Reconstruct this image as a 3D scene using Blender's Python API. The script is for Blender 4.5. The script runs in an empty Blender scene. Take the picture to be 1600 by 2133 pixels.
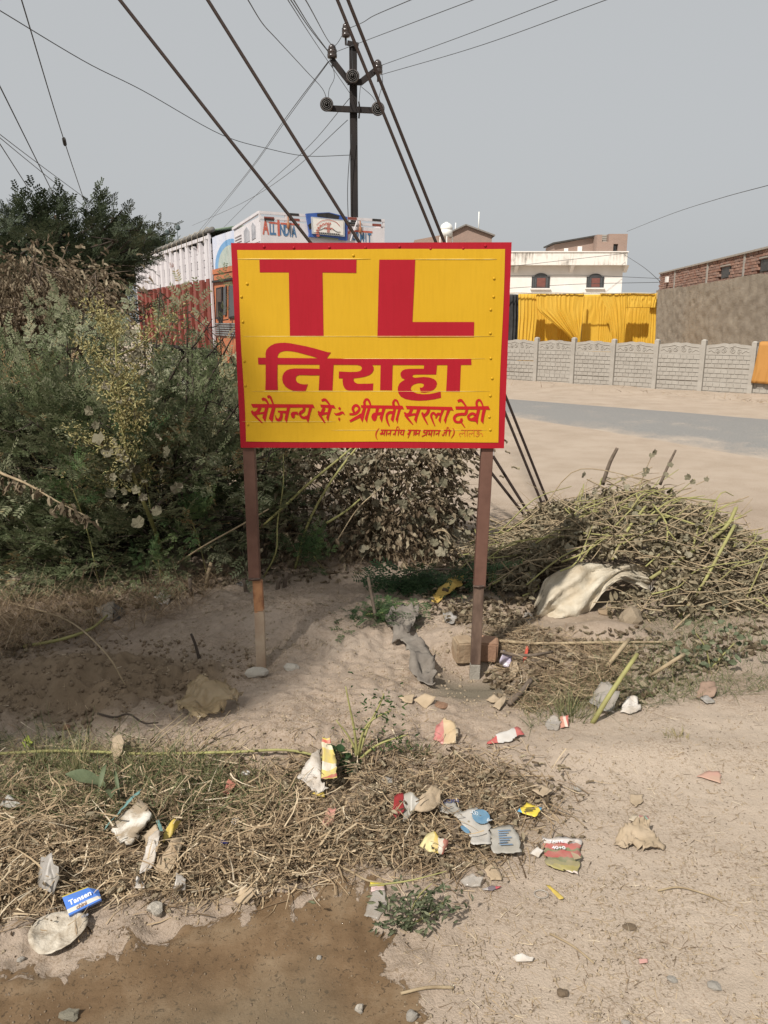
import bpy, bmesh, math, random
import numpy as np
from mathutils import Vector, Matrix, Quaternion
rng = np.random.default_rng(7); random.seed(7)
sc = bpy.context.scene
col = sc.collection
# ------------------------------------------------------------------ camera
CAMH = 1.6; PITCH = math.radians(14)
cd = bpy.data.cameras.new('camera'); cam = bpy.data.objects.new('camera', cd); col.objects.link(cam)
cam.location = (0, 0, CAMH); cam.rotation_euler = (math.pi/2-PITCH, 0, 0)
cd.sensor_fit = 'HORIZONTAL'; cd.sensor_width = 36; cd.lens = 36; cd.clip_start = .05; cd.clip_end = 3000
sc.camera = cam
# ------------------------------------------------------------------ light
SUN_EL = math.radians(47); SUN_H = Vector((-.55, -.835, 0)).normalized()
to_sun = SUN_H*math.cos(SUN_EL)+Vector((0, 0, math.sin(SUN_EL)))
world = bpy.data.worlds.new('World'); sc.world = world; world.use_nodes = True
nt = world.node_tree; nt.nodes.clear()
sky = nt.nodes.new('ShaderNodeTexSky'); sky.sky_type = 'NISHITA'; sky.sun_disc = False
sky.sun_elevation = SUN_EL; sky.sun_rotation = math.atan2(SUN_H.x, SUN_H.y)
sky.air_density = 1.0; sky.dust_density = 6.0; sky.ozone_density = 1.0
hs = nt.nodes.new('ShaderNodeHueSaturation'); hs.inputs['Saturation'].default_value = .3
mx = nt.nodes.new('ShaderNodeMix'); mx.data_type = 'RGBA'; mx.inputs[0].default_value = .86
mx.inputs[7].default_value = (3.98, 4.12, 4.22, 1)     # thick even haze over the whole sky
bg = nt.nodes.new('ShaderNodeBackground'); bg.inputs[1].default_value = .1
wo = nt.nodes.new('ShaderNodeOutputWorld')
nt.links.new(sky.outputs[0], hs.inputs['Color']); nt.links.new(hs.outputs[0], mx.inputs[6])
nt.links.new(mx.outputs[2], bg.inputs[0]); nt.links.new(bg.outputs[0], wo.inputs[0])
sd = bpy.data.lights.new('sun', 'SUN'); sd.energy = 4.0; sd.angle = math.radians(1.5); sd.color = (1, .945, .875)
so = bpy.data.objects.new('sun', sd); col.objects.link(so)
so.rotation_euler = (-to_sun).to_track_quat('-Z', 'Y').to_euler(); so.location = (-10, -15, 20)
vs = sc.view_settings; vs.view_transform = 'Standard'; vs.look = 'None'; vs.gamma = 1; vs.exposure = .42
vs.use_curve_mapping = False
sc.cycles.max_bounces = 6; sc.cycles.transparent_max_bounces = 8
# ------------------------------------------------------------------ pixel -> place
cP, sP = math.cos(PITCH), math.sin(PITCH)
CO = np.array([0, 0, CAMH])
def ray(px, py):
    u = (px-800)/1600; v = (1066.5-py)/1600
    return np.array([u, v*sP+cP, v*cP-sP])
def P(px, py, Y): d = ray(px, py); return CO+d*(Y/d[1])
def G0(px, py, z=0.): d = ray(px, py); return CO+d*((z-CAMH)/d[2])
def proj(x, y, z):
    z = z-CAMH; dep = y*cP-z*sP
    return 800+1600*x/dep, 1066.5-1600*(y*sP+z*cP)/dep
# ------------------------------------------------------------------ noise
def vnoise(x, y, seed=0):
    x = np.asarray(x, float); y = np.asarray(y, float)
    xi = np.floor(x).astype(np.int64); yi = np.floor(y).astype(np.int64)
    fx = x-xi; fy = y-yi; fx = fx*fx*(3-2*fx); fy = fy*fy*(3-2*fy)
    def h(a, b):
        n = (a*374761393+b*668265263+seed*974634777) & 0xffffffff
        n = ((n ^ (n >> 13))*1274126177) & 0xffffffff
        return ((n ^ (n >> 16)) & 0xffff)/65535.
    return (h(xi, yi)*(1-fx)+h(xi+1, yi)*fx)*(1-fy)+(h(xi, yi+1)*(1-fx)+h(xi+1, yi+1)*fx)*fy
def fbm(x, y, oct=4, seed=0, gain=.5):
    s = 0; a = 1; t = 0
    for i in range(oct):
        s = s+a*(vnoise(x, y, seed+i)-.5); t += a; a *= gain; x = x*2.03+3.1; y = y*2.03+1.7
    return s/t*2
def sstep(a, b, x): t = np.clip((x-a)/(b-a), 0, 1); return t*t*(3-2*t)
def inpoly(poly, x, y):
    x = np.asarray(x, float); y = np.asarray(y, float); r = np.zeros(x.shape, bool); n = len(poly)
    for i in range(n):
        x0, y0 = poly[i]; x1, y1 = poly[(i+1) % n]
        if y0 == y1: continue
        c = ((y0 > y) != (y1 > y)) & (x < (x1-x0)*(y-y0)/(y1-y0)+x0); r ^= c
    return r
# ------------------------------------------------------------------ materials
def new_mat(name):
    m = bpy.data.materials.new(name); m.use_nodes = True; t = m.node_tree
    b = t.nodes['Principled BSDF']; return m, t, b
def nd(t, typ, **kw):
    n = t.nodes.new(typ)
    for k, v in kw.items(): setattr(n, k, v)
    return n
def ramp(t, stops, interp='LINEAR'):
    r = nd(t, 'ShaderNodeValToRGB'); r.color_ramp.interpolation = interp
    e = r.color_ramp.elements
    while len(e) > 1: e.remove(e[-1])
    e[0].position = stops[0][0]; e[0].color = (*stops[0][1], 1)
    for p, c in stops[1:]: q = e.new(p); q.color = (*c, 1)
    return r
def mixc(t, fac, a, b, typ='MIX'):
    m = nd(t, 'ShaderNodeMix', data_type='RGBA', blend_type=typ)
    for s, v in ((0, fac), (6, a), (7, b)):
        if isinstance(v, (int, float)): m.inputs[s].default_value = v
        elif isinstance(v, tuple): m.inputs[s].default_value = (*v[:3], 1)
        else: t.links.new(v, m.inputs[s])
    return m.outputs[2]
def tex(t, scale, detail=5, rough=.6, coord='Object', sx=(1, 1, 1)):
    tc = nd(t, 'ShaderNodeTexCoord'); mp = nd(t, 'ShaderNodeMapping'); mp.inputs['Scale'].default_value = sx
    n = nd(t, 'ShaderNodeTexNoise'); n.inputs['Scale'].default_value = scale
    n.inputs['Detail'].default_value = detail; n.inputs['Roughness'].default_value = rough
    t.links.new(tc.outputs[coord], mp.inputs[0]); t.links.new(mp.outputs[0], n.inputs[0]); return n
def bump(t, b, h, strength, dist):
    n = nd(t, 'ShaderNodeBump'); n.inputs['Strength'].default_value = strength; n.inputs['Distance'].default_value = dist
    t.links.new(h, n.inputs['Height']); t.links.new(n.outputs[0], b.inputs['Normal'])
MATS = {}
def mat(name, c1, c2=None, scale=8, rough=.8, bmp=0., bscale=None, metal=0., lo=.35, hi=.65, sx=(1, 1, 1), spec=.3, dist=.01, alpha=None, trans=0.):
    if name in MATS: return MATS[name]
    m, t, b = new_mat(name)
    c2 = c2 or tuple(v*.8 for v in c1)
    n = tex(t, scale, sx=sx); r = ramp(t, [(lo, c1), (hi, c2)])
    t.links.new(n.outputs[0], r.inputs[0]); t.links.new(r.outputs[0], b.inputs['Base Color'])
    b.inputs['Roughness'].default_value = rough; b.inputs['Metallic'].default_value = metal
    b.inputs['Specular IOR Level'].default_value = spec
    if bmp:
        n2 = tex(t, bscale or scale*4, sx=sx); bump(t, b, n2.outputs[0], bmp, dist)
    if alpha is not None: b.inputs['Alpha'].default_value = alpha
    if trans: b.inputs['Transmission Weight'].default_value = trans
    MATS[name] = m; return m
def leafmat(name, stops, rough=.55, transl=.3):
    if name in MATS: return MATS[name]
    m, t, b = new_mat(name)
    a = nd(t, 'ShaderNodeAttribute', attribute_name='tint')
    r = ramp(t, stops); t.links.new(a.outputs['Fac'], r.inputs[0])
    t.links.new(r.outputs[0], b.inputs['Base Color']); b.inputs['Roughness'].default_value = rough
    b.inputs['Specular IOR Level'].default_value = .25
    tl = nd(t, 'ShaderNodeBsdfTranslucent'); t.links.new(r.outputs[0], tl.inputs[0])
    ms = nd(t, 'ShaderNodeMixShader'); ms.inputs[0].default_value = transl
    t.links.new(b.outputs[0], ms.inputs[1]); t.links.new(tl.outputs[0], ms.inputs[2])
    t.links.new(ms.outputs[0], t.nodes['Material Output'].inputs[0]); MATS[name] = m; return m
def bandmat(name, stops, axis='Y', rough=.45, dirt=.35, noise=0., dirtc=(.34, .28, .2)):
    """flat print: bands across a packet by its own UV, with soil smeared over"""
    m, t, b = new_mat(name)
    uv = nd(t, 'ShaderNodeTexCoord'); sp = nd(t, 'ShaderNodeSeparateXYZ'); t.links.new(uv.outputs['UV'], sp.inputs[0])
    src = sp.outputs[axis]
    if noise:
        n0 = nd(t, 'ShaderNodeTexNoise'); n0.inputs['Scale'].default_value = 5; t.links.new(uv.outputs['UV'], n0.inputs[0])
        ma = nd(t, 'ShaderNodeMath', operation='MULTIPLY_ADD'); ma.inputs[1].default_value = noise
        t.links.new(n0.outputs[0], ma.inputs[0]); t.links.new(src, ma.inputs[2]); src = ma.outputs[0]
    r = ramp(t, stops, 'CONSTANT'); t.links.new(src, r.inputs[0])
    n = nd(t, 'ShaderNodeTexNoise'); n.inputs['Scale'].default_value = 4; n.inputs['Detail'].default_value = 8
    t.links.new(uv.outputs['UV'], n.inputs[0])
    k = ramp(t, [(.36, (dirt*.5,)*3), (.64, (min(1, dirt*2.),)*3)]); t.links.new(n.outputs[0], k.inputs[0])
    t.links.new(mixc(t, k.outputs[0], r.outputs[0], dirtc), b.inputs['Base Color'])
    b.inputs['Roughness'].default_value = rough; return m
# ------------------------------------------------------------------ objects
def tag(o, label=None, cat=None, group=None, kind=None):
    if label: o['label'] = label
    if cat: o['category'] = cat
    if group: o['group'] = group
    if kind: o['kind'] = kind
    return o
def put(name, me, m=None, parent=None, loc=None):
    o = bpy.data.objects.new(name, me); col.objects.link(o)
    if m is not None:
        ms = m if isinstance(m, (list, tuple)) else [m]
        if len(me.materials) == 0:
            for q in ms: me.materials.append(q)
    if parent: o.parent = parent
    if loc is not None: o.location = loc
    return o
def empty(name, loc=(0, 0, 0), rz=0, label=None, cat=None, group=None):
    o = bpy.data.objects.new(name, None); col.objects.link(o); o.location = loc; o.rotation_euler = (0, 0, rz)
    o.empty_display_size = .1
    return tag(o, label, cat, group)
class MB:
    def __init__(s): s.v = []; s.f = []; s.m = []
    def add(s, vs, fs, mi=0):
        k = len(s.v); s.v += [tuple(map(float, q)) for q in vs]; s.f += [tuple(i+k for i in q) for q in fs]; s.m += [mi]*len(fs); return s
    def box(s, x0, x1, y0, y1, z0, z1, mi=0, skip=()):
        v = [(x0, y0, z0), (x1, y0, z0), (x1, y1, z0), (x0, y1, z0), (x0, y0, z1), (x1, y0, z1), (x1, y1, z1), (x0, y1, z1)]
        return s.add(v, [(0, 3, 2, 1), (4, 5, 6, 7), (0, 1, 5, 4), (1, 2, 6, 5), (2, 3, 7, 6), (3, 0, 4, 7)], mi)
    def bar(s, a, b, w, d, up=(0, 1, 0), mi=0):
        """rectangular bar from a to b, w across, d along `up`"""
        a = np.array(a, float); b = np.array(b, float); t = b-a; t = t/np.linalg.norm(t); u = np.array(up, float)
        u = u-t*np.dot(u, t); u /= np.linalg.norm(u); r = np.cross(t, u)
        v = [p+r*w/2*i+u*d/2*j for p in (a, b) for i, j in ((-1, -1), (1, -1), (1, 1), (-1, 1))]
        return s.add(v, [(0, 1, 2, 3), (7, 6, 5, 4), (0, 4, 5, 1), (1, 5, 6, 2), (2, 6, 7, 3), (3, 7, 4, 0)], mi)
    def tube(s, pts, rad, n=6, mi=0, cap=True):
        pts = [np.array(p, float) for p in pts]; k = len(pts)
        if np.isscalar(rad): rad = [rad]*k
        t0 = pts[1]-pts[0]; t0 /= np.linalg.norm(t0)+1e-12
        u = np.cross(t0, (0, 0, 1.)) if abs(t0[2]) < .9 else np.cross(t0, (1., 0, 0)); u /= np.linalg.norm(u)
        V = []
        for i in range(k):
            t = pts[min(i+1, k-1)]-pts[max(i-1, 0)]; t /= np.linalg.norm(t)+1e-12
            u = u-t*np.dot(u, t); u /= np.linalg.norm(u)+1e-12; w = np.cross(t, u)
            for j in range(n):
                a = 2*math.pi*j/n; V.append(pts[i]+(u*math.cos(a)+w*math.sin(a))*rad[i])
        F = [(i*n+j, i*n+(j+1) % n, (i+1)*n+(j+1) % n, (i+1)*n+j) for i in range(k-1) for j in range(n)]
        if cap: F += [tuple(range(n-1, -1, -1)), tuple((k-1)*n+j for j in range(n))]
        return s.add(V, F, mi)
    def lathe(s, prof, c=(0, 0, 0), ax=(0, 0, 1), n=16, mi=0):
        ax = Vector(ax).normalized(); q = Vector((0, 0, 1)).rotation_difference(ax); V = []
        for r, h in prof:
            for j in range(n):
                a = 2*math.pi*j/n; V.append(tuple(q @ Vector((r*math.cos(a), r*math.sin(a), h))+Vector(c)))
        k = len(prof)
        F = [(i*n+j, i*n+(j+1) % n, (i+1)*n+(j+1) % n, (i+1)*n+j) for i in range(k-1) for j in range(n)]
        F += [tuple(range(n-1, -1, -1)), tuple((k-1)*n+j for j in range(n))]
        return s.add(V, F, mi)
    def mesh(s, name='m', smooth=False):
        me = bpy.data.meshes.new(name); me.from_pydata(s.v, [], s.f)
        if any(s.m): me.polygons.foreach_set('material_index', s.m)
        if smooth: me.polygons.foreach_set('use_smooth', [True]*len(s.f))
        me.update(); return me
    def build(s, name, m, parent=None, smooth=False, loc=None): return put(name, s.mesh(name, smooth), m, parent, loc)
def arr_mesh(name, V, F, tint=None, smooth=False, attr=None):
    """mesh from arrays: V (n,3), F (k,c)"""
    V = np.asarray(V, np.float32); F = np.asarray(F, np.int32); k, c = F.shape
    me = bpy.data.meshes.new(name); me.vertices.add(len(V)); me.vertices.foreach_set('co', V.ravel())
    me.loops.add(k*c); me.loops.foreach_set('vertex_index', F.ravel())
    me.polygons.add(k); me.polygons.foreach_set('loop_start', np.arange(0, k*c, c, dtype=np.int32))
    me.polygons.foreach_set('loop_total', np.full(k, c, np.int32))
    if smooth: me.polygons.foreach_set('use_smooth', np.ones(k, bool))
    for nm, val in (([('tint', tint)] if tint is not None else [])+list((attr or {}).items())):
        a = me.attributes.new(nm, 'FLOAT', 'POINT'); a.data.foreach_set('value', np.asarray(val, np.float32))
    me.update(calc_edges=True); me.validate(); return me
def nrm(a): return a/(np.linalg.norm(a, axis=-1, keepdims=True)+1e-9)
def frames(d, up):
    """rotation matrices with local X along d and local Z near up"""
    x = nrm(d); y = nrm(np.cross(up, x)); z = np.cross(x, y); return np.stack([x, y, z], -1)
def scat(tv, tf, R, T, S, tint, jit=0.):
    m = len(T); n = len(tv); S = np.broadcast_to(np.asarray(S, float).reshape(m, -1), (m, 3))
    V = np.einsum('mij,mnj->mni', R, tv[None]*S[:, None, :])+T[:, None, :]
    F = (tf[None]+(np.arange(m)*n)[:, None, None]).reshape(-1, tf.shape[1])
    tn = np.repeat(tint, n)
    if jit: tn = np.clip(tn+rng.normal(0, jit, len(tn)//4).repeat(4)[:len(tn)] if n % 4 == 0 else tn, 0, 1)
    return V.reshape(-1, 3), F, tn
class Acc:
    def __init__(s): s.V = []; s.F = []; s.t = []; s.n = 0
    def add(s, V, F, t): s.V.append(V); s.F.append(F+s.n); s.t.append(t); s.n += len(V)
    def mesh(s, name): return arr_mesh(name, np.concatenate(s.V), np.concatenate(s.F), np.concatenate(s.t))
def resample(pts, n):
    """Catmull-Rom through control rows"""
    p = np.array(pts, float); k = len(p); q = np.vstack([2*p[0]-p[1], p, 2*p[-1]-p[-2]]); out = []
    for u in np.linspace(0, k-1-1e-6, n):
        i = int(u); t = u-i; a, b, c, d = q[i:i+4]
        out.append(.5*((2*b)+(c-a)*t+(2*a-5*b+4*c-d)*t*t+(3*b-3*c+d-a)*t**3))
    return np.array(out)
FONT = None
def text_obj(name, s, size, m, parent, mtx, offset=0., squash=1.):
    cu = bpy.data.curves.new('txt', 'FONT'); cu.body = s; cu.size = size; cu.align_x = 'CENTER'; cu.align_y = 'CENTER'; cu.offset = offset
    cu.resolution_u = 3; o = bpy.data.objects.new('txt', cu); col.objects.link(o)
    dg = bpy.context.evaluated_depsgraph_get(); me = bpy.data.meshes.new_from_object(o.evaluated_get(dg)); me.name = name
    bpy.data.objects.remove(o); bpy.data.curves.remove(cu)
    me.materials.clear(); me.transform(Matrix.Diagonal((squash, 1, 1, 1)))
    q = put(name, me, m, parent); q.matrix_local = mtx; return q
# ================================================================== GROUND
MOUNDS = [(620, 1300, .10, .45, .30), (720, 1470, .07, .30, .25), (560, 1560, .05, .35, .2), (1260, 1330, .09, .26, .14), (1240, 1400, .05, .35, .10),
          (180, 1420, .08, .40, .22), (60, 1440, .05, .3, .2), (980, 1330, .05, .25, .12), (400, 1400, .05, .3, .15), (1330, 1570, .035, .5, .12), (350, 1560, .04, .4, .15),
          (960, 1436, -.03, .20, .08), (500, 2060, -.03, .7, .25)]
MG = [(*G0(a, b)[:2], h, sx, sy) for a, b, h, sx, sy in MOUNDS]
PITS = [(P(987, 1415, 3.41)[0], 3.36, P(987, 1416, 3.41)[2], .20, .16), (P(545, 1395, 3.43)[0], 3.41, P(545, 1395, 3.43)[2], .10, .09)]
CLAY = [(-300, 1340), (120, 1340), (330, 1330), (500, 1340), (560, 1400), (420, 1440), (330, 1470), (200, 1490), (-300, 1530)]
F1 = np.array([3.92, 20.13]); F2 = np.array([7.82, 16.55]); FD = (F2-F1)/np.linalg.norm(F2-F1)
def Hraw(x, y):
    x = np.asarray(x, float); y = np.asarray(y, float); z = np.zeros(np.broadcast(x, y).shape)
    for mx_, my_, h, sx, sy in MG: z = z+h*np.exp(-((x-mx_)/sx)**2-((y-my_)/sy)**2)
    near = 1-sstep(5.2, 7.0, y)
    px, py = proj(x, np.maximum(y, .8), 0)
    rough = .16+.84*(1-sstep(850, 1200, px+.35*(py-1500)))           # packed path on the right is smoother
    rough = rough*(1-.75*sstep(0, 60, wetd(px, py)))
    rough = rough+1.1*sstep(-40, 40, clayd(px, py))
    cem = np.exp(-((px-990)/90)**4-((py-1428)/32)**4)
    rough = rough*(1-.9*cem)
    z = z+near*rough*(.035*fbm(x*2.2, y*2.2, 3, 5)+.020*fbm(x*8, y*8, 3, 11)+.015*fbm(x*24, y*24, 2, 21)-.012*np.clip(.10-np.abs(fbm(x*6+3, y*6, 3, 61)), 0, .1)*10)
    z = z+near*.006*fbm(x*30, y*30, 2, 31)*(1-cem)*(.25+.75*np.clip(rough, 0, 1))*(1-.6*sstep(0, 60, wetd(px, py)))
    for x_, y_, z_, sx_, sy_ in PITS:
        w = np.exp(-((x-x_)/sx_)**4-((y-y_)/sy_)**4); z = z*(1-w)+w*(z_+.3*(z-z_)*.2)
    d = (x-F1[0])*(-FD[1])+(y-F1[1])*FD[0]                           # low bank along the concrete fence
    z = z+.10*np.exp(-((d+.25)/.8)**2)*(1-near)*(.7+.6*vnoise(x*.9, y*.9, 3))
    return z
WB = np.array([(-400, 2080), (0, 2015), (90, 1992), (190, 1985), (250, 1945), (400, 1900), (520, 1872), (600, 1850), (680, 1815), (760, 1812), (820, 1860), (2400, 1860)], float)
def wetd(px, py):
    """pixels inside the wet patch (positive = wet)"""
    a = py-np.interp(px, WB[:, 0], WB[:, 1])
    b = np.interp(py, [1800, 1900, 1990, 2060, 2133, 2400], [770, 800, 815, 860, 915, 1000])-px
    return np.minimum(a, b)
def clayd(px, py):
    a = py-np.interp(px, [-300, 0, 200, 350, 480], [1330, 1375, 1350, 1375, 1400]); b = np.interp(px, [-300, 0, 200, 350, 480], [1530, 1500, 1500, 1465, 1430])-py
    return np.minimum(np.minimum(a, b), 470-px)
def H(x, y): return float(Hraw(np.array([x]), np.array([y]))[0])
def G(px, py, lift=0.):
    p = G0(px, py)
    for _ in range(4): p = G0(px, py, H(p[0], p[1]))
    return np.array([p[0], p[1], p[2]+lift])
def axis(lo, hi, n, far, k):
    a = np.linspace(lo, hi, n); st = (hi-lo)/(n-1); r = [hi]; l = [lo]
    while r[-1] < far: st *= k; r.append(r[-1]+st)
    st = (hi-lo)/(n-1)
    while l[-1] > -far: st *= k; l.append(l[-1]-st)
    return np.concatenate([np.array(l[:0:-1]), a, np.array(r[1:])])
gx = axis(-2.5, 2.9, 430, 900, 1.09); gy = axis(1.1, 5.3, 340, 900, 1.09)
GX, GY = np.meshgrid(gx, gy); ok = np.abs(GX) < 1e9
GZ = Hraw(GX, np.maximum(GY, -50)); GZ = np.where(GY < .3, 0, GZ)
nx, ny = len(gx), len(gy)
idx = np.arange(nx*ny).reshape(ny, nx)
GF = np.stack([idx[:-1, :-1], idx[:-1, 1:], idx[1:, 1:], idx[1:, :-1]], -1).reshape(-1, 4)
ppx, ppy = proj(GX, np.maximum(GY, .8), 0)
wet = np.clip(wetd(ppx, ppy)/70, -1, 4)*(GY < 2.4)+(-1)*(GY >= 2.4)
clay = sstep(-30, 30, clayd(ppx, ppy))*(GY < 5)
STRAW = [(-700, 1580), (0, 1555), (250, 1560), (420, 1590), (560, 1605), (700, 1575), (900, 1570), (1000, 1580), (1150, 1650), (1140, 1740), (950, 1830), (830, 1800), (700, 1770), (560, 1840), (400, 1870), (200, 1880), (0, 1915), (-700, 1960)]
cemm = np.exp(-((ppx-988)/92)**4-((ppy-1425)/38)**4)*(GY < 5)
lit = inpoly(STRAW, ppx, ppy).astype(float)*(GY < 4)
for _ in range(6):
    lit[1:-1, 1:-1] = (lit[1:-1, 1:-1]*2+lit[:-2, 1:-1]+lit[2:, 1:-1]+lit[1:-1, :-2]+lit[1:-1, 2:])/6
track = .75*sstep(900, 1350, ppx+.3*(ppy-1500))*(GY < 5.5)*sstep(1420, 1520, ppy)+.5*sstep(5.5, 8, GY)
mouldbase = sstep(1180, 1100, ppy)*sstep(900, 600, ppx)*(GY < 9)    # leaf mould under the bushes
lit = np.maximum(lit, .9*mouldbase)
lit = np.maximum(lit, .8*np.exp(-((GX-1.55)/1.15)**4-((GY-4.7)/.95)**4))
def ground_mat():
    m, t, b = new_mat('dirt')
    tc = nd(t, 'ShaderNodeTexCoord')
    def nz(s, d=6, r=.6, dist=0.):
        n = nd(t, 'ShaderNodeTexNoise'); n.inputs['Scale'].default_value = s; n.inputs['Detail'].default_value = d; n.inputs['Roughness'].default_value = r
        n.inputs['Distortion'].default_value = dist; t.links.new(tc.outputs['Object'], n.inputs[0]); return n.outputs[0]
    def at(n): a = nd(t, 'ShaderNodeAttribute', attribute_name=n); return a.outputs['Fac']
    big = ramp(t, [(.3, (.292, .228, .172)), (.5, (.345, .274, .212)), (.7, (.400, .326, .258))]); t.links.new(nz(1.3, 8, .65), big.inputs[0])
    fine = ramp(t, [(.3, (.74, .72, .69)), (.5, (.97, .97, .97)), (.75, (1.08, 1.07, 1.06))]); t.links.new(nz(45, 8, .75), fine.inputs[0])
    c = mixc(t, .85, big.outputs[0], fine.outputs[0], 'MULTIPLY')
    spk = ramp(t, [(.68, (0, 0, 0)), (.74, (.6, .6, .6))]); t.links.new(nz(120, 3, .6), spk.inputs[0])
    c = mixc(t, spk.outputs[0], c, (.2, .145, .09))
    spl = ramp(t, [(.70, (0, 0, 0)), (.76, (.6, .6, .6))]); t.links.new(nz(75, 3, .55), spl.inputs[0])
    c = mixc(t, spl.outputs[0], c, (.5, .44, .36))
    pm = ramp(t, [(.44, (0, 0, 0)), (.62, (1, 1, 1))]); t.links.new(nz(2.4, 5, .6), pm.inputs[0])
    ps = ramp(t, [(.50, (0, 0, 0)), (.60, (.75, .75, .75))]); t.links.new(nz(95, 6, .75), ps.inputs[0])
    pmm = nd(t, 'ShaderNodeMath', operation='MULTIPLY'); t.links.new(pm.outputs[0], pmm.inputs[0]); t.links.new(ps.outputs[0], pmm.inputs[1])
    c = mixc(t, pmm.outputs[0], c, (.185, .130, .080))
    c = mixc(t, at('track'), c, mixc(t, nz(1.7, 7, .65), (.385, .312, .238), (.50, .418, .335)))
    c = mixc(t, pmm.outputs[0], c, (.22, .16, .105))
    c = mixc(t, at('clay'), c, mixc(t, nz(20), (.165, .118, .075), (.235, .175, .115)))
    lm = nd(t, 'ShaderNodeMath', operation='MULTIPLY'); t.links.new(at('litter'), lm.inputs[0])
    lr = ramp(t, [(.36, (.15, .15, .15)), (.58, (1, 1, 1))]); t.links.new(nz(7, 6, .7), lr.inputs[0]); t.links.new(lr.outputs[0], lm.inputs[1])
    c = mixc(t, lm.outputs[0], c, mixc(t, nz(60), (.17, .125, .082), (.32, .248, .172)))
    # wet patch: broken edge
    wa = nd(t, 'ShaderNodeMath', operation='MULTIPLY_ADD'); t.links.new(nz(9, 9, .68, .8), wa.inputs[0]); wa.inputs[1].default_value = 4.4
    wb = nd(t, 'ShaderNodeMath', operation='SUBTRACT'); t.links.new(at('wet'), wa.inputs[2]); t.links.new(wa.outputs[0], wb.inputs[0]); wb.inputs[1].default_value = 2.25
    wr = ramp(t, [(.13, (0, 0, 0)), (.22, (1, 1, 1))]); t.links.new(wb.outputs[0], wr.inputs[0])
    wc = ramp(t, [(.32, (.100, .062, .032)), (.5, (.142, .092, .050)), (.68, (.195, .140, .086))]); t.links.new(nz(5, 8, .7), wc.inputs[0])
    wsp = ramp(t, [(.575, (0, 0, 0)), (.64, (.8, .8, .8))]); t.links.new(nz(75, 4, .6, 1.), wsp.inputs[0])
    wcol = mixc(t, wsp.outputs[0], wc.outputs[0], (.055, .038, .022))
    # olive film where the patch is wettest
    om = nd(t, 'ShaderNodeMapRange'); om.inputs[1].default_value = 1.6; om.inputs[2].default_value = 4.; t.links.new(at('wet'), om.inputs[0]); ol = ramp(t, [(0, (0, 0, 0)), (1.0, (.55, .55, .55))]); t.links.new(om.outputs[0], ol.inputs[0])
    wcol = mixc(t, ol.outputs[0], wcol, (.15, .128, .088))
    c = mixc(t, wr.outputs[0], c, wcol)
    c = mixc(t, at('cement'), c, (.165, .14, .10))
    t.links.new(c, b.inputs['Base Color'])
    rr = ramp(t, [(0, (.95,)*3), (1, (.62,)*3)]); t.links.new(wr.outputs[0], rr.inputs[0]); t.links.new(rr.outputs[0], b.inputs['Roughness'])
    b.inputs['Specular IOR Level'].default_value = .2
    hsum = nd(t, 'ShaderNodeMath', operation='MULTIPLY_ADD'); t.links.new(nz(55, 8, .7), hsum.inputs[0]); hsum.inputs[1].default_value = .6; t.links.new(nz(160, 4, .7), hsum.inputs[2])
    hm = nd(t, 'ShaderNodeMath', operation='MULTIPLY'); t.links.new(hsum.outputs[0], hm.inputs[0])
    hr = ramp(t, [(0, (1,)*3), (1, (.22,)*3)]); t.links.new(wr.outputs[0], hr.inputs[0]); t.links.new(hr.outputs[0], hm.inputs[1])
    bump(t, b, hm.outputs[0], .7, .010)
    return m
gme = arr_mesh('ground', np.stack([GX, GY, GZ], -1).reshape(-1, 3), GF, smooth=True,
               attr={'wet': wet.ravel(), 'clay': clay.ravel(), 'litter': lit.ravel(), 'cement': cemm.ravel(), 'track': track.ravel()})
ground = tag(put('ground', gme, ground_mat()), 'dry dusty roadside earth with mounds and a wet muddy patch', kind='structure')
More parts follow.
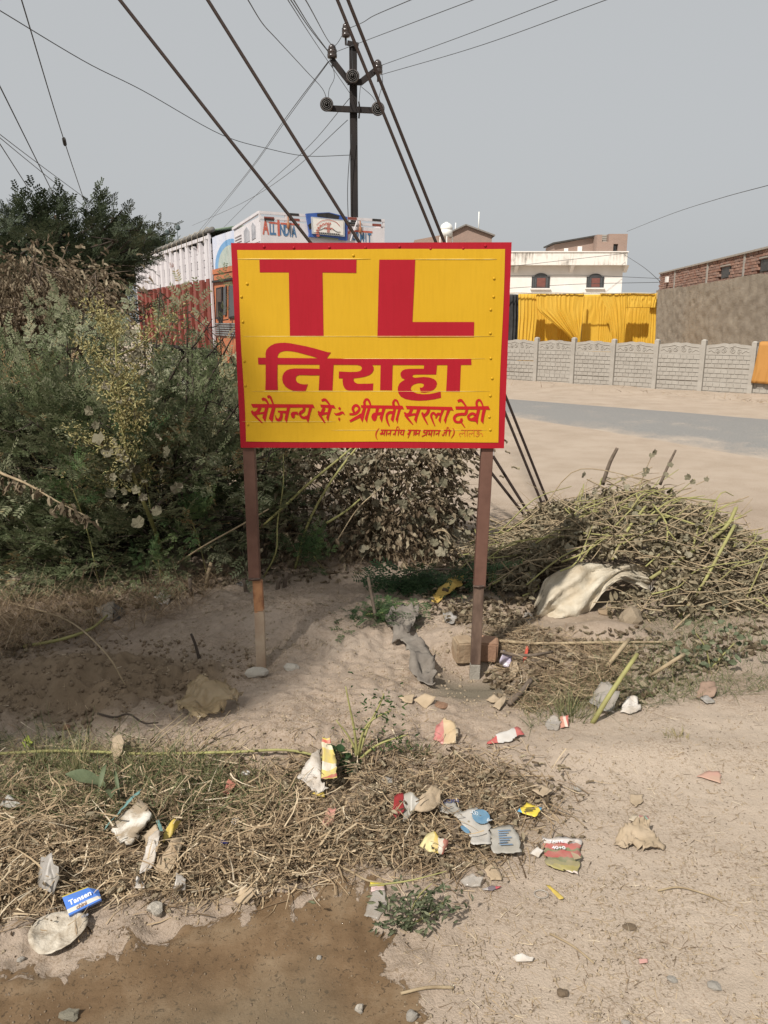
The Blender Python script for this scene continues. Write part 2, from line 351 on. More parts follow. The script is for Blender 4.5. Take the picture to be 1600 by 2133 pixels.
# ------------------------------------------------------------------ road
far = resample([(-30, 46), (-8, 26.5), (2.64, 16.34), (6.45, 12.9), (12, 7.2), (17, -1), (20, -14)], 90)
nea = resample([(-34, 43), (-9, 22.9), (-.5, 16.2), (2.12, 13.0), (4.44, 8.74), (7.6, 1), (9, -14)], 90)
RV = []; RA = []
for i in range(90):
    for j in range(9):
        v = j/8; p = nea[i]*(1-v)+far[i]*v; RV.append((p[0], p[1], -.006+.05*math.sin(math.pi*v)**.7)); RA.append(v)
RF = [(i*9+j, i*9+j+1, (i+1)*9+j+1, (i+1)*9+j) for i in range(89) for j in range(8)]
def road_mat():
    m, t, b = new_mat('worn_tarmac')
    a = nd(t, 'ShaderNodeAttribute', attribute_name='across'); n = tex(t, 1.2, 8, .65); n2 = tex(t, 60, 3)
    e = ramp(t, [(0, (.62,)*3), (.06, (.28,)*3), (.2, (.04,)*3), (.86, (0,)*3), (1, (.6,)*3)]); t.links.new(a.outputs['Fac'], e.inputs[0])
    s = nd(t, 'ShaderNodeMath', operation='MULTIPLY_ADD'); t.links.new(n.outputs[0], s.inputs[0]); s.inputs[1].default_value = 1.1; t.links.new(e.outputs[0], s.inputs[2])
    s2 = nd(t, 'ShaderNodeMath', operation='MULTIPLY_ADD'); t.links.new(n2.outputs[0], s2.inputs[0]); s2.inputs[1].default_value = .55; t.links.new(s.outputs[0], s2.inputs[2]); k = ramp(t, [(.0, (0,)*3), (.35, (.85,)*3), (.6, (1,)*3)]); mo = nd(t, 'ShaderNodeMath', operation='SUBTRACT'); mo.inputs[1].default_value = .93; t.links.new(s2.outputs[0], mo.inputs[0]); t.links.new(mo.outputs[0], k.inputs[0])
    g = ramp(t, [(.35, (.165, .160, .150)), (.65, (.235, .226, .210))]); t.links.new(n2.outputs[0], g.inputs[0])
    d = ramp(t, [(.3, (.325, .262, .198)), (.5, (.375, .305, .236)), (.7, (.41, .34, .268))]); t.links.new(n.outputs[0], d.inputs[0])
    t.links.new(mixc(t, k.outputs[0], g.outputs[0], d.outputs[0]), b.inputs['Base Color']); b.inputs['Roughness'].default_value = .9
    bump(t, b, n2.outputs[0], .5, .01); return m
tag(put('road', arr_mesh('road', RV, np.array(RF), smooth=True, attr={'across': RA}), road_mat()), 'worn grey tarmac road curving past the fence', kind='structure')
# ================================================================== SIGN
SY = 3.40                                                            # the board's front face stands in the plane y = SY
def paint(name, base, alt, wear):
    m, t, b = new_mat(name)
    n = tex(t, 3, 6); st = tex(t, 6, 4, sx=(14, 1, 1.2)); sc_ = tex(t, 90, 3)
    r = ramp(t, [(.3, base), (.75, alt)]); t.links.new(n.outputs[0], r.inputs[0])
    k = ramp(t, [(.45, (0,)*3), (.7, (.35,)*3)]); t.links.new(st.outputs[0], k.inputs[0])
    c = mixc(t, k.outputs[0], r.outputs[0], tuple(v*.86 for v in base))
    w = ramp(t, [(.70, (0,)*3), (.78, (.5,)*3)]); t.links.new(sc_.outputs[0], w.inputs[0])
    t.links.new(mixc(t, w.outputs[0], c, wear), b.inputs['Base Color']); b.inputs['Roughness'].default_value = .5
    b.inputs['Specular IOR Level'].default_value = .18; bump(t, b, st.outputs[0], .08, .004); return m
m_yel = paint('yellow_enamel', (.50, .288, .011), (.53, .312, .016), (.57, .38, .05))
m_red = paint('crimson_enamel', (.305, .008, .016), (.345, .010, .022), (.38, .05, .05))
m_red2 = paint('red_lettering', (.37, .010, .014), (.42, .014, .018), (.40, .02, .02))
m_red3 = mat('thin_orange_lettering', (.55, .13, .02), (.5, .09, .02), 20, .5)
sign = empty('sign_board', (P(772, 720, SY)[0], SY, 0), 0, 'yellow and red hand-painted metal sign board lettered TL on two brown posts', 'sign board')
so_ = np.array([sign.location.x, SY, 0])
def S(px, py, off=0.): q = P(px, py, SY)-so_; return (q[0], -off, q[2])
OUT = [(481, 506), (1066, 504.5), (1050, 934), (501.5, 932.5)]
INN = [(493.7, 520.7), (1052, 518), (1037.5, 921), (513, 919.5)]
mb = MB(); f = [S(*p) for p in OUT]; bk = [(x, .012, z) for x, y, z in f]
mb.add(f+bk, [(3, 2, 1, 0), (4, 5, 6, 7), (0, 1, 5, 4), (1, 2, 6, 5), (2, 3, 7, 6), (3, 0, 4, 7)])
mb.build('border_panel', m_red, sign)
# yellow field: a slightly buckled sheet
mb = MB(); N = 44
for j in range(N+1):
    for i in range(N+1):
        u, v = i/N, j/N; w = .0008*math.sin(6*u+1)*math.sin(5*v)+.0004*math.sin(17*v+3*u)
        e = min(u, 1-u, v, 1-v); w *= min(1, e*8)
        wig = .9*math.sin(9*v+.5) if i == 0 else (.9*math.sin(7*v) if i == N else 0); wj = .7*math.sin(8*u) if j in (0, N) else 0
        px = (INN[0][0]*(1-u)+INN[1][0]*u)*(1-v)+(INN[3][0]*(1-u)+INN[2][0]*u)*v+wig
        py = (INN[0][1]*(1-u)+INN[1][1]*u)*(1-v)+(INN[3][1]*(1-u)+INN[2][1]*u)*v+wj
        mb.v.append(S(px, py, .0022+w))
for j in range(N):
    for i in range(N): a = j*(N+1)+i; mb.f.append((a, a+N+1, a+N+2, a+1)); mb.m.append(0)
mb.build('yellow_field', m_yel, sign, True)
LZ = [.0037]
def lift(): LZ[0] += .000012; return LZ[0]
def glyph(name, polys, strokes, m, tr):
    """one painted character: filled outlines and brush strokes (x, y, width)"""
    mb = MB()
    for pl in polys:
        o = lift(); mb.add([S(*tr(*p), o) for p in pl][::-1], [tuple(range(len(pl)))])
    for stq in strokes:
        o = lift(); q = resample(stq, max(2, 6*(len(stq)-1)) if len(stq) > 2 else 2); L = []; R = []
        for i in range(len(q)):
            d = q[min(i+1, len(q)-1)]-q[max(i-1, 0)]; l = math.hypot(d[0], d[1])+1e-9; nx_, ny_ = -d[1]/l, d[0]/l; w = max(q[i][2], 4)/2
            L.append((q[i][0]+nx_*w, q[i][1]+ny_*w)); R.append((q[i][0]-nx_*w, q[i][1]-ny_*w))
        k = len(L); V = [S(*tr(*p), o) for p in L+R]
        mb.add(V, [(i, i+1, k+i+1, k+i) for i in range(k-1)])
    o = mb.build(name, m, sign); return o
def trf(ox, oy, s): return lambda x, y: (ox+x*s, oy+y*s)
z0 = trf(460, 480, .3875); z1 = trf(530, 705, .15); z2 = trf(750, 705, .15625); z3 = trf(510, 815, .1125); z4 = trf(660, 815, .11875); z5 = trf(830, 815, .125); z6 = trf(770, 880, .1625)
glyph('letter', [[(208, 155), (730, 157), (728, 228), (547, 226), (550, 400), (553, 567), (372, 567), (369, 400), (366, 226), (210, 226)]], [], m_red, z0)
glyph('letter', [[(852, 157), (1045, 157), (1038, 320), (1030, 492), (1362, 492), (1360, 573), (842, 573), (848, 300)]], [], m_red, z0)
idt = lambda x, y: (x, y)
glyph('headline_bar', [[(537.5, 744.8), (560, 745), (690, 746.5), (770, 747.2), (900, 747), (981.3, 746.4), (982, 760), (900, 760.3), (770, 760), (700, 759.5), (538.3, 759)]], [], m_red, idt)
glyph('letter', [[(160, 290), (155, 215), (165, 165), (190, 130), (230, 98), (290, 70), (360, 60), (420, 58), (500, 66), (600, 85), (720, 108), (860, 143), (960, 173), (1020, 190), (1065, 193), (1040, 222), (1005, 276), (890, 276), (800, 245), (690, 217), (600, 192), (520, 178), (450, 172), (400, 178), (360, 192), (335, 215), (325, 245), (325, 290)],
                 [(157, 330), (158, 560), (153, 715), (327, 715), (320, 560), (323, 330)]], [], m_red, z1)
glyph('letter', [[(905, 330), (905, 500), (893, 718), (1085, 722), (1102, 330)],
                 [(915, 420), (760, 416), (560, 415), (500, 422), (450, 440), (410, 475), (390, 525), (388, 570), (400, 620), (430, 665), (480, 700), (540, 725), (600, 737), (660, 738), (710, 732), (745, 635), (690, 637), (640, 630), (600, 610), (578, 580), (575, 545), (590, 520), (620, 508), (680, 507), (790, 512), (915, 510)]], [], m_red, z1)
a1 = [z1(*p) for p in [(1480, 542), (1380, 553), (1378, 580), (1395, 608), (1430, 626), (1500, 630)]]
a2 = [z2(*p) for p in [(0, 602), (100, 602), (178, 598), (172, 692), (0, 694)]]
a3 = [z1(*p) for p in [(1310, 722), (1275, 710), (1250, 685), (1232, 645), (1226, 600), (1225, 553), (1172, 552), (1175, 457), (1320, 465), (1420, 462), (1470, 450), (1492, 425), (1492, 400), (1470, 375), (1430, 367), (1400, 340)]]
a0 = [z2(*p) for p in [(165, 330), (165, 352), (180, 380), (183, 415), (165, 455), (125, 488), (60, 510), (0, 521)]]
glyph('letter', [a0+a1+a2+a3], [], m_red, idt)
glyph('letter', [[(275, 330), (268, 690), (428, 692), (436, 330)]], [], m_red, z2)
glyph('letter', [[(855, 330), (850, 402), (660, 403), (600, 410), (560, 430), (540, 460), (540, 490), (555, 525), (600, 548), (560, 570), (525, 600), (505, 645), (502, 690), (515, 735), (545, 775), (600, 805), (680, 822), (780, 830), (880, 825), (980, 812), (1080, 790), (1075, 705), (1000, 725), (920, 740), (830, 742), (760, 732), (710, 712), (680, 685), (677, 660), (690, 635), (720, 612), (770, 597), (810, 595), (845, 605), (852, 625), (840, 645), (820, 655), (795, 652), (810, 718), (860, 722), (920, 712), (980, 685), (1015, 645), (1027, 600), (1015, 565), (985, 540), (930, 520), (850, 512), (730, 523), (705, 512), (698, 498), (710, 485), (740, 480), (1015, 480), (1028, 330)]], [], m_red, z2)
glyph('letter', [[(1165, 330), (1155, 560), (1147, 708), (1330, 710), (1345, 330)]], [], m_red, z2)
def stem(x, top, bot, w, sl): return [(x, top), (x-sl*.5, top+(bot-top)*.45), (x-sl, top+(bot-top)*.72), (x-sl+w*.85, bot), (x-sl+w*1.15, top+(bot-top)*.62), (x+w, top)]
L3 = [
 (z3, [[(115, 232), (700, 236), (1265, 240), (1300, 315), (1240, 300), (150, 302)]], [[(320, 160, 45), (350, 142, 55), (395, 165, 45), (440, 235, 30)], [(420, 108, 48), (455, 98, 55), (485, 130, 40), (525, 235, 30)]]),
 (z3, [[(378, 298), (350, 400), (325, 480), (380, 570), (400, 470), (440, 298)]], [[(125, 360, 36), (165, 400, 56), (230, 385, 66), (290, 298, 62)], [(150, 395, 60), (210, 470, 42), (325, 585, 22)], [(200, 420, 46), (290, 405, 40), (370, 395, 40)]]),
 (z3, [[(505, 298), (470, 420), (445, 500), (512, 580), (530, 470), (570, 298)]], []),
 (z3, [[(785, 298), (755, 420), (735, 510), (778, 588), (800, 480), (842, 298)]], [[(612, 368, 26), (650, 376, 40), (780, 385, 55)], [(682, 390, 50), (675, 470, 55), (645, 525, 62), (600, 522, 48), (575, 480, 22), (563, 435, 8)]]),
 (z3, [[(850, 420), (870, 385), (920, 372), (980, 378), (995, 445), (950, 425), (930, 430), (925, 480), (900, 502), (865, 480)]], []),
 (z3, [[(1190, 298), (1165, 420), (1135, 510), (1178, 585), (1205, 450), (1250, 298)]], [[(1100, 300, 50), (1090, 355, 55), (1040, 390, 60), (1020, 415, 44), (1050, 470, 44), (1100, 488, 50), (1170, 470, 60)]]),
 (z4, [[(60, 230), (200, 236), (300, 240), (335, 305), (270, 292), (75, 282)]], [[(85, 165, 38), (130, 145, 50), (170, 165, 42), (235, 245, 26)], [(25, 345, 28), (50, 382, 50), (90, 375, 58), (130, 288, 55)], [(40, 390, 50), (80, 455, 40), (142, 552, 22)], [(70, 408, 40), (130, 390, 40), (190, 380, 40)]]),
 (z4, [[(205, 285), (185, 390), (165, 460), (200, 535), (220, 430), (270, 285)]], []),
 (z4, [[(375, 290), (400, 270), (425, 295), (410, 335), (385, 315)], [(385, 450), (412, 475), (402, 525), (372, 490)]], [[(305, 375, 8), (340, 402, 36), (400, 392, 50), (450, 370, 40), (490, 415, 6)]]),
 (z4, [[(775, 240), (1100, 244), (1500, 250), (1532, 315), (1470, 312), (1000, 296), (780, 290)]], [[(652, 365, 40), (632, 305, 46), (660, 255, 48), (705, 248, 46), (745, 290, 40), (735, 335, 46), (690, 380, 50), (640, 398, 44), (572, 400, 36)], [(580, 525, 40), (680, 470, 54), (790, 410, 60)]]),
 (z4, [[(812, 288), (775, 400), (760, 470), (800, 545), (830, 430), (868, 288)]], [[(842, 244, 44), (835, 190, 44), (862, 142, 40), (900, 148, 40), (925, 190, 34), (945, 248, 28)]]),
 (z4, [[(895, 288), (860, 400), (838, 480), (880, 550), (900, 440), (945, 288)]], []),
 (z4, [[(1150, 290), (1125, 400), (1100, 460), (1140, 550), (1165, 430), (1210, 290)], [(970, 400), (1000, 375), (1060, 370), (1060, 440), (1040, 505), (1010, 525), (975, 500), (955, 450)]], [[(1068, 290, 58), (1045, 390, 46)], [(1000, 400, 54), (1160, 385, 52)]]),
 (z4, [[(1345, 290), (1320, 400), (1295, 490), (1340, 545), (1370, 400), (1395, 290)]], [[(1350, 372, 50), (1280, 370, 52), (1237, 400, 45), (1225, 460, 38), (1242, 540, 32), (1272, 608, 16)]]),
 (z4, [[(1430, 300), (1400, 420), (1380, 490), (1415, 565), (1435, 440), (1480, 300)]], [[(1350, 250, 44), (1342, 200, 44), (1368, 153, 36), (1405, 165, 36), (1425, 205, 30), (1445, 252, 26)]]),
 (z5, [[(118, 240), (500, 250), (890, 258), (920, 322), (850, 310), (500, 300), (140, 295)], [(310, 292), (285, 390), (258, 470), (298, 530), (320, 430), (370, 292)]], [[(98, 348, 26), (130, 383, 46), (180, 375, 50), (225, 293, 50)], [(115, 390, 45), (160, 455, 35), (242, 552, 16)], [(140, 405, 36), (240, 385, 40), (300, 378, 32)]]),
 (z5, [], [[(505, 300, 55), (480, 360, 50), (430, 398, 46), (390, 350, 28)], [(398, 365, 40), (430, 445, 34), (487, 552, 16)]]),
 (z5, [[(715, 300), (690, 400), (665, 480), (697, 530), (715, 420), (765, 300)]], [[(705, 385, 36), (655, 378, 46), (620, 450, 18)], [(635, 405, 36), (580, 358, 38), (545, 400, 36), (562, 470, 30), (607, 578, 14)]]),
 (z5, [[(810, 308), (785, 400), (755, 480), (785, 540), (810, 430), (865, 308)]], []),
 (z5, [[(948, 250), (1200, 250), (1500, 245), (1527, 305), (1460, 300), (955, 300)]], [[(985, 165, 40), (1035, 148, 46), (1070, 172, 36), (1130, 255, 24)], [(1140, 298, 45), (1115, 372, 48), (1050, 378, 46), (970, 392, 46), (930, 440, 46), (948, 498, 44), (1010, 512, 38), (1048, 485, 46), (1045, 448, 36)], [(1040, 505, 26), (1107, 602, 14)]]),
 (z5, [[(1310, 298), (1285, 400), (1265, 480), (1318, 550), (1330, 430), (1362, 298)]], [[(1290, 392, 46), (1225, 368, 42), (1165, 410, 42), (1178, 458, 44), (1230, 465, 44), (1295, 415, 40)], [(1205, 478, 30), (1290, 478, 44)]]),
 (z5, [[(1400, 298), (1380, 400), (1368, 490), (1412, 540), (1425, 430), (1458, 298)]], [[(1308, 255, 40), (1300, 190, 38), (1325, 145, 34), (1360, 150, 32), (1385, 190, 28), (1410, 252, 22)]]),
]
for tr, pl, st in L3: glyph('small_letter', pl, st, m_red2, tr)
def st2(x, y0=95, y1=170, w=16, s=12): return [(x, y0, w), (x-s*.6, (y0+y1)/2, w*.9), (x-s, y1, 5)]
L4 = [[[(122, 70, 6), (88, 120, 14), (80, 170, 12), (97, 217, 6)]],
      [[(142, 94, 12), (455, 97, 12)], [(165, 97, 12), (158, 130, 18), (135, 150, 24)], [(140, 148, 16), (190, 138, 14)], st2(195)], [st2(222)], [st2(272), [(228, 150, 16), (245, 138, 12), (268, 135, 10)]],
      [st2(335), [(300, 155, 14), (315, 138, 12), (333, 135, 10)]], [st2(375), [(348, 95, 10), (346, 65, 9), (362, 50, 8), (374, 65, 8), (378, 96, 8)]], [st2(440), [(408, 98, 12), (405, 118, 13), (392, 130, 14), (405, 150, 12), (432, 148, 12)]],
      [[(490, 95, 12), (655, 98, 12)], [(515, 97, 13), (500, 140, 14), (482, 145, 18)], [(530, 97, 13), (508, 150, 12), (488, 200, 5)]], [st2(575, 95, 172)], [st2(640), [(600, 97, 14), (592, 130, 16), (585, 160, 18)], [(590, 140, 14), (630, 138, 12)]],
      [[(690, 97, 12), (910, 100, 12)], st2(738), [(700, 98, 13), (692, 125, 13), (730, 128, 12)], [(668, 178, 12), (720, 150, 12)]], [st2(798, 100, 182), [(765, 100, 12), (758, 120, 12), (770, 130, 10), (752, 150, 13), (785, 150, 12)]], [st2(832)], [st2(892), [(845, 152, 14), (862, 138, 12), (888, 135, 10)]],
      [[(950, 98, 12), (1045, 100, 12)], st2(985, 98, 172), [(985, 128, 10), (955, 125, 10), (950, 150, 12), (935, 165, 12), (925, 145, 6)]], [st2(1028, 98, 175), [(990, 97, 10), (990, 70, 9), (1002, 58, 8), (1014, 75, 8), (1016, 98, 8)]], [[(1064, 68, 6), (1082, 105, 13), (1075, 150, 12), (1042, 200, 5)]]]
for st in L4: glyph('small_letter', [], st, m_red2, z6)
for st in [[[(1168, 95, 7), (1432, 96, 7)]], [[(1218, 95, 7), (1218, 180, 6)], [(1218, 138, 6), (1195, 128, 6), (1178, 150, 7)], [(1185, 142, 6), (1160, 132, 6), (1147, 152, 7), (1165, 178, 6)]], [[(1248, 95, 7), (1246, 180, 6)]],
           [[(1334, 95, 7), (1334, 178, 6)], [(1334, 138, 6), (1312, 128, 6), (1298, 150, 7)], [(1302, 142, 6), (1280, 132, 6), (1270, 152, 7), (1285, 178, 6)]], [[(1372, 105, 6), (1400, 118, 7), (1372, 134, 7), (1402, 150, 7), (1380, 175, 7), (1355, 165, 6)], [(1400, 140, 6), (1430, 135, 6), (1447, 165, 6), (1432, 172, 5)]]]:
    glyph('small_letter', [], st, m_red3, z6)
# buckled seams of the sheet and screw heads
m_seam = mat('ridge_highlight_yellow', (.72, .60, .25), (.62, .42, .06), 12, .4, sx=(1, 1, 1))  # paler than the sheet: the ridges' sunlit highlight is put into the colour
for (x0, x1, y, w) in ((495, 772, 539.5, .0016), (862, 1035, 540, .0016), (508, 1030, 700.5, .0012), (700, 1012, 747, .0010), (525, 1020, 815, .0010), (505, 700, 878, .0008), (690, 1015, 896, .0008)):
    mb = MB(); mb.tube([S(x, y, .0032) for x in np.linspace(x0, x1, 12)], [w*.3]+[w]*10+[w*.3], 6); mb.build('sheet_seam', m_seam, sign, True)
sm = MB().lathe([(.0060, 0), (.0055, .0022), (.0030, .0036), (.0008, .0040)], (0, 0, 0), (0, -1, 0), 10).mesh('screw_head', True)
for i, (x, y) in enumerate([(550, 514), (612, 516), (686, 515), (761, 516), (832, 513.5), (897, 518), (965, 517.5), (1011, 512), (515, 591), (503, 618), (506, 670), (1029, 580), (1028, 618), (1022, 645), (1021, 694), (1025, 788), (1021, 824), (1019, 868), (1021, 895), (516, 884), (511, 803), (509, 752), (736, 532), (1022, 746)]):
    inred = not (494 < x < 1050 and 521 < y < 920); o = put('screw_head', sm, None, sign); o.location = S(x, y, .003 if not inred else .0005)
    if not sm.materials: sm.materials.append(m_yel)
    if inred: o.material_slots[0].link = 'OBJECT'; o.material_slots[0].material = m_red
# posts
m_post = mat('brown_painted_steel', (.098, .048, .034), (.145, .075, .054), 14, .6, .15, 60, lo=.3, hi=.75, dist=.003)
m_post2 = mat('dark_scuffed_steel', (.075, .048, .036), (.17, .115, .085), 22, .55, .3, 70, lo=.35, hi=.7, sx=(1, 1, .35), dist=.003)
m_rust = mat('orange_rusty_plate', (.48, .20, .06), (.22, .075, .03), 16, .7, .3, 60, lo=.42, hi=.62, sx=(1, 1, .6))
m_cemdust = mat('cement_smeared_steel', (.40, .32, .23), (.30, .215, .15), 9, .9, .35, 50, lo=.35, hi=.7)
m_cem = mat('grey_cement', (.30, .275, .235), (.22, .20, .165), 30, .95, .6, 80)
m_weld = mat('burnt_weld', (.05, .035, .03), (.12, .08, .06), 60, .7, .8, 120)
def foot_mat():
    m, t, b = new_mat('rusty_plate_smeared_with_cement'); tc = nd(t, 'ShaderNodeTexCoord'); sp = nd(t, 'ShaderNodeSeparateXYZ'); t.links.new(tc.outputs['Object'], sp.inputs[0])
    n = tex(t, 26, 6, .7); n2 = tex(t, 9, 6); n3 = tex(t, 20, 6, sx=(1, 1, .6)); zc = float(P(540, 1272, 3.445)[2])
    ma = nd(t, 'ShaderNodeMath', operation='MULTIPLY_ADD'); t.links.new(n.outputs[0], ma.inputs[0]); ma.inputs[1].default_value = .16; t.links.new(sp.outputs['Z'], ma.inputs[2])
    mr = nd(t, 'ShaderNodeMapRange'); mr.inputs[1].default_value = zc+.07; mr.inputs[2].default_value = zc+.085; t.links.new(ma.outputs[0], mr.inputs[0])
    cem = ramp(t, [(.35, (.40, .32, .23)), (.7, (.28, .19, .13))]); t.links.new(n2.outputs[0], cem.inputs[0]); rus = ramp(t, [(.40, (.36, .18, .085)), (.62, (.17, .07, .035))]); t.links.new(n3.outputs[0], rus.inputs[0])
    t.links.new(mixc(t, mr.outputs[0], cem.outputs[0], rus.outputs[0]), b.inputs['Base Color']); b.inputs['Roughness'].default_value = .85; bump(t, b, n.outputs[0], .35, .003); return m
m_foot = foot_mat()
def pbar(name, a, b, Ya, Yb, w, d, m):
    A = P(*a, Ya)-so_; B = P(*b, Yb)-so_; return MB().bar(A, B, w, d).build(name, m, sign)
def bevel(o, w=.003):
    k = o.modifiers.new('bev', 'BEVEL'); k.width = w; k.segments = 2; k.limit_method = 'ANGLE'
bevel(pbar('post', (519, 925), (531, 1207), 3.44, 3.445, .052, .05, m_post))
bevel(pbar('post_foot', (536.5, 1208), (540.3, 1272), 3.445, 3.445, .046, .028, m_foot))
bevel(pbar('post_foot', (540.3, 1272.3), (545, 1396), 3.445, 3.445, .046, .028, m_foot))
bevel(pbar('post', (1015, 925), (998.5, 1220), 3.44, 3.43, .054, .05, m_post))
bevel(pbar('post_foot', (997.5, 1219), (990, 1382), 3.425, 3.42, .047, .036, m_post2))
bevel(pbar('post_foot', (990, 1382.3), (987.5, 1425), 3.42, 3.415, .0475, .037, m_cem))
bevel(pbar('bare_steel_end', (1016, 936), (1015.6, 948), 3.44, 3.44, .0545, .0505, mat('bare_steel', (.5, .47, .45), (.3, .27, .25), 40, .45, metal=.3, sx=(.2, 1, 3))))
for a, Y in (((529, 1206), 3.418), ((997, 1221), 3.402)):
    c = P(*a, Y)-so_; mb = MB(); mb.tube([(c[0]-.026, c[1], c[2]), (c[0], c[1]-.002, c[2]-.002), (c[0]+.027, c[1], c[2]+.001)], [.004, .006, .004], 6); mb.build('weld', m_weld, sign)
mb = MB(); mb.box(S(500, 600)[0], S(1045, 600)[0], .014, .038, S(600, 560)[2], S(600, 552)[2]); mb.build('back_rail', m_post, sign)
mb = MB(); mb.box(S(512, 850)[0], S(1035, 850)[0], .014, .038, S(600, 900)[2], S(600, 892)[2]); mb.build('back_rail', m_post, sign)
# ================================================================== TRUCK
PHI = math.radians(28.2); tsh = np.array([math.cos(PHI), math.sin(PHI), 0]); tbk = np.array([-math.sin(PHI), math.cos(PHI), 0])
TC = P(540, 440, 14.0)*np.array([1, 1, 0])
truck = empty('lorry', TC, PHI, 'white and orange lorry with rust-red slatted body and ALL INDIA PERMIT headboard', 'lorry')
def side(px, py):                                                    # -> (y along the truck, z) on its near side
    d = ray(px, py); q = CO+d*(np.dot(TC-CO, tsh)/np.dot(d, tsh)); return np.dot(q-TC, tbk), q[2]
def front(px, py):
    d = ray(px, py); q = CO+d*(np.dot(TC-CO, tbk)/np.dot(d, tbk)); return np.dot(q-TC, tsh), q[2]
def weathered(name, base, rustc=(.16, .055, .03), amt=.62, rough=.6):
    m, t, b = new_mat(name); n = tex(t, 2.2, 8, .7); n2 = tex(t, 5, 5, sx=(1, 1, .25))
    r = ramp(t, [(.3, tuple(v*.88 for v in base)), (.7, base)]); t.links.new(n2.outputs[0], r.inputs[0])
    k = ramp(t, [(amt, (0,)*3), (amt+.06, (1,)*3)]); t.links.new(n.outputs[0], k.inputs[0])
    t.links.new(mixc(t, k.outputs[0], r.outputs[0], rustc), b.inputs['Base Color']); b.inputs['Roughness'].default_value = rough; return m
tw = weathered('white_lorry_paint', (.62, .59, .60)); trd = weathered('rust_red_lorry_paint', (.205, .048, .033), (.14, .05, .035), .68)
tor = weathered('orange_lorry_paint', (.47, .155, .065), (.25, .10, .06), .66); tdk = mat('black_lorry_metal', (.02, .02, .02), (.035, .032, .03), 10, .7)
tgl = mat('dark_cab_glass', (.03, .03, .03), (.05, .045, .04), 4, .15, spec=.6); tgr = mat('green_tarpaulin', (.11, .16, .10), (.17, .22, .15), 6, .8, .3, 20)
tblue = mat('blue_board_paint', (.04, .09, .30), (.05, .11, .34), 10, .5); tgy = mat('grey_tarpaulin_roll', (.10, .095, .085), (.19, .18, .165), 12, .9, .6, 30)
tmetal = mat('corrugated_steel', (.32, .34, .34), (.2, .2, .2), 14, .5, metal=.4); tply = mat('faded_blue_mural', (.62, .62, .66), (.50, .54, .66), 2.2, .6)
tcream = mat('white_print_board', (.72, .70, .66), (.66, .63, .58), 10, .5); tred = mat('faded_red_lettering', (.50, .13, .09), (.42, .10, .07), 14, .6); tbl = mat('faded_blue_lettering', (.08, .18, .32), (.06, .13, .24), 14, .6)
W = 2.42; BY0, BY1 = 3.02, 10.85; BZ = 3.30; SPL = 2.45
# slatted body
floor_z = 1.05
MB().box(.06, W-.06, BY0+.02, BY1-.02, floor_z-.12, floor_z).build('body_floor', tdk, truck)
MB().box(.07, .09, BY0+.05, BY1-.05, floor_z, BZ-.22).build('inner_lining', tdk, truck)
z = floor_z; k = 0
while z < BZ-.18:
    h = .15; y0 = BY0+.02; red = z+h/2 < SPL
    m = trd if red else tw
    MB().box(.035+.004*(k % 3), .062, y0, BY1, z+.008, z+h-.008).build('side_plank', m, truck)
    MB().box(W-.062, W-.035, y0, BY1, z+.008, z+h-.008).build('side_plank', m, truck); z += h; k += 1
MB().box(.07, W-.07, BY0, BY0+.05, floor_z, BZ-.05).build('body_front_wall', tw, truck)
MB().box(.07, W-.07, BY1-.05, BY1, floor_z, BZ-.05).build('body_rear_wall', trd, truck)
nr = 15
for i in range(nr):
    y = BY0+.30+(BY1-BY0-.42)*i/(nr-1); w = .24 if i % 2 else .20
    for x0, x1 in ((-.03, .034), (W-.034, W+.03)):
        mb = MB(); mb.box(x0, x1, y-w/2, y+w/2, floor_z-.05, SPL-.002*i, 1); mb.box(x0, x1, y-w/2, y+w/2, SPL-.002*i+.001, BZ-.06-.03*(i % 3), 0)
        mb.build('side_rib', [tw, trd], truck)
MB().box(-.04, .0, BY0, BY0+.07, floor_z, BZ+.04).build('corner_post', tw, truck)
MB().box(-.04, .0, BY1-.06, BY1+.01, floor_z, BZ+.0).build('corner_post', tw, truck)
MB().bar((-.01, BY0, BZ-.03), (-.01, BY1, BZ-.05), .05, .07, (0, 0, 1)).build('top_rail', tw, truck)
MB().bar((W+.01, BY0, BZ-.03), (W+.01, BY1, BZ-.05), .05, .07, (0, 0, 1)).build('top_rail', tw, truck)
MB().tube([(-.02, BY0-.25, BZ+.09), (-.03, BY0+2, BZ+.075), (-.02, BY0+5, BZ+.06), (-.02, BY1+.9, BZ-.03)], [.05, .052, .05, .045], 10).build('rolled_tarpaulin', tgy, truck, True)
mb = MB(); V = []
for j in range(13):
    for i in range(7): V.append((.02+(W-.04)*i/6, BY0-.2+(BY1-BY0+.2)*j/12, BZ+.10+.12*math.sin(math.pi*i/6)+.02*math.sin(j*1.7+i)))
mb.add(V, [(j*7+i, j*7+i+1, (j+1)*7+i+1, (j+1)*7+i) for j in range(12) for i in range(6)]); o = mb.build('tarpaulin_roof', tgr, truck, True); o.modifiers.new('s', 'SOLIDIFY').thickness = .03
m_rope = mat('pale_rope', (.50, .46, .38), (.36, .32, .26), 40, .9)
for i in range(17):
    y = BY0+.25+i*.46; mb = MB(); zc = BZ+.08-.0055*i
    mb.tube([(-.055, y+.1, BZ-.12-.02*(i % 3)), (-.075, y, BZ-.03), (-.10, y-.07, zc), (-.03, y-.14, zc+.085), (.06, y-.2, zc+.03)], .009, 5); mb.build('lashing_rope', m_rope, truck)
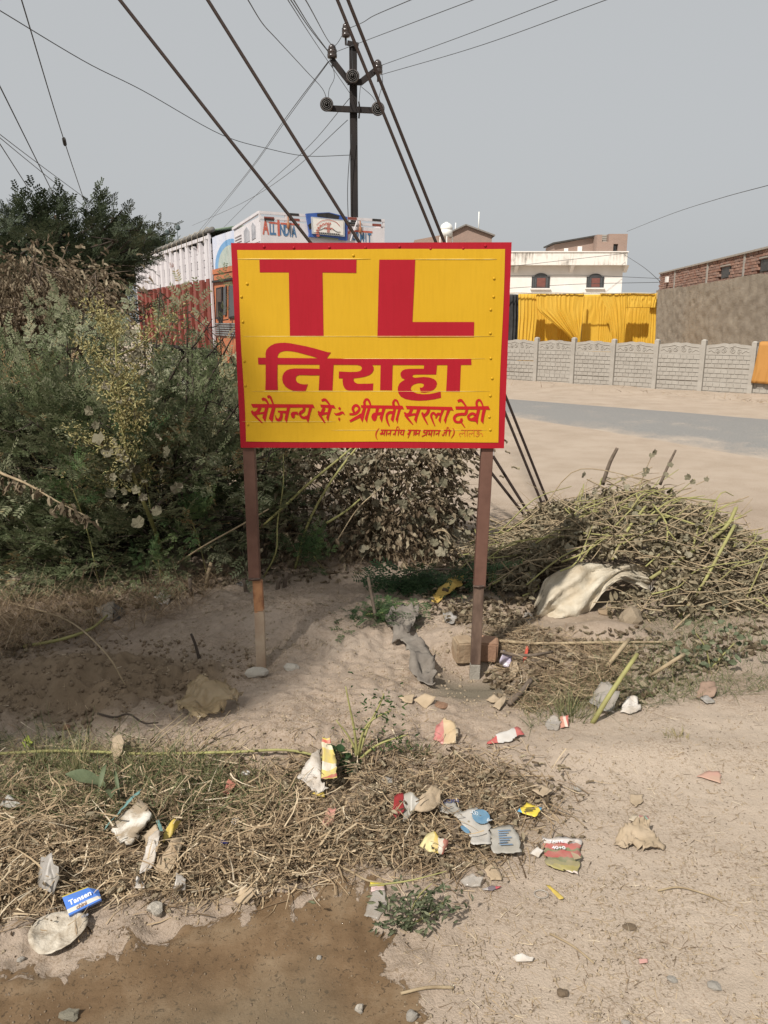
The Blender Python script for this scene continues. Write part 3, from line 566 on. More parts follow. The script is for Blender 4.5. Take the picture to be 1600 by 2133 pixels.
for i, y in enumerate((5.5, 6.6)):
    mb = MB(); mb.tube([(-.05, y-.05, BZ), (-.06, y, BZ+.25), (-.03, y+.03, BZ+.38)], [.008, .008, .006], 5); mb.lathe([(.02, -.03), (.06, 0), (.05, .06), (.01, .10)], (-.03, y+.03, BZ+.36), n=7); mb.build('knotted_rag', mat('dark_rag', (.05, .07, .07), (.1, .12, .12), 20, .9), truck)
# cab
cz0 = .75
mb = MB(); mb.box(.02, W-.02, .18, BY0-.02, cz0, 2.52); mb.build('cab_body', tor, truck)
mb = MB(); mb.box(.0, W, .1, BY0-.01, 2.525, 2.62); mb.build('cab_eave', tor, truck)
mb = MB(); mb.box(.03, W-.03, 1.35, BY0-.015, 2.625, 3.26); mb.build('sleeper_panel', tply, truck)
# painted arch on the sleeper panel
m_arch = mat('green_white_arch', (.34, .40, .36), (.44, .47, .42), 6, .6); m_archb = mat('blue_arch_outline', (.12, .28, .50), (.2, .36, .55), 5, .6)
for nme, r0, r1, m in (('arch_outline', .62, .80, m_archb), ('painted_arch', 0, .62, m_arch)):
    mb = MB(); c = (BY0-1.15, 2.63); n = 18; V = []
    for i in range(n+1):
        a = math.pi*i/n
        for r in (r0, r1): V.append((.026 if r0 else .024, c[0]+1.15*r*math.cos(a)*1.1, c[1]+.62*r*math.sin(a)))
    mb.add(V, [(2*i, 2*i+1, 2*i+3, 2*i+2) for i in range(n)]); mb.build(nme, m, truck)
def sq(name, x, pts, m, thick=.02, parent=truck):
    q = [side(*p) for p in pts]; n = len(q); V = [(x, a, b) for a, b in q]+[(x+thick, a, b) for a, b in q]
    F = [tuple(range(n)), tuple(range(2*n-1, n-1, -1))]+[(i, i+n, (i+1) % n+n, (i+1) % n) for i in range(n)]
    return MB().add(V, F).build(name, m, parent)
fr = sq('cab_window', -.012, [(451, 600), (463.5, 597), (463.5, 662), (451, 665)], tdk, .03); sq('pane', -.016, [(453, 603), (462, 601), (462, 659), (453, 661)], mat('brown_blind', (.10, .065, .05), None, 5, .5), .004, fr)
fr = sq('cab_window', -.012, [(466.5, 600), (471.5, 594), (471.5, 655), (466.5, 657)], tgl, .03)
fr = sq('cab_window', -.012, [(477, 597), (480, 591), (500, 590), (500, 660), (477, 664)], tdk, .03); sq('pane', -.016, [(479, 598), (482, 594), (499, 593), (499, 656), (479, 660)], tgl, .004, fr)
MB().box(-.03, .02, .3, BY0-.03, 2.36, 2.40).build('drip_rail', tdk, truck)
mb = MB()
for i in range(6): mb.box(-.02, .018, .4, BY0-.05, 1.30+i*.045, 1.325+i*.045)
mb.build('corrugated_trim', tmetal, truck)
MB().tube([(-.05, 1.9, 1.62), (-.22, 1.85, 1.60), (-.25, 1.8, 1.72)], .012, 6).build('mirror_arm', tdk, truck)
MB().box(-.30, -.22, 1.70, 1.74, 1.55, 1.95).build('wing_mirror', tdk, truck)
# headboard: side wing, front board, rails, crown panel
mb = MB(); b0 = side(487, 475); pts = [(0, 2.93), (0, 3.33), (.35, 3.31), (1.45, 3.22), (1.45, 2.90)]
V = [(0, a, b) for a, b in pts]+[(.03, a, b) for a, b in pts]; n = 5
mb.add(V, [tuple(range(n)), tuple(range(2*n-1, n-1, -1))]+[(i, i+n, (i+1) % n+n, (i+1) % n) for i in range(n)]); wing = mb.build('headboard_wing', tw, truck)
mb = MB(); V = [(W-x, a, b) for x, a, b in V]; mb.add(V, [tuple(range(n-1, -1, -1)), tuple(range(n, 2*n))]+[((i+1) % n, (i+1) % n+n, i+n, i) for i in range(n)]); mb.build('headboard_wing', tw, truck)
for pts in ([(.22, 3.0), (.22, 3.20), (.34, 3.27), (.42, 3.22), (.42, 2.98)], [(.55, 2.98), (.55, 3.15), (.68, 3.23), (.85, 3.17), (.85, 2.96)]):
    k = len(pts); MB().add([(-.008, a, b) for a, b in pts]+[(.0, a, b) for a, b in pts], [tuple(range(k)), tuple(range(2*k-1, k-1, -1))]+[(i, i+k, (i+1) % k+k, (i+1) % k) for i in range(k)]).build('arched_recess_shade', mat('recess_shade_grey', (.22, .22, .24), (.4, .4, .42), 4, .6), truck)  # flat raised plates, the shade of the cutouts painted in as grey
for i in range(4): MB().bar((-.012, 1.0, 2.98+.05*i), (-.012, 1.38, 2.96+.05*i), .02, .02, (0, 0, 1)).build('louvre_slat', tw, truck)
MB().bar((0, -.01, 3.40), (0, 1.5, 3.27), .04, .045, (0, 0, 1)).build('wing_rail', tw, truck)
MB().box(.0, W, -.03, .0, 2.90, 3.26).build('headboard_front', tw, truck)
for z_ in (3.31, 3.395): MB().bar((0, -.015, z_), (W, -.015, z_), .04, .045, (0, 0, 1)).build('headboard_rail', tw, truck)
for x in (.0, .47, W*.78, W-.02): MB().box(x-.015, x+.02, -.03, .0, 3.26, 3.42).build('rail_upright', tw, truck)
for i, (x, z_, m) in enumerate([(.16, 3.31, trd), (.16, 3.285, tdk), (.62, 3.395, tdk), (.63, 3.31, trd), (1.75, 3.395, trd), (1.72, 3.31, tdk), (2.25, 3.395, tdk), (2.25, 3.31, trd)]):
    MB().box(x-.09, x+.09, -.043, -.038, z_-.02, z_+.02).build('painted_flash', m, truck)
for x in (.50, W*.785): MB().lathe([(.01, -.1), (.03, -.06), (.03, 0), (.012, .03), (.012, .12)], (x, -.06, 3.24), n=10).build('horn', mat('rusty_horn', (.35, .16, .08), (.25, .1, .05), 10, .5), truck, True)
fxz = lambda pts: [front(*p) for p in pts]
def fq(name, y, pts, m, thick=.02, parent=truck):
    q = fxz(pts); n = len(q); V = [(a, y, b) for a, b in q]+[(a, y+thick, b) for a, b in q]
    F = [tuple(range(n-1, -1, -1)), tuple(range(n, 2*n))]+[((i+1) % n, (i+1) % n+n, i+n, i) for i in range(n)]
    return MB().add(V, F).build(name, m, parent)
crown = fq('crown_board', -.10, [(634, 446), (655, 444.5), (681, 443.5), (719, 453), (719, 502), (640, 494), (641, 486)], tblue, .06)
fq('crown_patch', -.104, [(656, 446), (680, 444.5), (702, 451), (700, 458), (656, 452)], tdk, .004, crown); fq('crown_patch', -.104, [(637, 470), (644, 465), (645, 476), (640, 480)], tdk, .004, crown)
fq('crown_patch', -.104, [(656, 492), (700, 497.5), (700, 501), (656, 496)], mat('olive_patch', (.12, .13, .09), None, 8, .6), .004, crown)
fr = fq('picture_frame', -.125, [(643, 453), (712, 460), (712, 494), (645, 488)], mat('pale_grey_frame', (.45, .46, .46), None, 8, .5), .03, crown)
fq('picture', -.130, [(646, 456), (709, 463), (709, 491), (648, 485)], tcream, .004, fr)
def fstroke(name, strokes, m, y):
    mb = MB()
    for i, stq in enumerate(strokes):
        q = resample(stq, 12 if len(stq) > 2 else 2); L = []; R = []
        for k in range(len(q)):
            d = q[min(k+1, len(q)-1)]-q[max(k-1, 0)]; l = math.hypot(d[0], d[1])+1e-9; w = q[k][2]/2; nx_, ny_ = -d[1]/l*w, d[0]/l*w
            L.append((q[k][0]+nx_, q[k][1]+ny_)); R.append((q[k][0]-nx_, q[k][1]-ny_))
        k = len(L); V = [(*(lambda a: (a[0], y-.0001*i, a[1]))(front(*p)),) for p in L+R]; mb.add(V, [(j, j+1, k+j+1, k+j) for j in range(k-1)])
    return mb.build(name, m, fr)
zz = lambda x, y, w: (480+x*.2125, 430+y*.2125, w*.2125)
fstroke('bow_motif', [[zz(812, 238, 4), zz(850, 238, 6), zz(900, 215, 6), zz(920, 220, 6), zz(905, 232, 5)], [zz(1050, 258, 4), zz(1010, 255, 6), zz(965, 222, 6), zz(945, 225, 6), zz(958, 238, 5)]], tdk, -.1345)
fstroke('bow_motif', [[zz(890, 232, 5), zz(905, 215, 8), zz(920, 225, 9), zz(935, 226, 9), zz(950, 224, 9), zz(965, 220, 8), zz(975, 240, 5)], [zz(922, 178, 5), zz(920, 260, 5)], [zz(932, 172, 5), zz(930, 268, 5)], [zz(942, 180, 5), zz(940, 262, 5)]], tred, -.1350)
arc = []
for i in range(16):
    a = math.radians(205-i*8.3); cx, cy = 930, 262; x0, y0 = cx+118*math.cos(a), cy-100*math.sin(a); x1, y1 = cx+92*math.cos(a), cy-76*math.sin(a)
    arc.append([zz(x0, y0, 6), zz(x1, y1, 6)]); 
    if i % 2: arc.append([zz(x0-8, y0+6, 6), zz((x0+x1)/2+10, (y0+y1)/2+2, 6)])
arc.append([zz(815, 190, 5), zz(860, 152, 5), zz(930, 140, 5), zz(1000, 158, 5), zz(1042, 200, 5)])
fstroke('picture_lettering', arc, tred, -.1345)
fstroke('picture_lettering', [[zz(815+i*21, 262+i*1.6, 9), zz(827+i*21, 268+i*1.6, 9)] for i in range(11)]+[[zz(815, 258, 3), zz(1045, 276, 3)]], tdk, -.1345)
def tfront(s, px, py, size, m, off=.004, sq_=1.):
    x, z_ = front(px, py); mt = Matrix.Translation((x, -.035, z_)) @ Matrix.Rotation(math.radians(90), 4, 'X'); return text_obj('headboard_letter', s, size, m, truck, mt, off, sq_)
tfront('A', 552, 474.5, .34, tred, .010, .46); tfront('LL', 566.5, 479.5, .24, tbl, .008, .50); tfront('I', 579, 476.5, .36, tred, .012, .7)
for ch, x, y in (('N', 586.5, 480), ('D', 595.5, 482), ('I', 603, 483), ('A', 611, 484)): tfront(ch, x, y, .25, tbl, .008, .50)
tfront('P', 724.5, 487, .32, tred, .010, .5)
for ch, x, y in (('E', 735, 492.5), ('R', 743, 494), ('M', 752.5, 495.5), ('I', 760.5, 496.5), ('T', 768, 497)): tfront(ch, x, y, .215, tbl, .007, .56)
fq('lettering_bar', -.0355, [(559, 462), (577, 464), (577, 467), (559, 465.5)], tred, .003); fq('lettering_bar', -.0355, [(583, 464), (622, 466.5), (622, 470), (583, 467.5)], tred, .003); fq('lettering_bar', -.0355, [(729, 479), (774, 482), (774, 485.5), (729, 482.5)], tred, .003)
MB().tube([(W*.70, -.06, 3.0), (W*.76, -.06, 3.36)], .012, 5).build('stay_bar', tw, truck)
# cab front, running gear
m_visor = mat('pale_visor', (.40, .36, .30), (.3, .25, .2), 8, .6)
mb = MB(); V = []
for i in range(13):
    x = .05+(W-.1)*i/12; h = 2.72+.16*math.sin(math.pi*i/12); V += [(x, -.12-.18*math.sin(math.pi*i/12), h), (x, .18, h+.02), (x, .18, 2.55), (x, -.10-.12*math.sin(math.pi*i/12), 2.6)]
mb.add(V, [(4*i+a, 4*i+(a+1) % 4, 4*(i+1)+(a+1) % 4, 4*(i+1)+a) for i in range(12) for a in range(4)]); mb.build('sun_visor', m_visor, truck)
for x0, x1 in ((.18, 1.18), (1.24, W-.18)): MB().box(x0, x1, .155, .175, 1.72, 2.4).build('windscreen', tgl, truck)
mb = MB()
for i in range(7): mb.box(.5, W-.5, .14, .17, 1.0+i*.08, 1.045+i*.08)
mb.build('grille', tmetal, truck)
MB().box(-.02, W+.02, -.02, .15, .55, .80).build('bumper', tw, truck)
for x in (.3, W-.3): MB().lathe([(.11, 0), (.11, .03), (.08, .06)], (x, .17, 1.05), (0, -1, 0), 16).build('headlight', mat('lamp_glass', (.6, .6, .58), None, 5, .2), truck, True)
for x in (.55, W-.75): MB().box(x, x+.2, .3, BY1-.1, .62, .85).build('chassis_rail', tdk, truck)
m_tyre = mat('tyre_rubber', (.03, .03, .03), (.05, .047, .043), 20, .9, .3, 40)
for y in (1.2, 8.0, 9.3):
    for x, s in ((.18, -1), (W-.18, 1)):
        w = MB().lathe([(.30, -.13), (.48, -.14), (.51, -.09), (.51, .09), (.48, .14), (.30, .13)], (x, y, .51), (s, 0, 0), 28).build('wheel', m_tyre, truck, True)
        MB().lathe([(.29, .0), (.29, .10), (.2, .11), (.12, .05), (.06, .13), (.02, .14)], (x, y, .51), (s, 0, 0), 20).build('rim', tmetal, w, True)
# ================================================================== ELECTRICITY POLE
PY = 19.0
m_pole = mat('dark_rusty_rail', (.011, .009, .009), (.022, .016, .014), 9, .8, .2, 40, sx=(1, 1, .2)); m_ins = mat('dark_glazed_porcelain', (.03, .022, .02), (.06, .045, .04), 9, .2, spec=.6)
m_insw = mat('dusty_porcelain_rim', (.17, .16, .15), (.09, .085, .08), 20, .5); m_wire = mat('dull_aluminium_wire', (.035, .035, .037), (.06, .06, .06), 5, .6)
pb = P(738, 455, PY); pole = empty('electricity_pole', (pb[0], PY, 0), 0, 'tall dark steel electricity pole with cross arms and disc insulators', 'utility pole')
po = np.array([pb[0], PY, 0])
def Q(px, py, Y=PY): return P(px, py, Y)-po
top = Q(735.5, 95)
mb = MB(); mb.bar((0, -.04, -.3), (top[0], -.04, top[2]), .17, .018); mb.bar((0, .04, -.3), (top[0], .04, top[2]), .17, .018); mb.bar((.0, 0, -.3), (top[0], 0, top[2]), .03, .07)
mb.build('rail_shaft', m_pole, pole)
a = Q(682, 228); b = Q(790, 233); mb = MB(); mb.bar((a[0], -.10, a[2]), (b[0], -.10, b[2]), .12, .07, (0, 1, 0)); mb.build('cross_arm', m_pole, pole)
l = Q(692, 127); c1 = Q(727, 172); c2 = Q(752, 174); r_ = Q(786, 147)
mb = MB(); mb.bar((l[0], -.10, l[2]), (c1[0], -.10, c1[2]), .12, .07); mb.bar((c1[0]-.03, -.102, c1[2]-.01), (c2[0]+.03, -.102, c2[2]), .12, .068); mb.bar((c2[0], -.10, c2[2]), (r_[0], -.10, r_[2]), .12, .07); mb.build('v_arm', m_pole, pole)
mb = MB(); t2 = Q(724, 92); t3 = Q(747, 97); mb.bar((t2[0], -.08, t2[2]), (t3[0], -.08, t3[2]), .09, .07); mb.build('top_bracket', m_pole, pole)
t4 = Q(720.5, 72); mb = MB(); mb.tube([(t4[0], -.08, t2[2]-.03), (t4[0], -.08, t4[2])], .025, 6); mb.build('pin', m_pole, pole)
def pin_ins(px, py, h=.30, s=1.):
    q = Q(px, py); k = s*.11
    o = MB().lathe([(k*.45, 0), (k*.95, .02), (k, .07), (k*.7, .09), (k*.95, .11), (k*.95, .16), (k*.65, .18), (k*.8, .20), (k*.7, .25), (k*.3, .29)], (q[0], -.10, q[2]-.15), n=14).build('pin_insulator', m_ins, pole, True)
    for hz in (.085, .175): MB().lathe([(k*.86, -.008), (k*1.0, 0), (k*.86, .008)], (q[0], -.10, q[2]-.15+hz), n=14).build('glaze_rim', m_insw, o)
    MB().tube([(q[0], -.10, q[2]-.15), (q[0], -.10, q[2]-.30)], .02, 6).build('pin', m_pole, pole)
pin_ins(721, 66, s=.85); pin_ins(692.5, 110); pin_ins(787, 142)
for px, py in ((735.5, 165), (682, 223), (787.5, 232)):
    q = Q(px, py); o = MB().lathe([(.14, .0), (.15, .02), (.14, .05), (.06, .07), (.05, .12)], (q[0], -.155, q[2]), (0, 1, 0), 24).build('disc_insulator', m_ins, pole, True)
    o.location.y -= .09
    for r0 in (.125, .09, .055, .02): MB().lathe([(r0-.008, 0), (r0, -.006), (r0+.004, 0)] if r0 > .03 else [(r0, 0), (r0*.7, -.05), (.004, -.06)], (q[0], -.156, q[2]), (0, 1, 0), 24).build('disc_ring', m_insw, o, True)
mb = MB(); q = Q(748, 230); mb.tube([(q[0], -.16, q[2]+.14), (q[0]+.02, -.17, q[2]), (q[0], -.16, q[2]-.2)], .02, 6); mb.build('clamp', m_pole, pole)
# ------------------------------------------------------------------ wires
GW = 'thin overhead wires'
def wire(pts, r, label, n=24, ext0=0., ext1=0., group=GW, name='overhead_wire', m=None):
    W_ = [P(*p) if len(p) == 3 else np.array(p[:3]) for p in pts]
    if ext0: W_ = [W_[0]+(W_[0]-W_[1])*ext0]+W_
    if ext1: W_ = W_+[W_[-1]+(W_[-1]-W_[-2])*ext1]
    q = resample(W_, n) if len(W_) > 2 else np.linspace(W_[0], W_[1], 2); c = q[0].copy()
    o = MB().tube(q-c, r, 5).build(name, m or m_wire, None, True, c); return tag(o, label, 'wire', group)
lt = 'thin wire slanting down behind the dark tree'
w = wire([(45, 0, 9), (135, 297, 14), (200, 490, 21)], .0075, 'wire with a dark splice dropping steeply behind the dark tree', ext0=.6)
MB().tube([P(133, 289, 13.85)-np.array(w.location), P(135.5, 301, 14.1)-np.array(w.location)], .03, 6).build('splice', tdk, w)
wire([(0, 180, 10), (135, 452, 18), (160, 500, 21)], .008, lt, ext0=.6); wire([(0, 300, 13), (90, 440, 18), (125, 495, 21)], .008, lt, ext0=.6)
wire([(0, 280, 14), (110, 363, 18), (330, 525, 30)], .007, lt, ext0=.5); wire([(0, 287, 14), (105, 373, 18), (300, 530, 30)], .007, lt, ext0=.5)
wire([(0, 22, 11), (180, 130, 13), (300, 190, 14.5), (460, 280, 16.5), (560, 310, 17.6), (640, 325, 18.3), (729, 323, 18.9)], .007, 'long sagging service wire meeting the pole shaft', 48, ext0=.4)
for dx in (0, 6): wire([(690-dx, 122+dx, 18.8), (600-dx*.7, 245, 24), (510-dx*.5, 370, 34), (415-dx, 488, 60)], .008+dx*.0002, 'thin wire running from the upper arm insulator down behind the lorry', 30)
wire([(728, 205, 19.1), (640, 308, 25), (540, 400, 34), (440, 500, 50)], .008, 'thin wire leaving the shaft below the upper arm towards the lorry roof'); wire([(724, 250, 19.1), (600, 362, 27), (500, 425, 38), (400, 470, 60)], .008, 'thin wire leaving the shaft under the cross arm')
wire([(517, 0, 9), (548, 50, 11), (580, 85, 13), (640, 150, 16.4), (672, 185, 18.2), (682, 212, 18.75)], .0065, 'kinked wire dropping to a disc insulator of the cross arm', 36, ext0=.5)
for a0, b0 in ((606, 690), (612, 691)): wire([(a0, 0, 10), ((a0+b0)/2-2, 60, 14), (b0-6, 108, 18.6)], .0075, 'thin wire coming in to the pin insulator on the raised arm end', ext0=.6)
wire([(637, 0, 10), (694, 95, 18.6), (720, 62, 18.9)], .007, 'thin wire hooked between two pin insulators', ext0=.5); wire([(600, 0, 10), (660, 93, 16), (733, 200, 18.9)], .006, 'thin wire ending on the shaft between the arms', ext0=.5)
lr_ = 'thin wire leaving the pole insulators over the road'
wire([(724, 60, 18.9), (755, 47, 17.4), (780, 32, 16), (855, 0, 13)], .007, lr_, ext1=.8); wire([(694, 110, 18.85), (800, 70, 16), (985, 0, 13)], .006, lr_, ext1=.8)
wire([(789, 138, 18.85), (950, 80, 16), (1160, 0, 13)], .006, lr_, ext1=.8); wire([(789, 157, 18.85), (1000, 95, 16), (1262, 0, 13)], .006, lr_, ext1=.8)
wire([(1600, 386, 24), (1500, 413, 30), (1400, 445, 40), (1306, 482, 55)], .011, 'service wire sloping to the rooftop brick room', ext0=.5)
for pts in ([(690, 128, 18.8), (697, 160, 18.8), (686, 185, 18.8), (684, 205, 18.8)], [(795, 150, 18.8), (797, 175, 18.8), (790, 200, 18.8), (789, 218, 18.8)], [(752, 180, 18.8), (775, 200, 18.8), (786, 218, 18.8)], [(733, 100, 18.8), (734, 130, 18.75), (736, 155, 18.7)], [(751, 178, 18.8), (747, 222, 18.8)]):
    W_ = [P(*p)-po for p in pts]; MB().tube(resample(W_, 10), .006, 4).build('jumper_wire', m_wire, pole)
W_ = [P(x, y, 18.8)-po for x, y in ((733, 280), (727, 340), (724, 400), (726, 470))]; MB().tube(resample(W_, 12), .008, 4).build('loose_cable', m_wire, pole)
lb = 'thin service wire crossing in front of the white house'
wire([(1020, 603, 34), (1200, 592, 34), (1372, 588, 30.5)], .010, lb); wire([(1020, 575, 34), (1200, 573, 36), (1374, 580, 30.6)], .009, lb); wire([(1300, 530, 54), (1340, 556, 40), (1374, 585, 30.6)], .012, lb); wire([(1020, 560, 50), (1150, 545, 52), (1300, 528, 54)], .014, lb)
# ------------------------------------------------------------------ stay cables
m_stay = mat('rusty_twisted_steel', (.026, .017, .014), (.052, .034, .027), 60, .75, .5, 200, sx=(1, 1, 3), dist=.002)
for (tx, bx, by, lab) in (((250, 0), 1118, 1122, 'rusty stay cable crossing in front of the lorry cab roof edge'), ((433, 0), 1130, 1132, 'rusty stay cable crossing in front of the lorry headboard'),
                          ((703, 0), 1146, 1108, 'steep rusty stay cable passing in front of the pole top'), ((725, 0), 1150, 1085, 'steep rusty stay cable just clear of the pole top')):
    A = G0(bx, by); A[2] = .06; B = P(*tx, 5.15); D_ = B-A; B2 = A+D_*2.1; n = 40
    pts = np.linspace(0, 1, n)[:, None]*(B2-A)[None]
    o = MB().tube(pts, .0105, 8).build('stay_cable', m_stay, None, True, A); tag(o, lab, 'cable', 'stay cables')
for bx, by, lab in ((1122, 1128, 'rusty anchor rod where two stay cables meet, beside the post'), (1149, 1100, 'rusty anchor rod of the steeper pair of stay cables')):
    A = G0(bx, by); o = empty('stay_anchor', (A[0], A[1], 0), 0, lab, 'anchor', 'stay anchors')
    MB().tube([(.10, .02, -.15), (.02, 0, .06), (-.08, -.01, .22)], [.028, .030, .018], 8).build('rod', m_stay, o, True); MB().tube([(-.02, -.03, .1), (-.05, .03, .17), (0, .03, .12), (-.02, -.03, .1)], .012, 6).build('shackle', m_stay, o, True)
# ================================================================== CONCRETE FENCE
m_conc = mat('pale_precast_concrete', (.36, .335, .295), (.29, .265, .23), 6, .95, .5, 60, lo=.3, hi=.7, dist=.006)
SPAN = float(np.linalg.norm(F2-F1))/5; FANG = math.atan2(FD[1], FD[0])
fence = empty('precast_fence', (*F1, 0), FANG, 'pale precast concrete fence with brick-pattern panels and scrolled top edge', 'fence')
HF = 1.14
pme = MB().box(-.05, .05, -.055, .06, -.25, HF+.02).add([(-.05, -.055, HF+.021), (.05, -.055, HF+.021), (.05, .06, HF+.021), (-.05, .06, HF+.021), (-.02, -.02, HF+.05), (.02, -.02, HF+.05), (.02, .03, HF+.05), (-.02, .03, HF+.05)], [(0, 1, 5, 4), (1, 2, 6, 5), (2, 3, 7, 6), (3, 0, 4, 7), (4, 5, 6, 7)]).mesh('post')
# plank with three courses of brick relief
PH = .285; w = SPAN-.105; mb = MB(); mb.box(0, w, 0, .045, -.004, PH+.006)
for r in range(3):
    zz0 = .008+r*(PH-.012)/3; x = .0 if r % 2 else -.07
    while x < w:
        x0, x1 = max(x, .004), min(x+.135, w-.004)
        if x1-x0 > .02: mb.box(x0, x1, -.012-.003*random.random(), -.001, zz0, zz0+(PH-.012)/3-.012)
        x += .147
plank = mb.mesh('brick_panel')
mb = MB(); n = 40; V = []
for i in range(n+1):
    u = i/n; h = .20+.035*max(0, math.sin(math.pi*u))+.018*abs(math.sin(4*math.pi*u))*(1 if .2 < u < .8 else .3); V += [(u*w, 0, 0), (u*w, .045, 0), (u*w, .045, h), (u*w, 0, h)]
mb.add(V, [(4*i+a_, 4*i+(a_+1) % 4, 4*i+4+(a_+1) % 4, 4*i+4+a_) for i in range(n) for a_ in range(4)]+[(3, 2, 1, 0), (4*n, 4*n+1, 4*n+2, 4*n+3)])
def spiral(cx, cz, r, a0, turns, sgn): return [(cx+r*(1-t*.75)*math.cos(a0+sgn*t*turns*6.283), -.004, cz+r*(1-t*.75)*math.sin(a0+sgn*t*turns*6.283)) for t in np.linspace(0, 1, 16)]
for s_ in (-1, 1):
    c = w/2
    mb.tube(spiral(c+s_*.10, .10, .062, math.pi/2, 1.4, s_), .010, 5); mb.tube(spiral(c+s_*.235, .09, .052, -math.pi/2, 1.4, -s_), .009, 5)
    mb.tube([(c+s_*.28, -.004, .05), (c+s_*.36, -.004, .10), (c+s_*.43, -.004, .07)], .009, 5); mb.tube([(c+s_*.02, -.004, .16), (c+s_*.12, -.004, .195), (c+s_*.25, -.004, .165), (c+s_*.42, -.004, .15)], .009, 5)
orn = mb.mesh('scroll_panel')
for i in range(-4, 9):
    put('post', pme, m_conc, fence).location = (i*SPAN, 0, .012*math.sin(i*2.1))
    if i == 8: break
    for r in range(3):
        o = put('brick_panel', plank, m_conc, fence); o.location = (i*SPAN+.0525, .01*math.sin(i*3+r), .0+r*(PH+.004)+(.012 if (i*7+r) % 5 == 0 else 0)); o.rotation_euler.y = .006*math.sin(i*5+r*2)
    o = put('scroll_panel', orn, m_conc, fence); o.location = (i*SPAN+.0525, 0, 3*(PH+.004)+.004); o.rotation_euler.y = .004*math.sin(i*4)
# orange cloth over the fence at the right
def drape(name, label, cat, rows, m, amp=.04, freq=16, nu=60, nv=16, group=None, seed=0, thick=.01, noise=.5):
    """hanging cloth: rows = [(left point, right point)] from top to bottom"""
    V = []; rr = np.array(rows, float); ro = rr[0].mean(0)
    for j in range(nv+1):
        v = j/nv*(len(rows)-1); k = min(int(v), len(rows)-2); t = v-k; A = rr[k][0]*(1-t)+rr[k+1][0]*t; B = rr[k][1]*(1-t)+rr[k+1][1]*t
        for i in range(nu+1):
            u = i/nu; p = A*(1-u)+B*u; ph = freq*6.283*(u+.10*noise*fbm(np.array([u*6.]), np.array([j*.05]), 3, seed)[0])+1.2*fbm(np.array([u*3.]), np.array([j*.12]), 2, seed+5)[0]
            d = amp*(.35+.65*j/nv)*(math.sin(ph)+.4*math.sin(2.3*ph+seed))*(.35+1.3*vnoise(u*freq*.7, j*.08, seed+3)); dv = B-A; nn = np.array([dv[1], -dv[0], 0]); nn = nn/np.linalg.norm(nn); V.append(p-ro+nn*d)
    F = [(j*(nu+1)+i, (j+1)*(nu+1)+i, (j+1)*(nu+1)+i+1, j*(nu+1)+i+1) for j in range(nv) for i in range(nu)]
    o = put(name, arr_mesh(name, V, np.array(F), smooth=True), m, None, ro); o.modifiers.new('s', 'SOLIDIFY').thickness = thick; return tag(o, label, cat, group)
def clothmat(name, c1, c2, tr=.35):
    m, t, b = new_mat(name); n = tex(t, 1.5, 4); r = ramp(t, [(.35, c1), (.65, c2)]); t.links.new(n.outputs[0], r.inputs[0]); t.links.new(r.outputs[0], b.inputs['Base Color']); b.inputs['Roughness'].default_value = .75
    tl = nd(t, 'ShaderNodeBsdfTranslucent'); t.links.new(r.outputs[0], tl.inputs[0]); ms = nd(t, 'ShaderNodeMixShader'); ms.inputs[0].default_value = tr
    t.links.new(b.outputs[0], ms.inputs[1]); t.links.new(tl.outputs[0], ms.inputs[2]); t.links.new(ms.outputs[0], t.nodes['Material Output'].inputs[0]); return m
m_ycl = clothmat('yellow_satin', (.74, .46, .04), (.78, .52, .07)); m_ocl = clothmat('orange_cotton', (.44, .205, .045), (.50, .245, .06), .2); m_bcl = mat('black_tent_cloth', (.025, .025, .025), (.05, .05, .05), 4, .8, .3, 20)
fx = lambda s_, z_, o_=-.10: np.array([*(F1+FD*s_+np.array([FD[1], -FD[0]])*(-o_)), z_])
sL = 5.12*SPAN/1.0
drape('draped_cloth', 'orange cloth hung over the concrete fence beside the road', 'cloth', [[fx(sL, HF+.04, -.02), fx(sL+.9, HF+.05, -.02)], [fx(sL-.01, HF+.02), fx(sL+.95, HF+.02)], [fx(sL-.06, .7), fx(sL+.95, .7)], [fx(sL-.10, .32), fx(sL+.95, .28)]], m_ocl, .016, 3.3, 60, 18, None, 4)
# yellow tent side cloths
YC = 26.0
def pr(x0, x1, y, Y=YC): return [P(x0, y, Y), P(x1, y, Y)]
GC = 'yellow tent side cloths'
def dr(label, rows, Y, amp, freq, seed, m=m_ycl, nu=90): return drape('tent_cloth', label, 'cloth', [pr(a_, b_, y_, Y) for a_, b_, y_ in rows], m, amp, freq, nu, 18, GC, seed, .01, 1.3)
dr('long pleated yellow cloth hanging farther back behind the gathered ones', [(1105, 1362, 613), (1105, 1362, 660), (1105, 1362, 770)], 26.75, .020, 30, 1, nu=260)
dr('narrow yellow cloth hanging straight beside the black cloth', [(1080, 1120, 612), (1080, 1119, 660), (1078, 1113, 712), (1076, 1112, 765)], 26.1, .032, 5, 2)
dr('yellow cloth swept aside to a slanting edge', [(1117, 1216, 612), (1119, 1214, 645), (1158, 1211, 678), (1199, 1209, 712), (1203, 1210, 765)], 26.0, .028, 10, 3)
dr('gathered yellow cloth falling between two open bays', [(1250, 1308, 611), (1264, 1306, 645), (1272, 1303, 690), (1277, 1299, 765)], 26.0, .03, 7, 5)
dr('short yellow cloth added for the lit band next to the plastered wall', [(1305, 1368, 611), (1305, 1367, 626), (1305, 1367, 641)], 26.0, .02, 9, 6)  # separate short cloth added to make the lit band above the shade
dr('slim yellow cloth edge against the plastered wall', [(1355, 1368, 612), (1353, 1367, 660), (1349, 1365, 712), (1347, 1364, 765)], 26.15, .03, 2.5, 7)
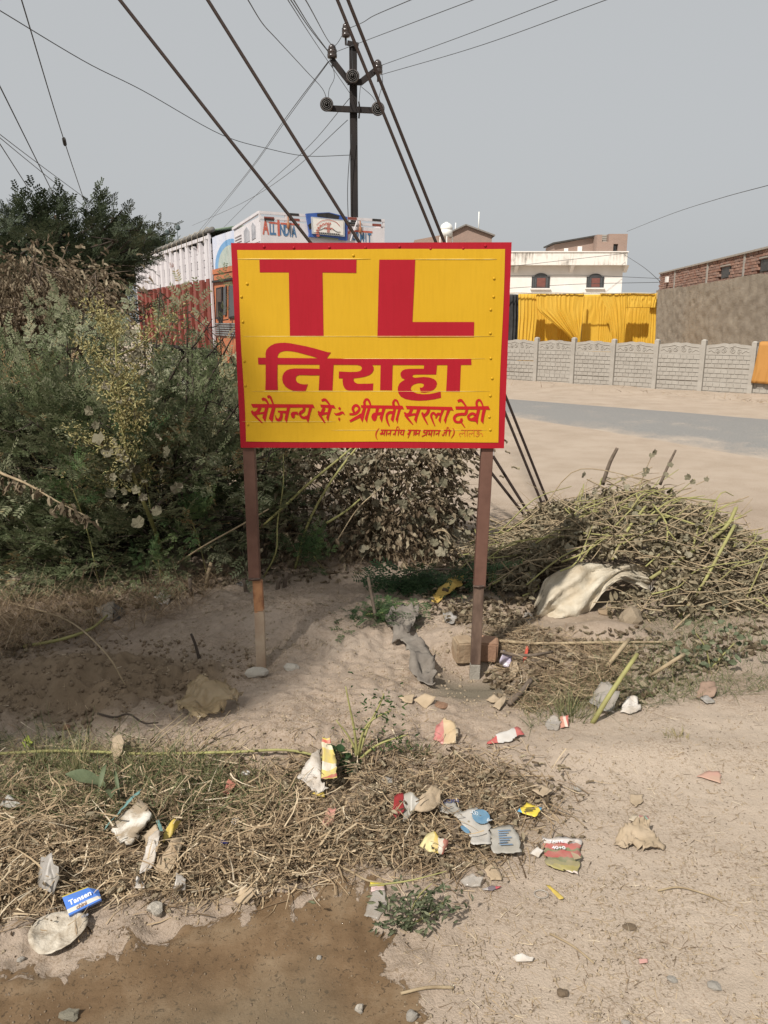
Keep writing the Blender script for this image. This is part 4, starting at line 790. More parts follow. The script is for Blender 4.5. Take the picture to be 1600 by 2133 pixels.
drape('tent_cloth', 'black tent cloth pulled in next to the yellow cloth', 'cloth', [[P(1040, 612, 26.2), P(1081, 613, 26.2)], [P(1040, 650, 26.2), P(1080, 650, 26.2)], [P(1035, 770, 26.2), P(1076, 770, 26.2)]], m_bcl, .07, 5, 50, 14, None, 9)
q = [P(x, 610.5+.5*math.sin(x*.08), 25.95) for x in range(1040, 1372, 12)]; c = q[0]; tag(MB().tube([p-c for p in q], .02, 6).build('tent_rope', m_rope, None, True, c), 'pale rope the yellow cloths hang from', 'rope')
q0 = P(1122, 612, 26.4); q1 = P(1306, 612, 26.4)
for i, x in enumerate((1041, 1215, 1369)):
    q = P(x, 609, 26.3); tag(MB().tube([(0, 0, -.05), (0, 0, q[2])], .03, 8).build('tent_pole', mat('bamboo', (.35, .27, .15), (.28, .2, .1), 5, .7), None, True, (q[0], q[1], 0)), 'bamboo pole holding up the tent cloths', 'pole', 'tent poles')
# ================================================================== WHITE HOUSE
m_wh = mat('white_limewash', (.74, .71, .67), (.66, .63, .58), 1.2, .9, .2, 12)
def stained():
    m, t, b = new_mat('streaked_limewash'); n = tex(t, 1.6, 7, .7, sx=(3.2, 1, .22)); n2 = tex(t, .8, 5)
    s = nd(t, 'ShaderNodeMath', operation='MULTIPLY'); t.links.new(n.outputs[0], s.inputs[0]); t.links.new(n2.outputs[0], s.inputs[1])
    k = ramp(t, [(.22, (.70, .665, .61)), (.28, (.58, .54, .48)), (.36, (.24, .22, .195))]); t.links.new(s.outputs[0], k.inputs[0]); t.links.new(k.outputs[0], b.inputs['Base Color']); b.inputs['Roughness'].default_value = .95; return m
m_st = stained()
def brickmat(name, c1, c2, mo, sc_=1., vert='XZ'):
    m, t, b = new_mat(name); tc = nd(t, 'ShaderNodeTexCoord'); mp = nd(t, 'ShaderNodeMapping'); mp.inputs['Rotation'].default_value = (math.pi/2, 0, 0) if vert == 'XZ' else (math.pi/2, 0, math.pi/2)
    br = nd(t, 'ShaderNodeTexBrick'); br.inputs['Color1'].default_value = (*c1, 1); br.inputs['Color2'].default_value = (*c2, 1); br.inputs['Mortar'].default_value = (*mo, 1)
    br.inputs['Scale'].default_value = 1; br.inputs['Brick Width'].default_value = .24*sc_; br.inputs['Row Height'].default_value = .085*sc_; br.inputs['Mortar Size'].default_value = .009*sc_
    sp = nd(t, 'ShaderNodeSeparateXYZ'); cb = nd(t, 'ShaderNodeCombineXYZ'); ad = nd(t, 'ShaderNodeMath', operation='ADD'); t.links.new(tc.outputs['Object'], sp.inputs[0]); t.links.new(sp.outputs['X'], ad.inputs[0]); t.links.new(sp.outputs['Y'], ad.inputs[1])
    t.links.new(ad.outputs[0], cb.inputs[0]); t.links.new(sp.outputs['Z'], cb.inputs[1]); t.links.new(cb.outputs[0], br.inputs[0])
    n = tex(t, .9, 6); t.links.new(mixc(t, n.outputs[0], br.outputs[0], tuple((a_+b_)*.36 for a_, b_ in zip(c1, mo))), b.inputs['Base Color']); b.inputs['Roughness'].default_value = .95; bump(t, b, br.outputs['Fac'], -.4, .02); return m
m_fbr = brickmat('far_brick', (.33, .20, .15), (.27, .165, .125), (.33, .29, .25))
HX0, HX1, HY = 3.0, 16.35, 55.0
house = empty('white_house', ((HX0+HX1)/2, HY, 0), 0, 'white two-storey house with streaked parapet and arched windows', 'house'); hx = (HX0+HX1)/2
zp0 = P(1200, 552, HY-.6)[2]; zp1 = P(1200, 525.5, HY-.6)[2]
w_ = MB().box(HX0-hx, HX1-hx, .0, 9, -.2, zp0+.05).build('wall', m_wh, house)
px1 = P(1308, 525, HY-.6)[0]-hx
MB().box(HX0-hx-.5, px1, -.6, 9.4, zp0, zp1).build('parapet', m_st, house); MB().box(HX0-hx-.55, px1+.05, -.66, 9.45, zp1+.002, zp1+.07).build('coping', m_wh, house)
MB().box(HX0-hx-.05, HX1-hx+.25, -.12, -.002, 2.95, 3.3).build('string_course', m_wh, house)
for x in (1076, 1192, 1305):
    q = P(x, 552, HY-.3)[0]-hx; MB().add([(q-.12, -.55, zp0-.002), (q+.12, -.55, zp0-.002), (q+.12, 0, zp0-.002), (q-.12, 0, zp0-.002), (q-.12, -.45, zp0-.12), (q+.12, -.45, zp0-.12), (q+.12, 0, zp0-.45), (q-.12, 0, zp0-.45)], [(3, 2, 1, 0), (4, 5, 6, 7), (0, 1, 5, 4), (1, 2, 6, 5), (2, 3, 7, 6), (3, 0, 4, 7)]).build('bracket', m_wh, house)
m_wf = mat('dark_window_frame', (.035, .035, .035), (.06, .06, .06), 8, .5); m_wg = mat('dim_window_glass', (.06, .065, .07), (.10, .10, .10), 3, .12, spec=.6); m_cur = mat('maroon_shutter', (.19, .075, .06), (.15, .06, .05), 6, .7)
for x0, x1, y0, y1 in ((1107, 1146, 569, 600), (1221, 1259, 570, 599), (985, 1024, 569, 600)):
    A = P(x0, y1, HY); B = P(x1, y0, HY); ww = B[0]-A[0]; hh = B[2]-A[2]; xc = (A[0]+B[0])/2-hx; z_ = A[2]
    def arch(W_, h1, h2, y, n=14):
        pts = [(-W_/2, 0), (W_/2, 0), (W_/2, h1)]+[(W_/2*math.cos(a_)*.72 if 0 < a_ < math.pi else 0, h1+(h2-h1)*math.sin(a_)) for a_ in np.linspace(.02, math.pi-.02, n)]+[(-W_/2, h1)]; return pts
    def slab(name, pts, y, th, m, par):
        k = len(pts); V = [(xc+a_, y, z_+b_) for a_, b_ in pts]+[(xc+a_, y+th, z_+b_) for a_, b_ in pts]
        return MB().add(V, [tuple(range(k-1, -1, -1)), tuple(range(k, 2*k))]+[((i+1) % k, (i+1) % k+k, i+k, i) for i in range(k)]).build(name, m, par)
    fr_ = slab('window', arch(ww, hh*.78, hh, 0), -.05, .045, m_wf, house); slab('pane', arch(ww*.86, hh*.74, hh*.93, 0), -.056, .004, m_wg, fr_)
    slab('shutter', [(-ww*.22, .05), (ww*.26, .05), (ww*.26, hh*.68), (-ww*.22, hh*.68)], -.064, .006, m_cur, fr_)
    for k in (-.36, -.24, .28, .40): slab('window_bar', [(ww*k-.02, .0), (ww*k+.02, .0), (ww*k+.02, hh*.76), (ww*k-.02, hh*.76)], -.075, .015, m_wf, fr_)
    slab('window_bar', [(-ww/2, hh*.74), (ww/2, hh*.74), (ww/2, hh*.79), (-ww/2, hh*.79)], -.078, .015, m_wf, fr_)
    slab('window_sill', [(-ww*.56, -.10), (ww*.56, -.10), (ww*.56, -.01), (-ww*.56, -.01)], -.16, .155, m_wh, fr_)
# brick stair room on the roof
rm = empty('rooftop_brick_room', (P(1230, 525, 56)[0], 56, zp1+.07), 0, 'unplastered brick room standing on the white house roof', 'building'); ro = np.array(rm.location)
def bx3(name, x0, x1, ya, yb, Y, dep, m, par, o=ro): A = P(x0, yb, Y)-o; B = P(x1, ya, Y)-o; return MB().box(A[0], B[0], A[1], A[1]+dep, min(A[2], B[2]), max(A[2], B[2])).build(name, m, par)
zb = -.05
A = P(1155, 509, 57)-ro; B = P(1243, 493, 57)-ro; MB().add([(A[0], A[1], zb), (B[0], A[1], zb), (B[0], A[1], B[2]), (A[0], A[1], A[2]), (A[0], A[1]+3, zb), (B[0], A[1]+3, zb), (B[0], A[1]+3, B[2]), (A[0], A[1]+3, A[2])], [(0, 1, 2, 3), (7, 6, 5, 4), (3, 2, 6, 7), (0, 3, 7, 4), (1, 5, 6, 2)]).build('sloping_wall', m_fbr, rm)
MB().bar(np.array([A[0]-.15, A[1]+1.4, A[2]+.06]), np.array([B[0], A[1]+1.4, B[2]+.06]), .10, 3.4, (0, 1, 0)).build('roof_sheet', mat('dark_roof_sheet', (.06, .055, .05), None, 4, .8), rm)
C0 = P(1242, 525, 56)-ro; C1 = P(1308, 487, 56)-ro; D0 = P(1255, 488.5, 56)-ro; D1 = P(1268, 503, 56)-ro; W0 = P(1277, 525, 56)-ro; W1 = P(1288, 508, 56)-ro
MB().box(C0[0], D0[0], 0, 3, zb, D0[2]).build('wall', m_fbr, rm); MB().box(D0[0]+.001, D1[0], 0, 3, zb, D1[2]).build('wall', m_fbr, rm); MB().box(D1[0]+.001, W0[0], 0, 3, zb, C1[2]).build('wall', m_fbr, rm)
MB().box(W0[0]+.001, W1[0], .001, 3, W1[2], C1[2]-.001).build('wall', m_fbr, rm); MB().box(W1[0]+.001, C1[0], 0, 3, zb, C1[2]).build('wall', m_fbr, rm)
MB().box(W0[0], W1[0], .5, .55, zb, W1[2]).build('dark_opening', m_wf, rm)
for k in (.3, .6): MB().box(W0[0]*(1-k)+W1[0]*k-.02, W0[0]*(1-k)+W1[0]*k+.02, .1, .13, zb, W1[2]).build('window_bar', m_wf, rm)
for i in range(4): MB().box(D0[0]+.01, D1[0]-.01, .5, .9, D1[2]+.002+i*.13, D1[2]+.11+i*.13).build('ladder_rung', m_conc, rm)
for x0, x1 in ((1175, 1184), (1203, 1213)): bx3('white_shutter', x0, x1, 513 if x0 > 1190 else 517, 524, 56.96, .03, m_wh, rm)
# gabled brick house and water tank farther away
gh = empty('gabled_brick_house', (P(980, 505, 74)[0], 74, 0), 0, 'small gabled brick house far behind the sign board', 'house'); go = np.array(gh.location)
A = P(932, 500, 74)-go; Bq = P(970, 470, 74)-go; Cq = P(1025, 491, 74)-go; pts = [(A[0]-3, -.2), (Cq[0], -.2), (Cq[0], Cq[2]), (Bq[0], Bq[2]), (A[0], P(932, 487, 74)[2]), (A[0]-3, P(905, 500, 74)[2])]; k = 6
MB().add([(a_, 0, b_) for a_, b_ in pts]+[(a_, 6, b_) for a_, b_ in pts], [tuple(range(k)), tuple(range(2*k-1, k-1, -1))]+[(i, i+k, (i+1) % k+k, (i+1) % k) for i in range(k)]).build('wall', m_fbr, gh)
MB().bar((Bq[0], 3, Bq[2]+.06), (Cq[0]+.25, 3, Cq[2]), .12, 6.6, (0, 1, 0)).build('roof_slab', mat('grey_slab', (.22, .2, .18), None, 3, .9), gh); MB().bar((Bq[0], 3, Bq[2]+.06), (A[0], 3, P(932, 487, 74)[2]+.02), .12, 6.6, (0, 1, 0)).build('roof_slab', MATS['grey_slab'], gh)
tk = P(929, 487, 73); tank = empty('water_tank', (tk[0], 72.5, tk[2]-.3), 0, 'white domed plastic water tank on a far rooftop', 'water tank'); m_tk = mat('white_plastic', (.74, .74, .70), (.66, .66, .62), 3, .4)
s = 73/1600
MB().lathe([(12*s, 0), (12*s, 12*s), (11.6*s, 12.4*s), (11.6*s, 13*s), (12*s, 13.4*s), (12*s, 17*s), (10*s, 22*s), (6*s, 25*s), (3*s, 26*s), (3*s, 27*s), (.2*s, 27.4*s)], (0, 0, 0), n=28).build('tank_shell', m_tk, tank, True)
mb = MB(); mb.tube([(-12*s, 0, -2.6), (-12*s, 0, 0)], .06, 6); [mb.tube([(x*s, y*s, -2.6), (x*s, y*s, 0)], .06, 6) for x, y in ((12, 0), (0, 12), (0, -12))]; mb.build('stand', m_tk, tank)
for x, y0, y1, lab in ((996.5, 441, 480, 'tall thin white rooftop mast with clamps'), (948, 464, 482, 'short thin white rooftop mast beside the water tank')):
    A = P(x, y1+6, 75); B = P(x+1.5, y0, 75); tag(MB().tube([(0, 0, 0), B-A], .055, 6).build('roof_mast', m_tk, None, True, A), lab, 'mast')
# ================================================================== BRICK BUILDING AT THE RIGHT
WA = np.array([10.55, 30.7]); WB_ = np.array([9.05, 16.0]); WD = (WB_-WA)/np.linalg.norm(WB_-WA); WL = float(np.linalg.norm(WB_-WA))
bld = empty('plastered_brick_building', (*WA, 0), math.atan2(WD[1], WD[0]), 'long low building with rough grey plaster below and red brick above', 'building')
m_pl = mat('rough_mud_plaster', (.305, .255, .195), (.235, .195, .15), 2.6, .95, .5, 14, lo=.3, hi=.75, sx=(1, 1, 2), dist=.03)
ZB, ZT = 2.68, 3.32
# local x runs along the wall towards the road, +y to the left of it: the wall faces local -y? (checked: outside is -y side of WD rotated)
V = []; nu, nv = 150, 34
for j in range(nv+1):
    for i in range(nu+1):
        x = WL*i/nu; z_ = -.2+(ZB+.2)*j/nv; V.append((x, -.10-.03*fbm(np.array([x*3.2]), np.array([z_*6.]), 4, 9)[0]-.035*fbm(np.array([x*7]), np.array([z_*11.]), 3, 13)[0], z_+(.06*vnoise(x*1.5, 3., 2) if j == nv else 0)))
put('plaster', arr_mesh('plaster', V, np.array([(j*(nu+1)+i, j*(nu+1)+i+1, (j+1)*(nu+1)+i+1, (j+1)*(nu+1)+i) for j in range(nv) for i in range(nu)]), smooth=True), m_pl, bld)
MB().box(0, WL, .10, 5, -.2, ZT-.02).build('core_wall', mat('mortar', (.36, .32, .27), (.30, .26, .22), 8, .95, .5, 30), bld)
m_br = []
for i, c in enumerate([(.36, .21, .155), (.31, .17, .125), (.40, .25, .19), (.29, .18, .14), (.34, .225, .18)]): m_br.append(mat('brick_red_%d' % i, c, tuple(v*.75 for v in c), 9, .95, .6, 40))
bms = []
for i, m in enumerate(m_br):
    q = MB().box(-.112, .112, -.052, .052, -.034, .034).mesh('brick'); q.materials.append(m); bms.append(q)
slots = [(P(1495, 585, 22)[0], 0)]
def along(px):                                                       # wall distance seen in a photo column
    d = ray(px, 590); A_ = np.array([[d[0], -WD[0]], [d[1], -WD[1]]]); t, s_ = np.linalg.solve(A_, WA); return s_
holes = [(along(1498), along(1515)), (along(1577), along(1599))]
bricks = []
for r in range(8):
    x = .12 if r % 2 else .0; z_ = ZB+.045+r*.08
    while x < WL:
        if not (any(a_-.1 < x < b_+.1 for a_, b_ in holes) and 1 <= r <= 4): bricks.append((x, z_+.004*math.sin(x*1.7), r))
        x += .237
bricks.sort(key=lambda q: -abs(q[0]) if q[0] < WL*.92 else 0)
first = [q for q in bricks if q[0] < along(1605)][:300]; rest = [q for q in bricks if q not in set(first)]
for x, z_, r in first:
    o = bpy.data.objects.new('brick', random.choice(bms)); col.objects.link(o); o.parent = bld; o.location = (x, .07+random.uniform(-.012, .008), z_); o.rotation_euler = (0, random.uniform(-.02, .02), random.uniform(-.02, .02))
mb = MB()
for x, z_, r in rest: y = .07+random.uniform(-.012, .008); mb.box(x-.112, x+.112, y-.052, y+.052, z_-.034, z_+.034, random.randrange(5))
tag(mb.build('brick_courses', m_br, bld), kind='stuff')
MB().box(-.05, WL+.05, -.03, 5.1, ZT, ZT+.05).build('coping', MATS['mortar'], bld)
for a_, b_ in holes: MB().box(a_, b_, .04, .095, ZB+.12, ZB+.42).build('vent_opening', m_wf, bld); MB().box(a_-.05, b_+.05, .0, .06, ZB+.43, ZB+.47).build('lintel', MATS['mortar'], bld)
for px in (1404, 1470, 1545): s_ = along(px); MB().box(s_-.06, s_+.06, .0, .06, ZB, ZT).build('cement_strip', m_conc, bld)
s_ = along(1391); MB().box(s_-.12, s_+.12, -.08, .0, ZB+.28, ZB+.48).build('junction_box', m_wh, bld)
# ================================================================== VEGETATION
def leaflet(base, d, side_, L, Wd):
    b = np.array(base, float); d = np.array(d, float); s_ = np.array(side_, float); return [b, b+d*L*.45+s_*Wd/2, b+d*L, b+d*L*.45-s_*Wd/2]
def twig_template(n_leaf=5, L=.19, pinna=.085, npair=5, ll=.034, lw=.0135, seed=0):
    """feathery thorn-bush spray along +X"""
    r = random.Random(seed); V = []
    def quad(q): V.extend(q)
    quad([np.array((0, -.0012, 0)), np.array((0, .0012, 0)), np.array((L, .0006, 0)), np.array((L, -.0006, 0))])
    for i in range(n_leaf):
        x = L*(.18+.82*i/(n_leaf-1)); sg = 1 if i % 2 else -1; an = math.radians(r.uniform(35, 75))*sg if i < n_leaf-1 else math.radians(r.uniform(-15, 15))
        el = r.uniform(-.35, .45); d = np.array((math.cos(an)*math.cos(el), math.sin(an)*math.cos(el), math.sin(el))); s_ = np.cross((0, 0, 1), d); s_ /= np.linalg.norm(s_); up = np.cross(d, s_)
        b0 = np.array((x, 0, 0)); pl = pinna*r.uniform(.75, 1.15)
        quad([b0-s_*.0007, b0+s_*.0007, b0+d*pl+s_*.0004, b0+d*pl-s_*.0004])
        for k in range(npair):
            b = b0+d*pl*(.16+.84*k/(npair-1))-up*.012*(k/npair)**2
            for sg2 in (1, -1):
                dd = s_*sg2*.86+d*.5+up*r.uniform(-.25, .15); dd /= np.linalg.norm(dd); ss = np.cross(up, dd); quad(leaflet(b, dd, ss/np.linalg.norm(ss), ll*(1-.25*abs(k/npair-.5))*r.uniform(.85, 1.1), lw))
    return np.array(V), np.arange(len(V)).reshape(-1, 4)
TW = [twig_template(seed=i) for i in range(4)]
TWB = [twig_template(6, .34, .15, 4, .072, .036, seed=10+i) for i in range(3)]          # broader leaves, far tree
def single_leaf(L=1., W_=.45, curl=.15, lobes=False, seed=0):
    """crumpled single leaf along +X, 4 quads"""
    r = random.Random(seed); V = []; xs = [0, .33, .68, 1.]; ws = [.06, .5, .42, .04] if not lobes else [.12, .62, .38, .05]
    j = lambda: r.uniform(-curl, curl)*.6
    rows = []
    for x, w in zip(xs, ws): z_ = -curl*x*x+j()*.6; rows.append([(x*L, w*W_, z_+curl*.9+j()), (x*L, 0, z_), (x*L, -w*W_, z_+curl*.9+j())])
    F = []
    for a_ in range(3):
        for b_ in range(2): k = len(V); V += [rows[a_][b_], rows[a_][b_+1], rows[a_+1][b_+1], rows[a_+1][b_]]; F.append((k, k+1, k+2, k+3))
    return np.array(V), np.array(F)
DRY = [single_leaf(1, .5, .28, i % 2, i) for i in range(4)]; NARROW = [single_leaf(1, .22, .2, False, 20+i) for i in range(3)]
m_thorn = leafmat('dusty_thornbush_leaf', [(0, (.050, .070, .032)), (.3, (.105, .132, .060)), (.6, (.185, .200, .112)), (.82, (.265, .265, .170)), (.92, (.30, .26, .14)), (1, (.27, .18, .09))])
m_fresh = leafmat('fresh_green_leaf', [(0, (.028, .058, .026)), (.6, (.075, .125, .045)), (1, (.15, .19, .075))])
m_dark = leafmat('dark_tree_leaf', [(0, (.022, .030, .016)), (.4, (.046, .060, .031)), (.8, (.088, .102, .058)), (1, (.14, .15, .10))], transl=.2)
m_dryl = leafmat('dry_brown_leaf', [(0, (.055, .036, .022)), (.35, (.125, .090, .056)), (.7, (.225, .18, .12)), (1, (.33, .28, .19))], .75, .2)
m_dusty = leafmat('dusty_grey_vine_leaf', [(0, (.05, .045, .028)), (.35, (.115, .105, .068)), (.7, (.20, .18, .12)), (1, (.28, .25, .18))], .75, .2)
m_straw = leafmat('straw', [(0, (.09, .06, .035)), (.35, (.235, .165, .100)), (.7, (.40, .302, .185)), (.93, (.56, .455, .31)), (1, (.62, .53, .39))], .7, .15)
m_grs = leafmat('grass_blade', [(0, (.035, .055, .02)), (.5, (.09, .115, .045)), (.85, (.19, .19, .09)), (1, (.34, .28, .15))], .6, .25)
m_wilt = leafmat('wilted_leaf', [(0, (.09, .075, .045)), (.35, (.20, .165, .105)), (.7, (.30, .255, .172)), (1, (.40, .355, .245))], .75, .25)
m_bark = mat('grey_brown_bark', (.10, .075, .055), (.16, .125, .095), 30, .9, .4, 80); m_grn = mat('yellow_green_stalk', (.30, .29, .11), (.22, .20, .08), 12, .7, .2, 60); m_dkb = mat('dark_twig_bark', (.035, .026, .02), (.06, .045, .034), 30, .9)
m_drys = mat('dry_stalk', (.34, .27, .17), (.24, .18, .11), 20, .85, .3, 60)
def rdir(n): return nrm(rng.normal(size=(n, 3)))
def region_points(poly, n, yr, floor=.05):
    """points filling a photo outline between two distances, kept above the ground"""
    xs = [p[0] for p in poly]; ys = [p[1] for p in poly]; out = []
    while len(out) < n:
        a_ = rng.uniform(min(xs), max(xs), 400); b_ = rng.uniform(min(ys), max(ys), 400); k = inpoly(poly, a_, b_)
        for x, y in zip(a_[k], b_[k]):
            hi = yr[1]; d = ray(x, y)
            if d[2] < 0: hi = min(hi, (CAMH-floor)/(-d[2])*d[1])
            if hi < yr[0]: continue
            out.append(P(x, y, rng.uniform(yr[0], hi)))
            if len(out) >= n: break
    return np.array(out)
def stems(bases, tips, rad, m, parent, per=1, name='stem', wob=.12):
    for b_, ts in zip(bases, tips):
        mb = MB()
        for t_ in ts:
            mid = (b_+t_)/2+rng.normal(0, wob, 3)*np.linalg.norm(t_-b_)*.5+np.array([0, 0, .12*np.linalg.norm(t_-b_)])
            q = resample([b_, mid, t_], 7); mb.tube(q, np.linspace(rad, rad*.25, 7), 5)
        yield mb
def bush(name, label, base, clumps, ntw, spread, tmpl, m, scale=(.8, 1.25), tint=(.5, .22), rad=.014, cat='bush', group=None, bark=None, upb=.35, outw=.6, up_w=.5, trunk=None, foliage='foliage', lowdark=True):
    """clumps of leaf sprays on branching stems; clumps (n,3) in world coordinates"""
    root = empty(name, base, 0, label, cat, group); b_ = np.array(base, float)
    A = Acc(); cl = clumps-b_
    cen = cl.mean(0); ctint = rng.normal(0, .5*tint[1], len(cl))
    nts = np.broadcast_to(np.asarray(ntw, float), (len(cl),))
    for c, ct, nt_ in zip(cl, ctint, nts):
        n = max(3, int(nt_*rng.uniform(.6, 1.4))); off = rng.normal(0, 1, (n, 3))*np.array(spread)*rng.uniform(.7, 1.3)
        pos = c+off; pos[:, 2] = np.maximum(pos[:, 2], .02)
        d = nrm(off)*outw+nrm(pos-cen*np.array([1, 1, .6]))*.5+rdir(n)*.45+np.array([0, 0, upb]); up = rdir(n)*up_w+np.array([0, 0, 1.])
        R = frames(d, up); S_ = rng.uniform(*scale, n); tn = np.clip(rng.normal(tint[0]+ct, tint[1]*.7, n), 0, 1)
        k = rng.integers(0, len(tmpl), n)
        for i, (tv, tf) in enumerate(tmpl):
            s_ = k == i
            if s_.any(): A.add(*scat(tv, tf, R[s_], pos[s_], S_[s_], tn[s_], .09))
    put(foliage, A.mesh(foliage), m, root)
    mb = MB(); hub = []
    tr = trunk or [np.zeros(3)]
    for c in cl:
        s_ = tr[int(rng.integers(0, len(tr)))]; s_ = np.array(s_, float)+(rng.normal(0, .05, 3)*np.array([1, 1, 0]) if trunk is None else 0)
        L = np.linalg.norm(c-s_); mid = s_*.5+c*.5+rng.normal(0, .10, 3)*L*.6+np.array([0, 0, .10*L]); q = resample([s_, mid, c, c+(c-mid)*.25], 9); mb.tube(q, np.linspace(rad, rad*.18, 9), 5)
        for _ in range(3):
            e = c+rng.normal(0, 1, 3)*np.array(spread)*1.4; a0_ = q[int(rng.integers(4, 8))]; mb.tube(resample([a0_, (a0_+e)/2+rng.normal(0, .03, 3), e], 5), np.linspace(rad*.3, rad*.12, 5), 4)
    mb.build('branches', bark or m_dkb, root, True)
    return root
# --- far dark tree behind everything on the left
TREE = [(-330, 620), (-250, 500), (-120, 475), (0, 512), (50, 482), (90, 480), (130, 490), (165, 512), (200, 508), (225, 490), (245, 505), (262, 535), (255, 560), (245, 590), (248, 660), (230, 720), (100, 720), (-200, 720), (-330, 700)]
cl = np.concatenate([region_points(TREE, 150, (12.6, 15.2)), np.array([P(*q) for q in ((228, 468, 13.5), (240, 478, 13.5), (60, 462, 13.4), (85, 462, 13.6), (132, 470, 13.6), (20, 492, 13.5), (165, 492, 13.5))])]); tb = (-6.4, 14.0, 0)
t_ = [(0, 0, .9), (.3, -.3, 1.3), (-.6, .2, 1.4), (.9, .1, 1.5), (-1.3, .2, 1.6)]
dt = bush('spreading_tree', 'dark green spreading tree rising behind the dry climber and the bushes', tb, cl, 26, (.22, .22, .14), TWB, m_dark, (.5, .9), (.42, .2), .045, 'tree', None, m_dkb, .25, trunk=t_, foliage='crown')
mb = MB(); mb.tube([(0, 0, -.2), (.05, 0, .5), (0, 0, 1.0)], [.20, .15, .12], 9)
for q in t_[1:]: mb.tube([(0, 0, .8), np.array(q)*.6+np.array([0, 0, .3]), q], [.10, .07, .045], 7)
mb.build('trunk', m_dkb, dt, True)
TREE2 = [(200, 540), (262, 520), (330, 520), (342, 545), (290, 575), (200, 580)]
cl = region_points(TREE2, 34, (25.5, 27.5)); bush('spreading_tree', 'dark green tree showing over the rear end of the lorry', (-9.5, 26.5, 0), cl, 24, (.34, .34, .22), TWB, m_dark, (.9, 1.6), (.45, .2), .05, 'tree', None, m_dkb, .25, trunk=[(0, 0, 1.6), (.4, 0, 2.0)], foliage='crown')
# --- dry brown climber
CLIMB = [(-260, 660), (-150, 560), (0, 575), (60, 545), (130, 560), (180, 590), (215, 630), (225, 680), (210, 740), (120, 790), (0, 800), (-260, 800)]
cl = region_points(CLIMB, 85, (8.2, 9.8)); bush('dry_climber', 'brown half-dead climber with drooping dusty leaves in front of the dark tree', (-4.4, 9.0, 0), cl, 115, (.20, .20, .15), NARROW+DRY[:1], m_dryl, (.05, .095), (.55, .24), .02, 'climber', None, m_bark, -.7, .4, foliage='dry_leaves')
# --- thorn bushes (left)
THORN = [(-300, 840), (-150, 800), (0, 830), (70, 800), (150, 770), (215, 790), (260, 810), (330, 825), (420, 815), (470, 815), (560, 830), (620, 870), (600, 950), (560, 1060), (480, 1120), (420, 1150), (330, 1165), (150, 1190), (0, 1215), (-300, 1240)]
cl = region_points(THORN, 290, (4.55, 6.6), .12)
SPR = [(330, 660, 5.3), (300, 690, 5.4), (350, 700, 5.4), (390, 690, 5.2), (420, 700, 5.2), (440, 735, 5.3), (470, 730, 5.2), (400, 745, 5.4), (315, 750, 5.5), (450, 785, 5.2), (375, 780, 5.4), (330, 800, 5.4), (480, 790, 5.2), (420, 815, 5.2), (290, 790, 5.3), (60, 740, 5.6), (110, 715, 5.8), (165, 705, 5.8), (205, 715, 5.7), (20, 760, 5.5), (140, 740, 5.6), (90, 760, 5.5), (230, 745, 5.6)]
spc = np.array([P(*q) for q in SPR])
bases = np.array([(-3.3, 5.6, 0), (-2.35, 5.3, 0), (-1.65, 5.25, 0), (-2.7, 6.6, 0), (-1.75, 6.5, 0), (-.75, 5.7, 0)])
labs = ['dense grey-green thorn bush at the hedge end below the dry climber', 'grey-green thorn bush between the dry climber and the tall seeding weed', 'leafy thorn bush around the tall seeding weed, in front of the lorry body', 'thorn bush growing behind the hedge under the dark tree', 'thorn bush growing against the lorry body behind the tall seeding weed', 'thorn bush partly hidden behind the sign board beside its rusty-footed post']
which = np.argmin(((cl[:, None, :2]-bases[None, :, :2])**2).sum(-1), 1)
for i in range(6):
    c = cl[which == i]
    if i == 2: c = np.concatenate([c, spc[:15]])
    if i == 1: c = np.concatenate([c, spc[15:]])
    nn_ = np.full(len(c), 17.)
    if i == 2: nn_[-15:] = 5
    if i == 1: nn_[-8:] = 14
    bush('thorn_bush', labs[i], bases[i], c, nn_, (.14, .14, .10), TW, m_thorn, (.65, 1.1), (.52, .26), .013, 'bush', 'thorn bushes of the roadside hedge')
# brighter sprigs low in the hedge
for (x, y, Y, n, s, lab) in ((285, 935, 4.45, 7, 1.0, 'bright green sprig in the hedge beside the tall weed stem'), (155, 1040, 4.35, 7, .9, 'bright green sprig low in the hedge under the drooping dead stem'), (400, 1100, 4.5, 9, 1.0, 'bright green spray leaning out low near the rusty-footed post'), (320, 1185, 4.35, 5, .7, 'small bright green sprig at the foot of the tall weed'), (655, 1175, 4.7, 9, .8, 'small bright green seedling between the two posts')):
    q = P(x, y, Y); A = Acc(); n3 = n*3; pos = rng.normal(0, .045*s, (n3, 3))+np.array([0, 0, .05]); d = nrm(pos)+np.array([.3, -.3, .2])+rdir(n3)*.4; A.add(*scat(*TW[0], frames(d, rdir(n3)*.3+np.array([0, -.4, 1.])), pos, rng.uniform(.5, .8, n3)*s, rng.uniform(.2, .9, n3)))
    gz = H(q[0], q[1]); r_ = empty('green_sprig', (q[0], q[1], gz), 0, lab, 'sprig', 'bright green sprigs'); o = put('leaves', A.mesh('leaves'), m_fresh, r_, (0, 0, q[2]-gz)); MB().tube(resample([(.05, .12, 0), (.02, .1, (q[2]-gz)*.6), (0, 0, q[2]-gz+.05)], 6), .004, 5).build('stem', m_grn, r_)
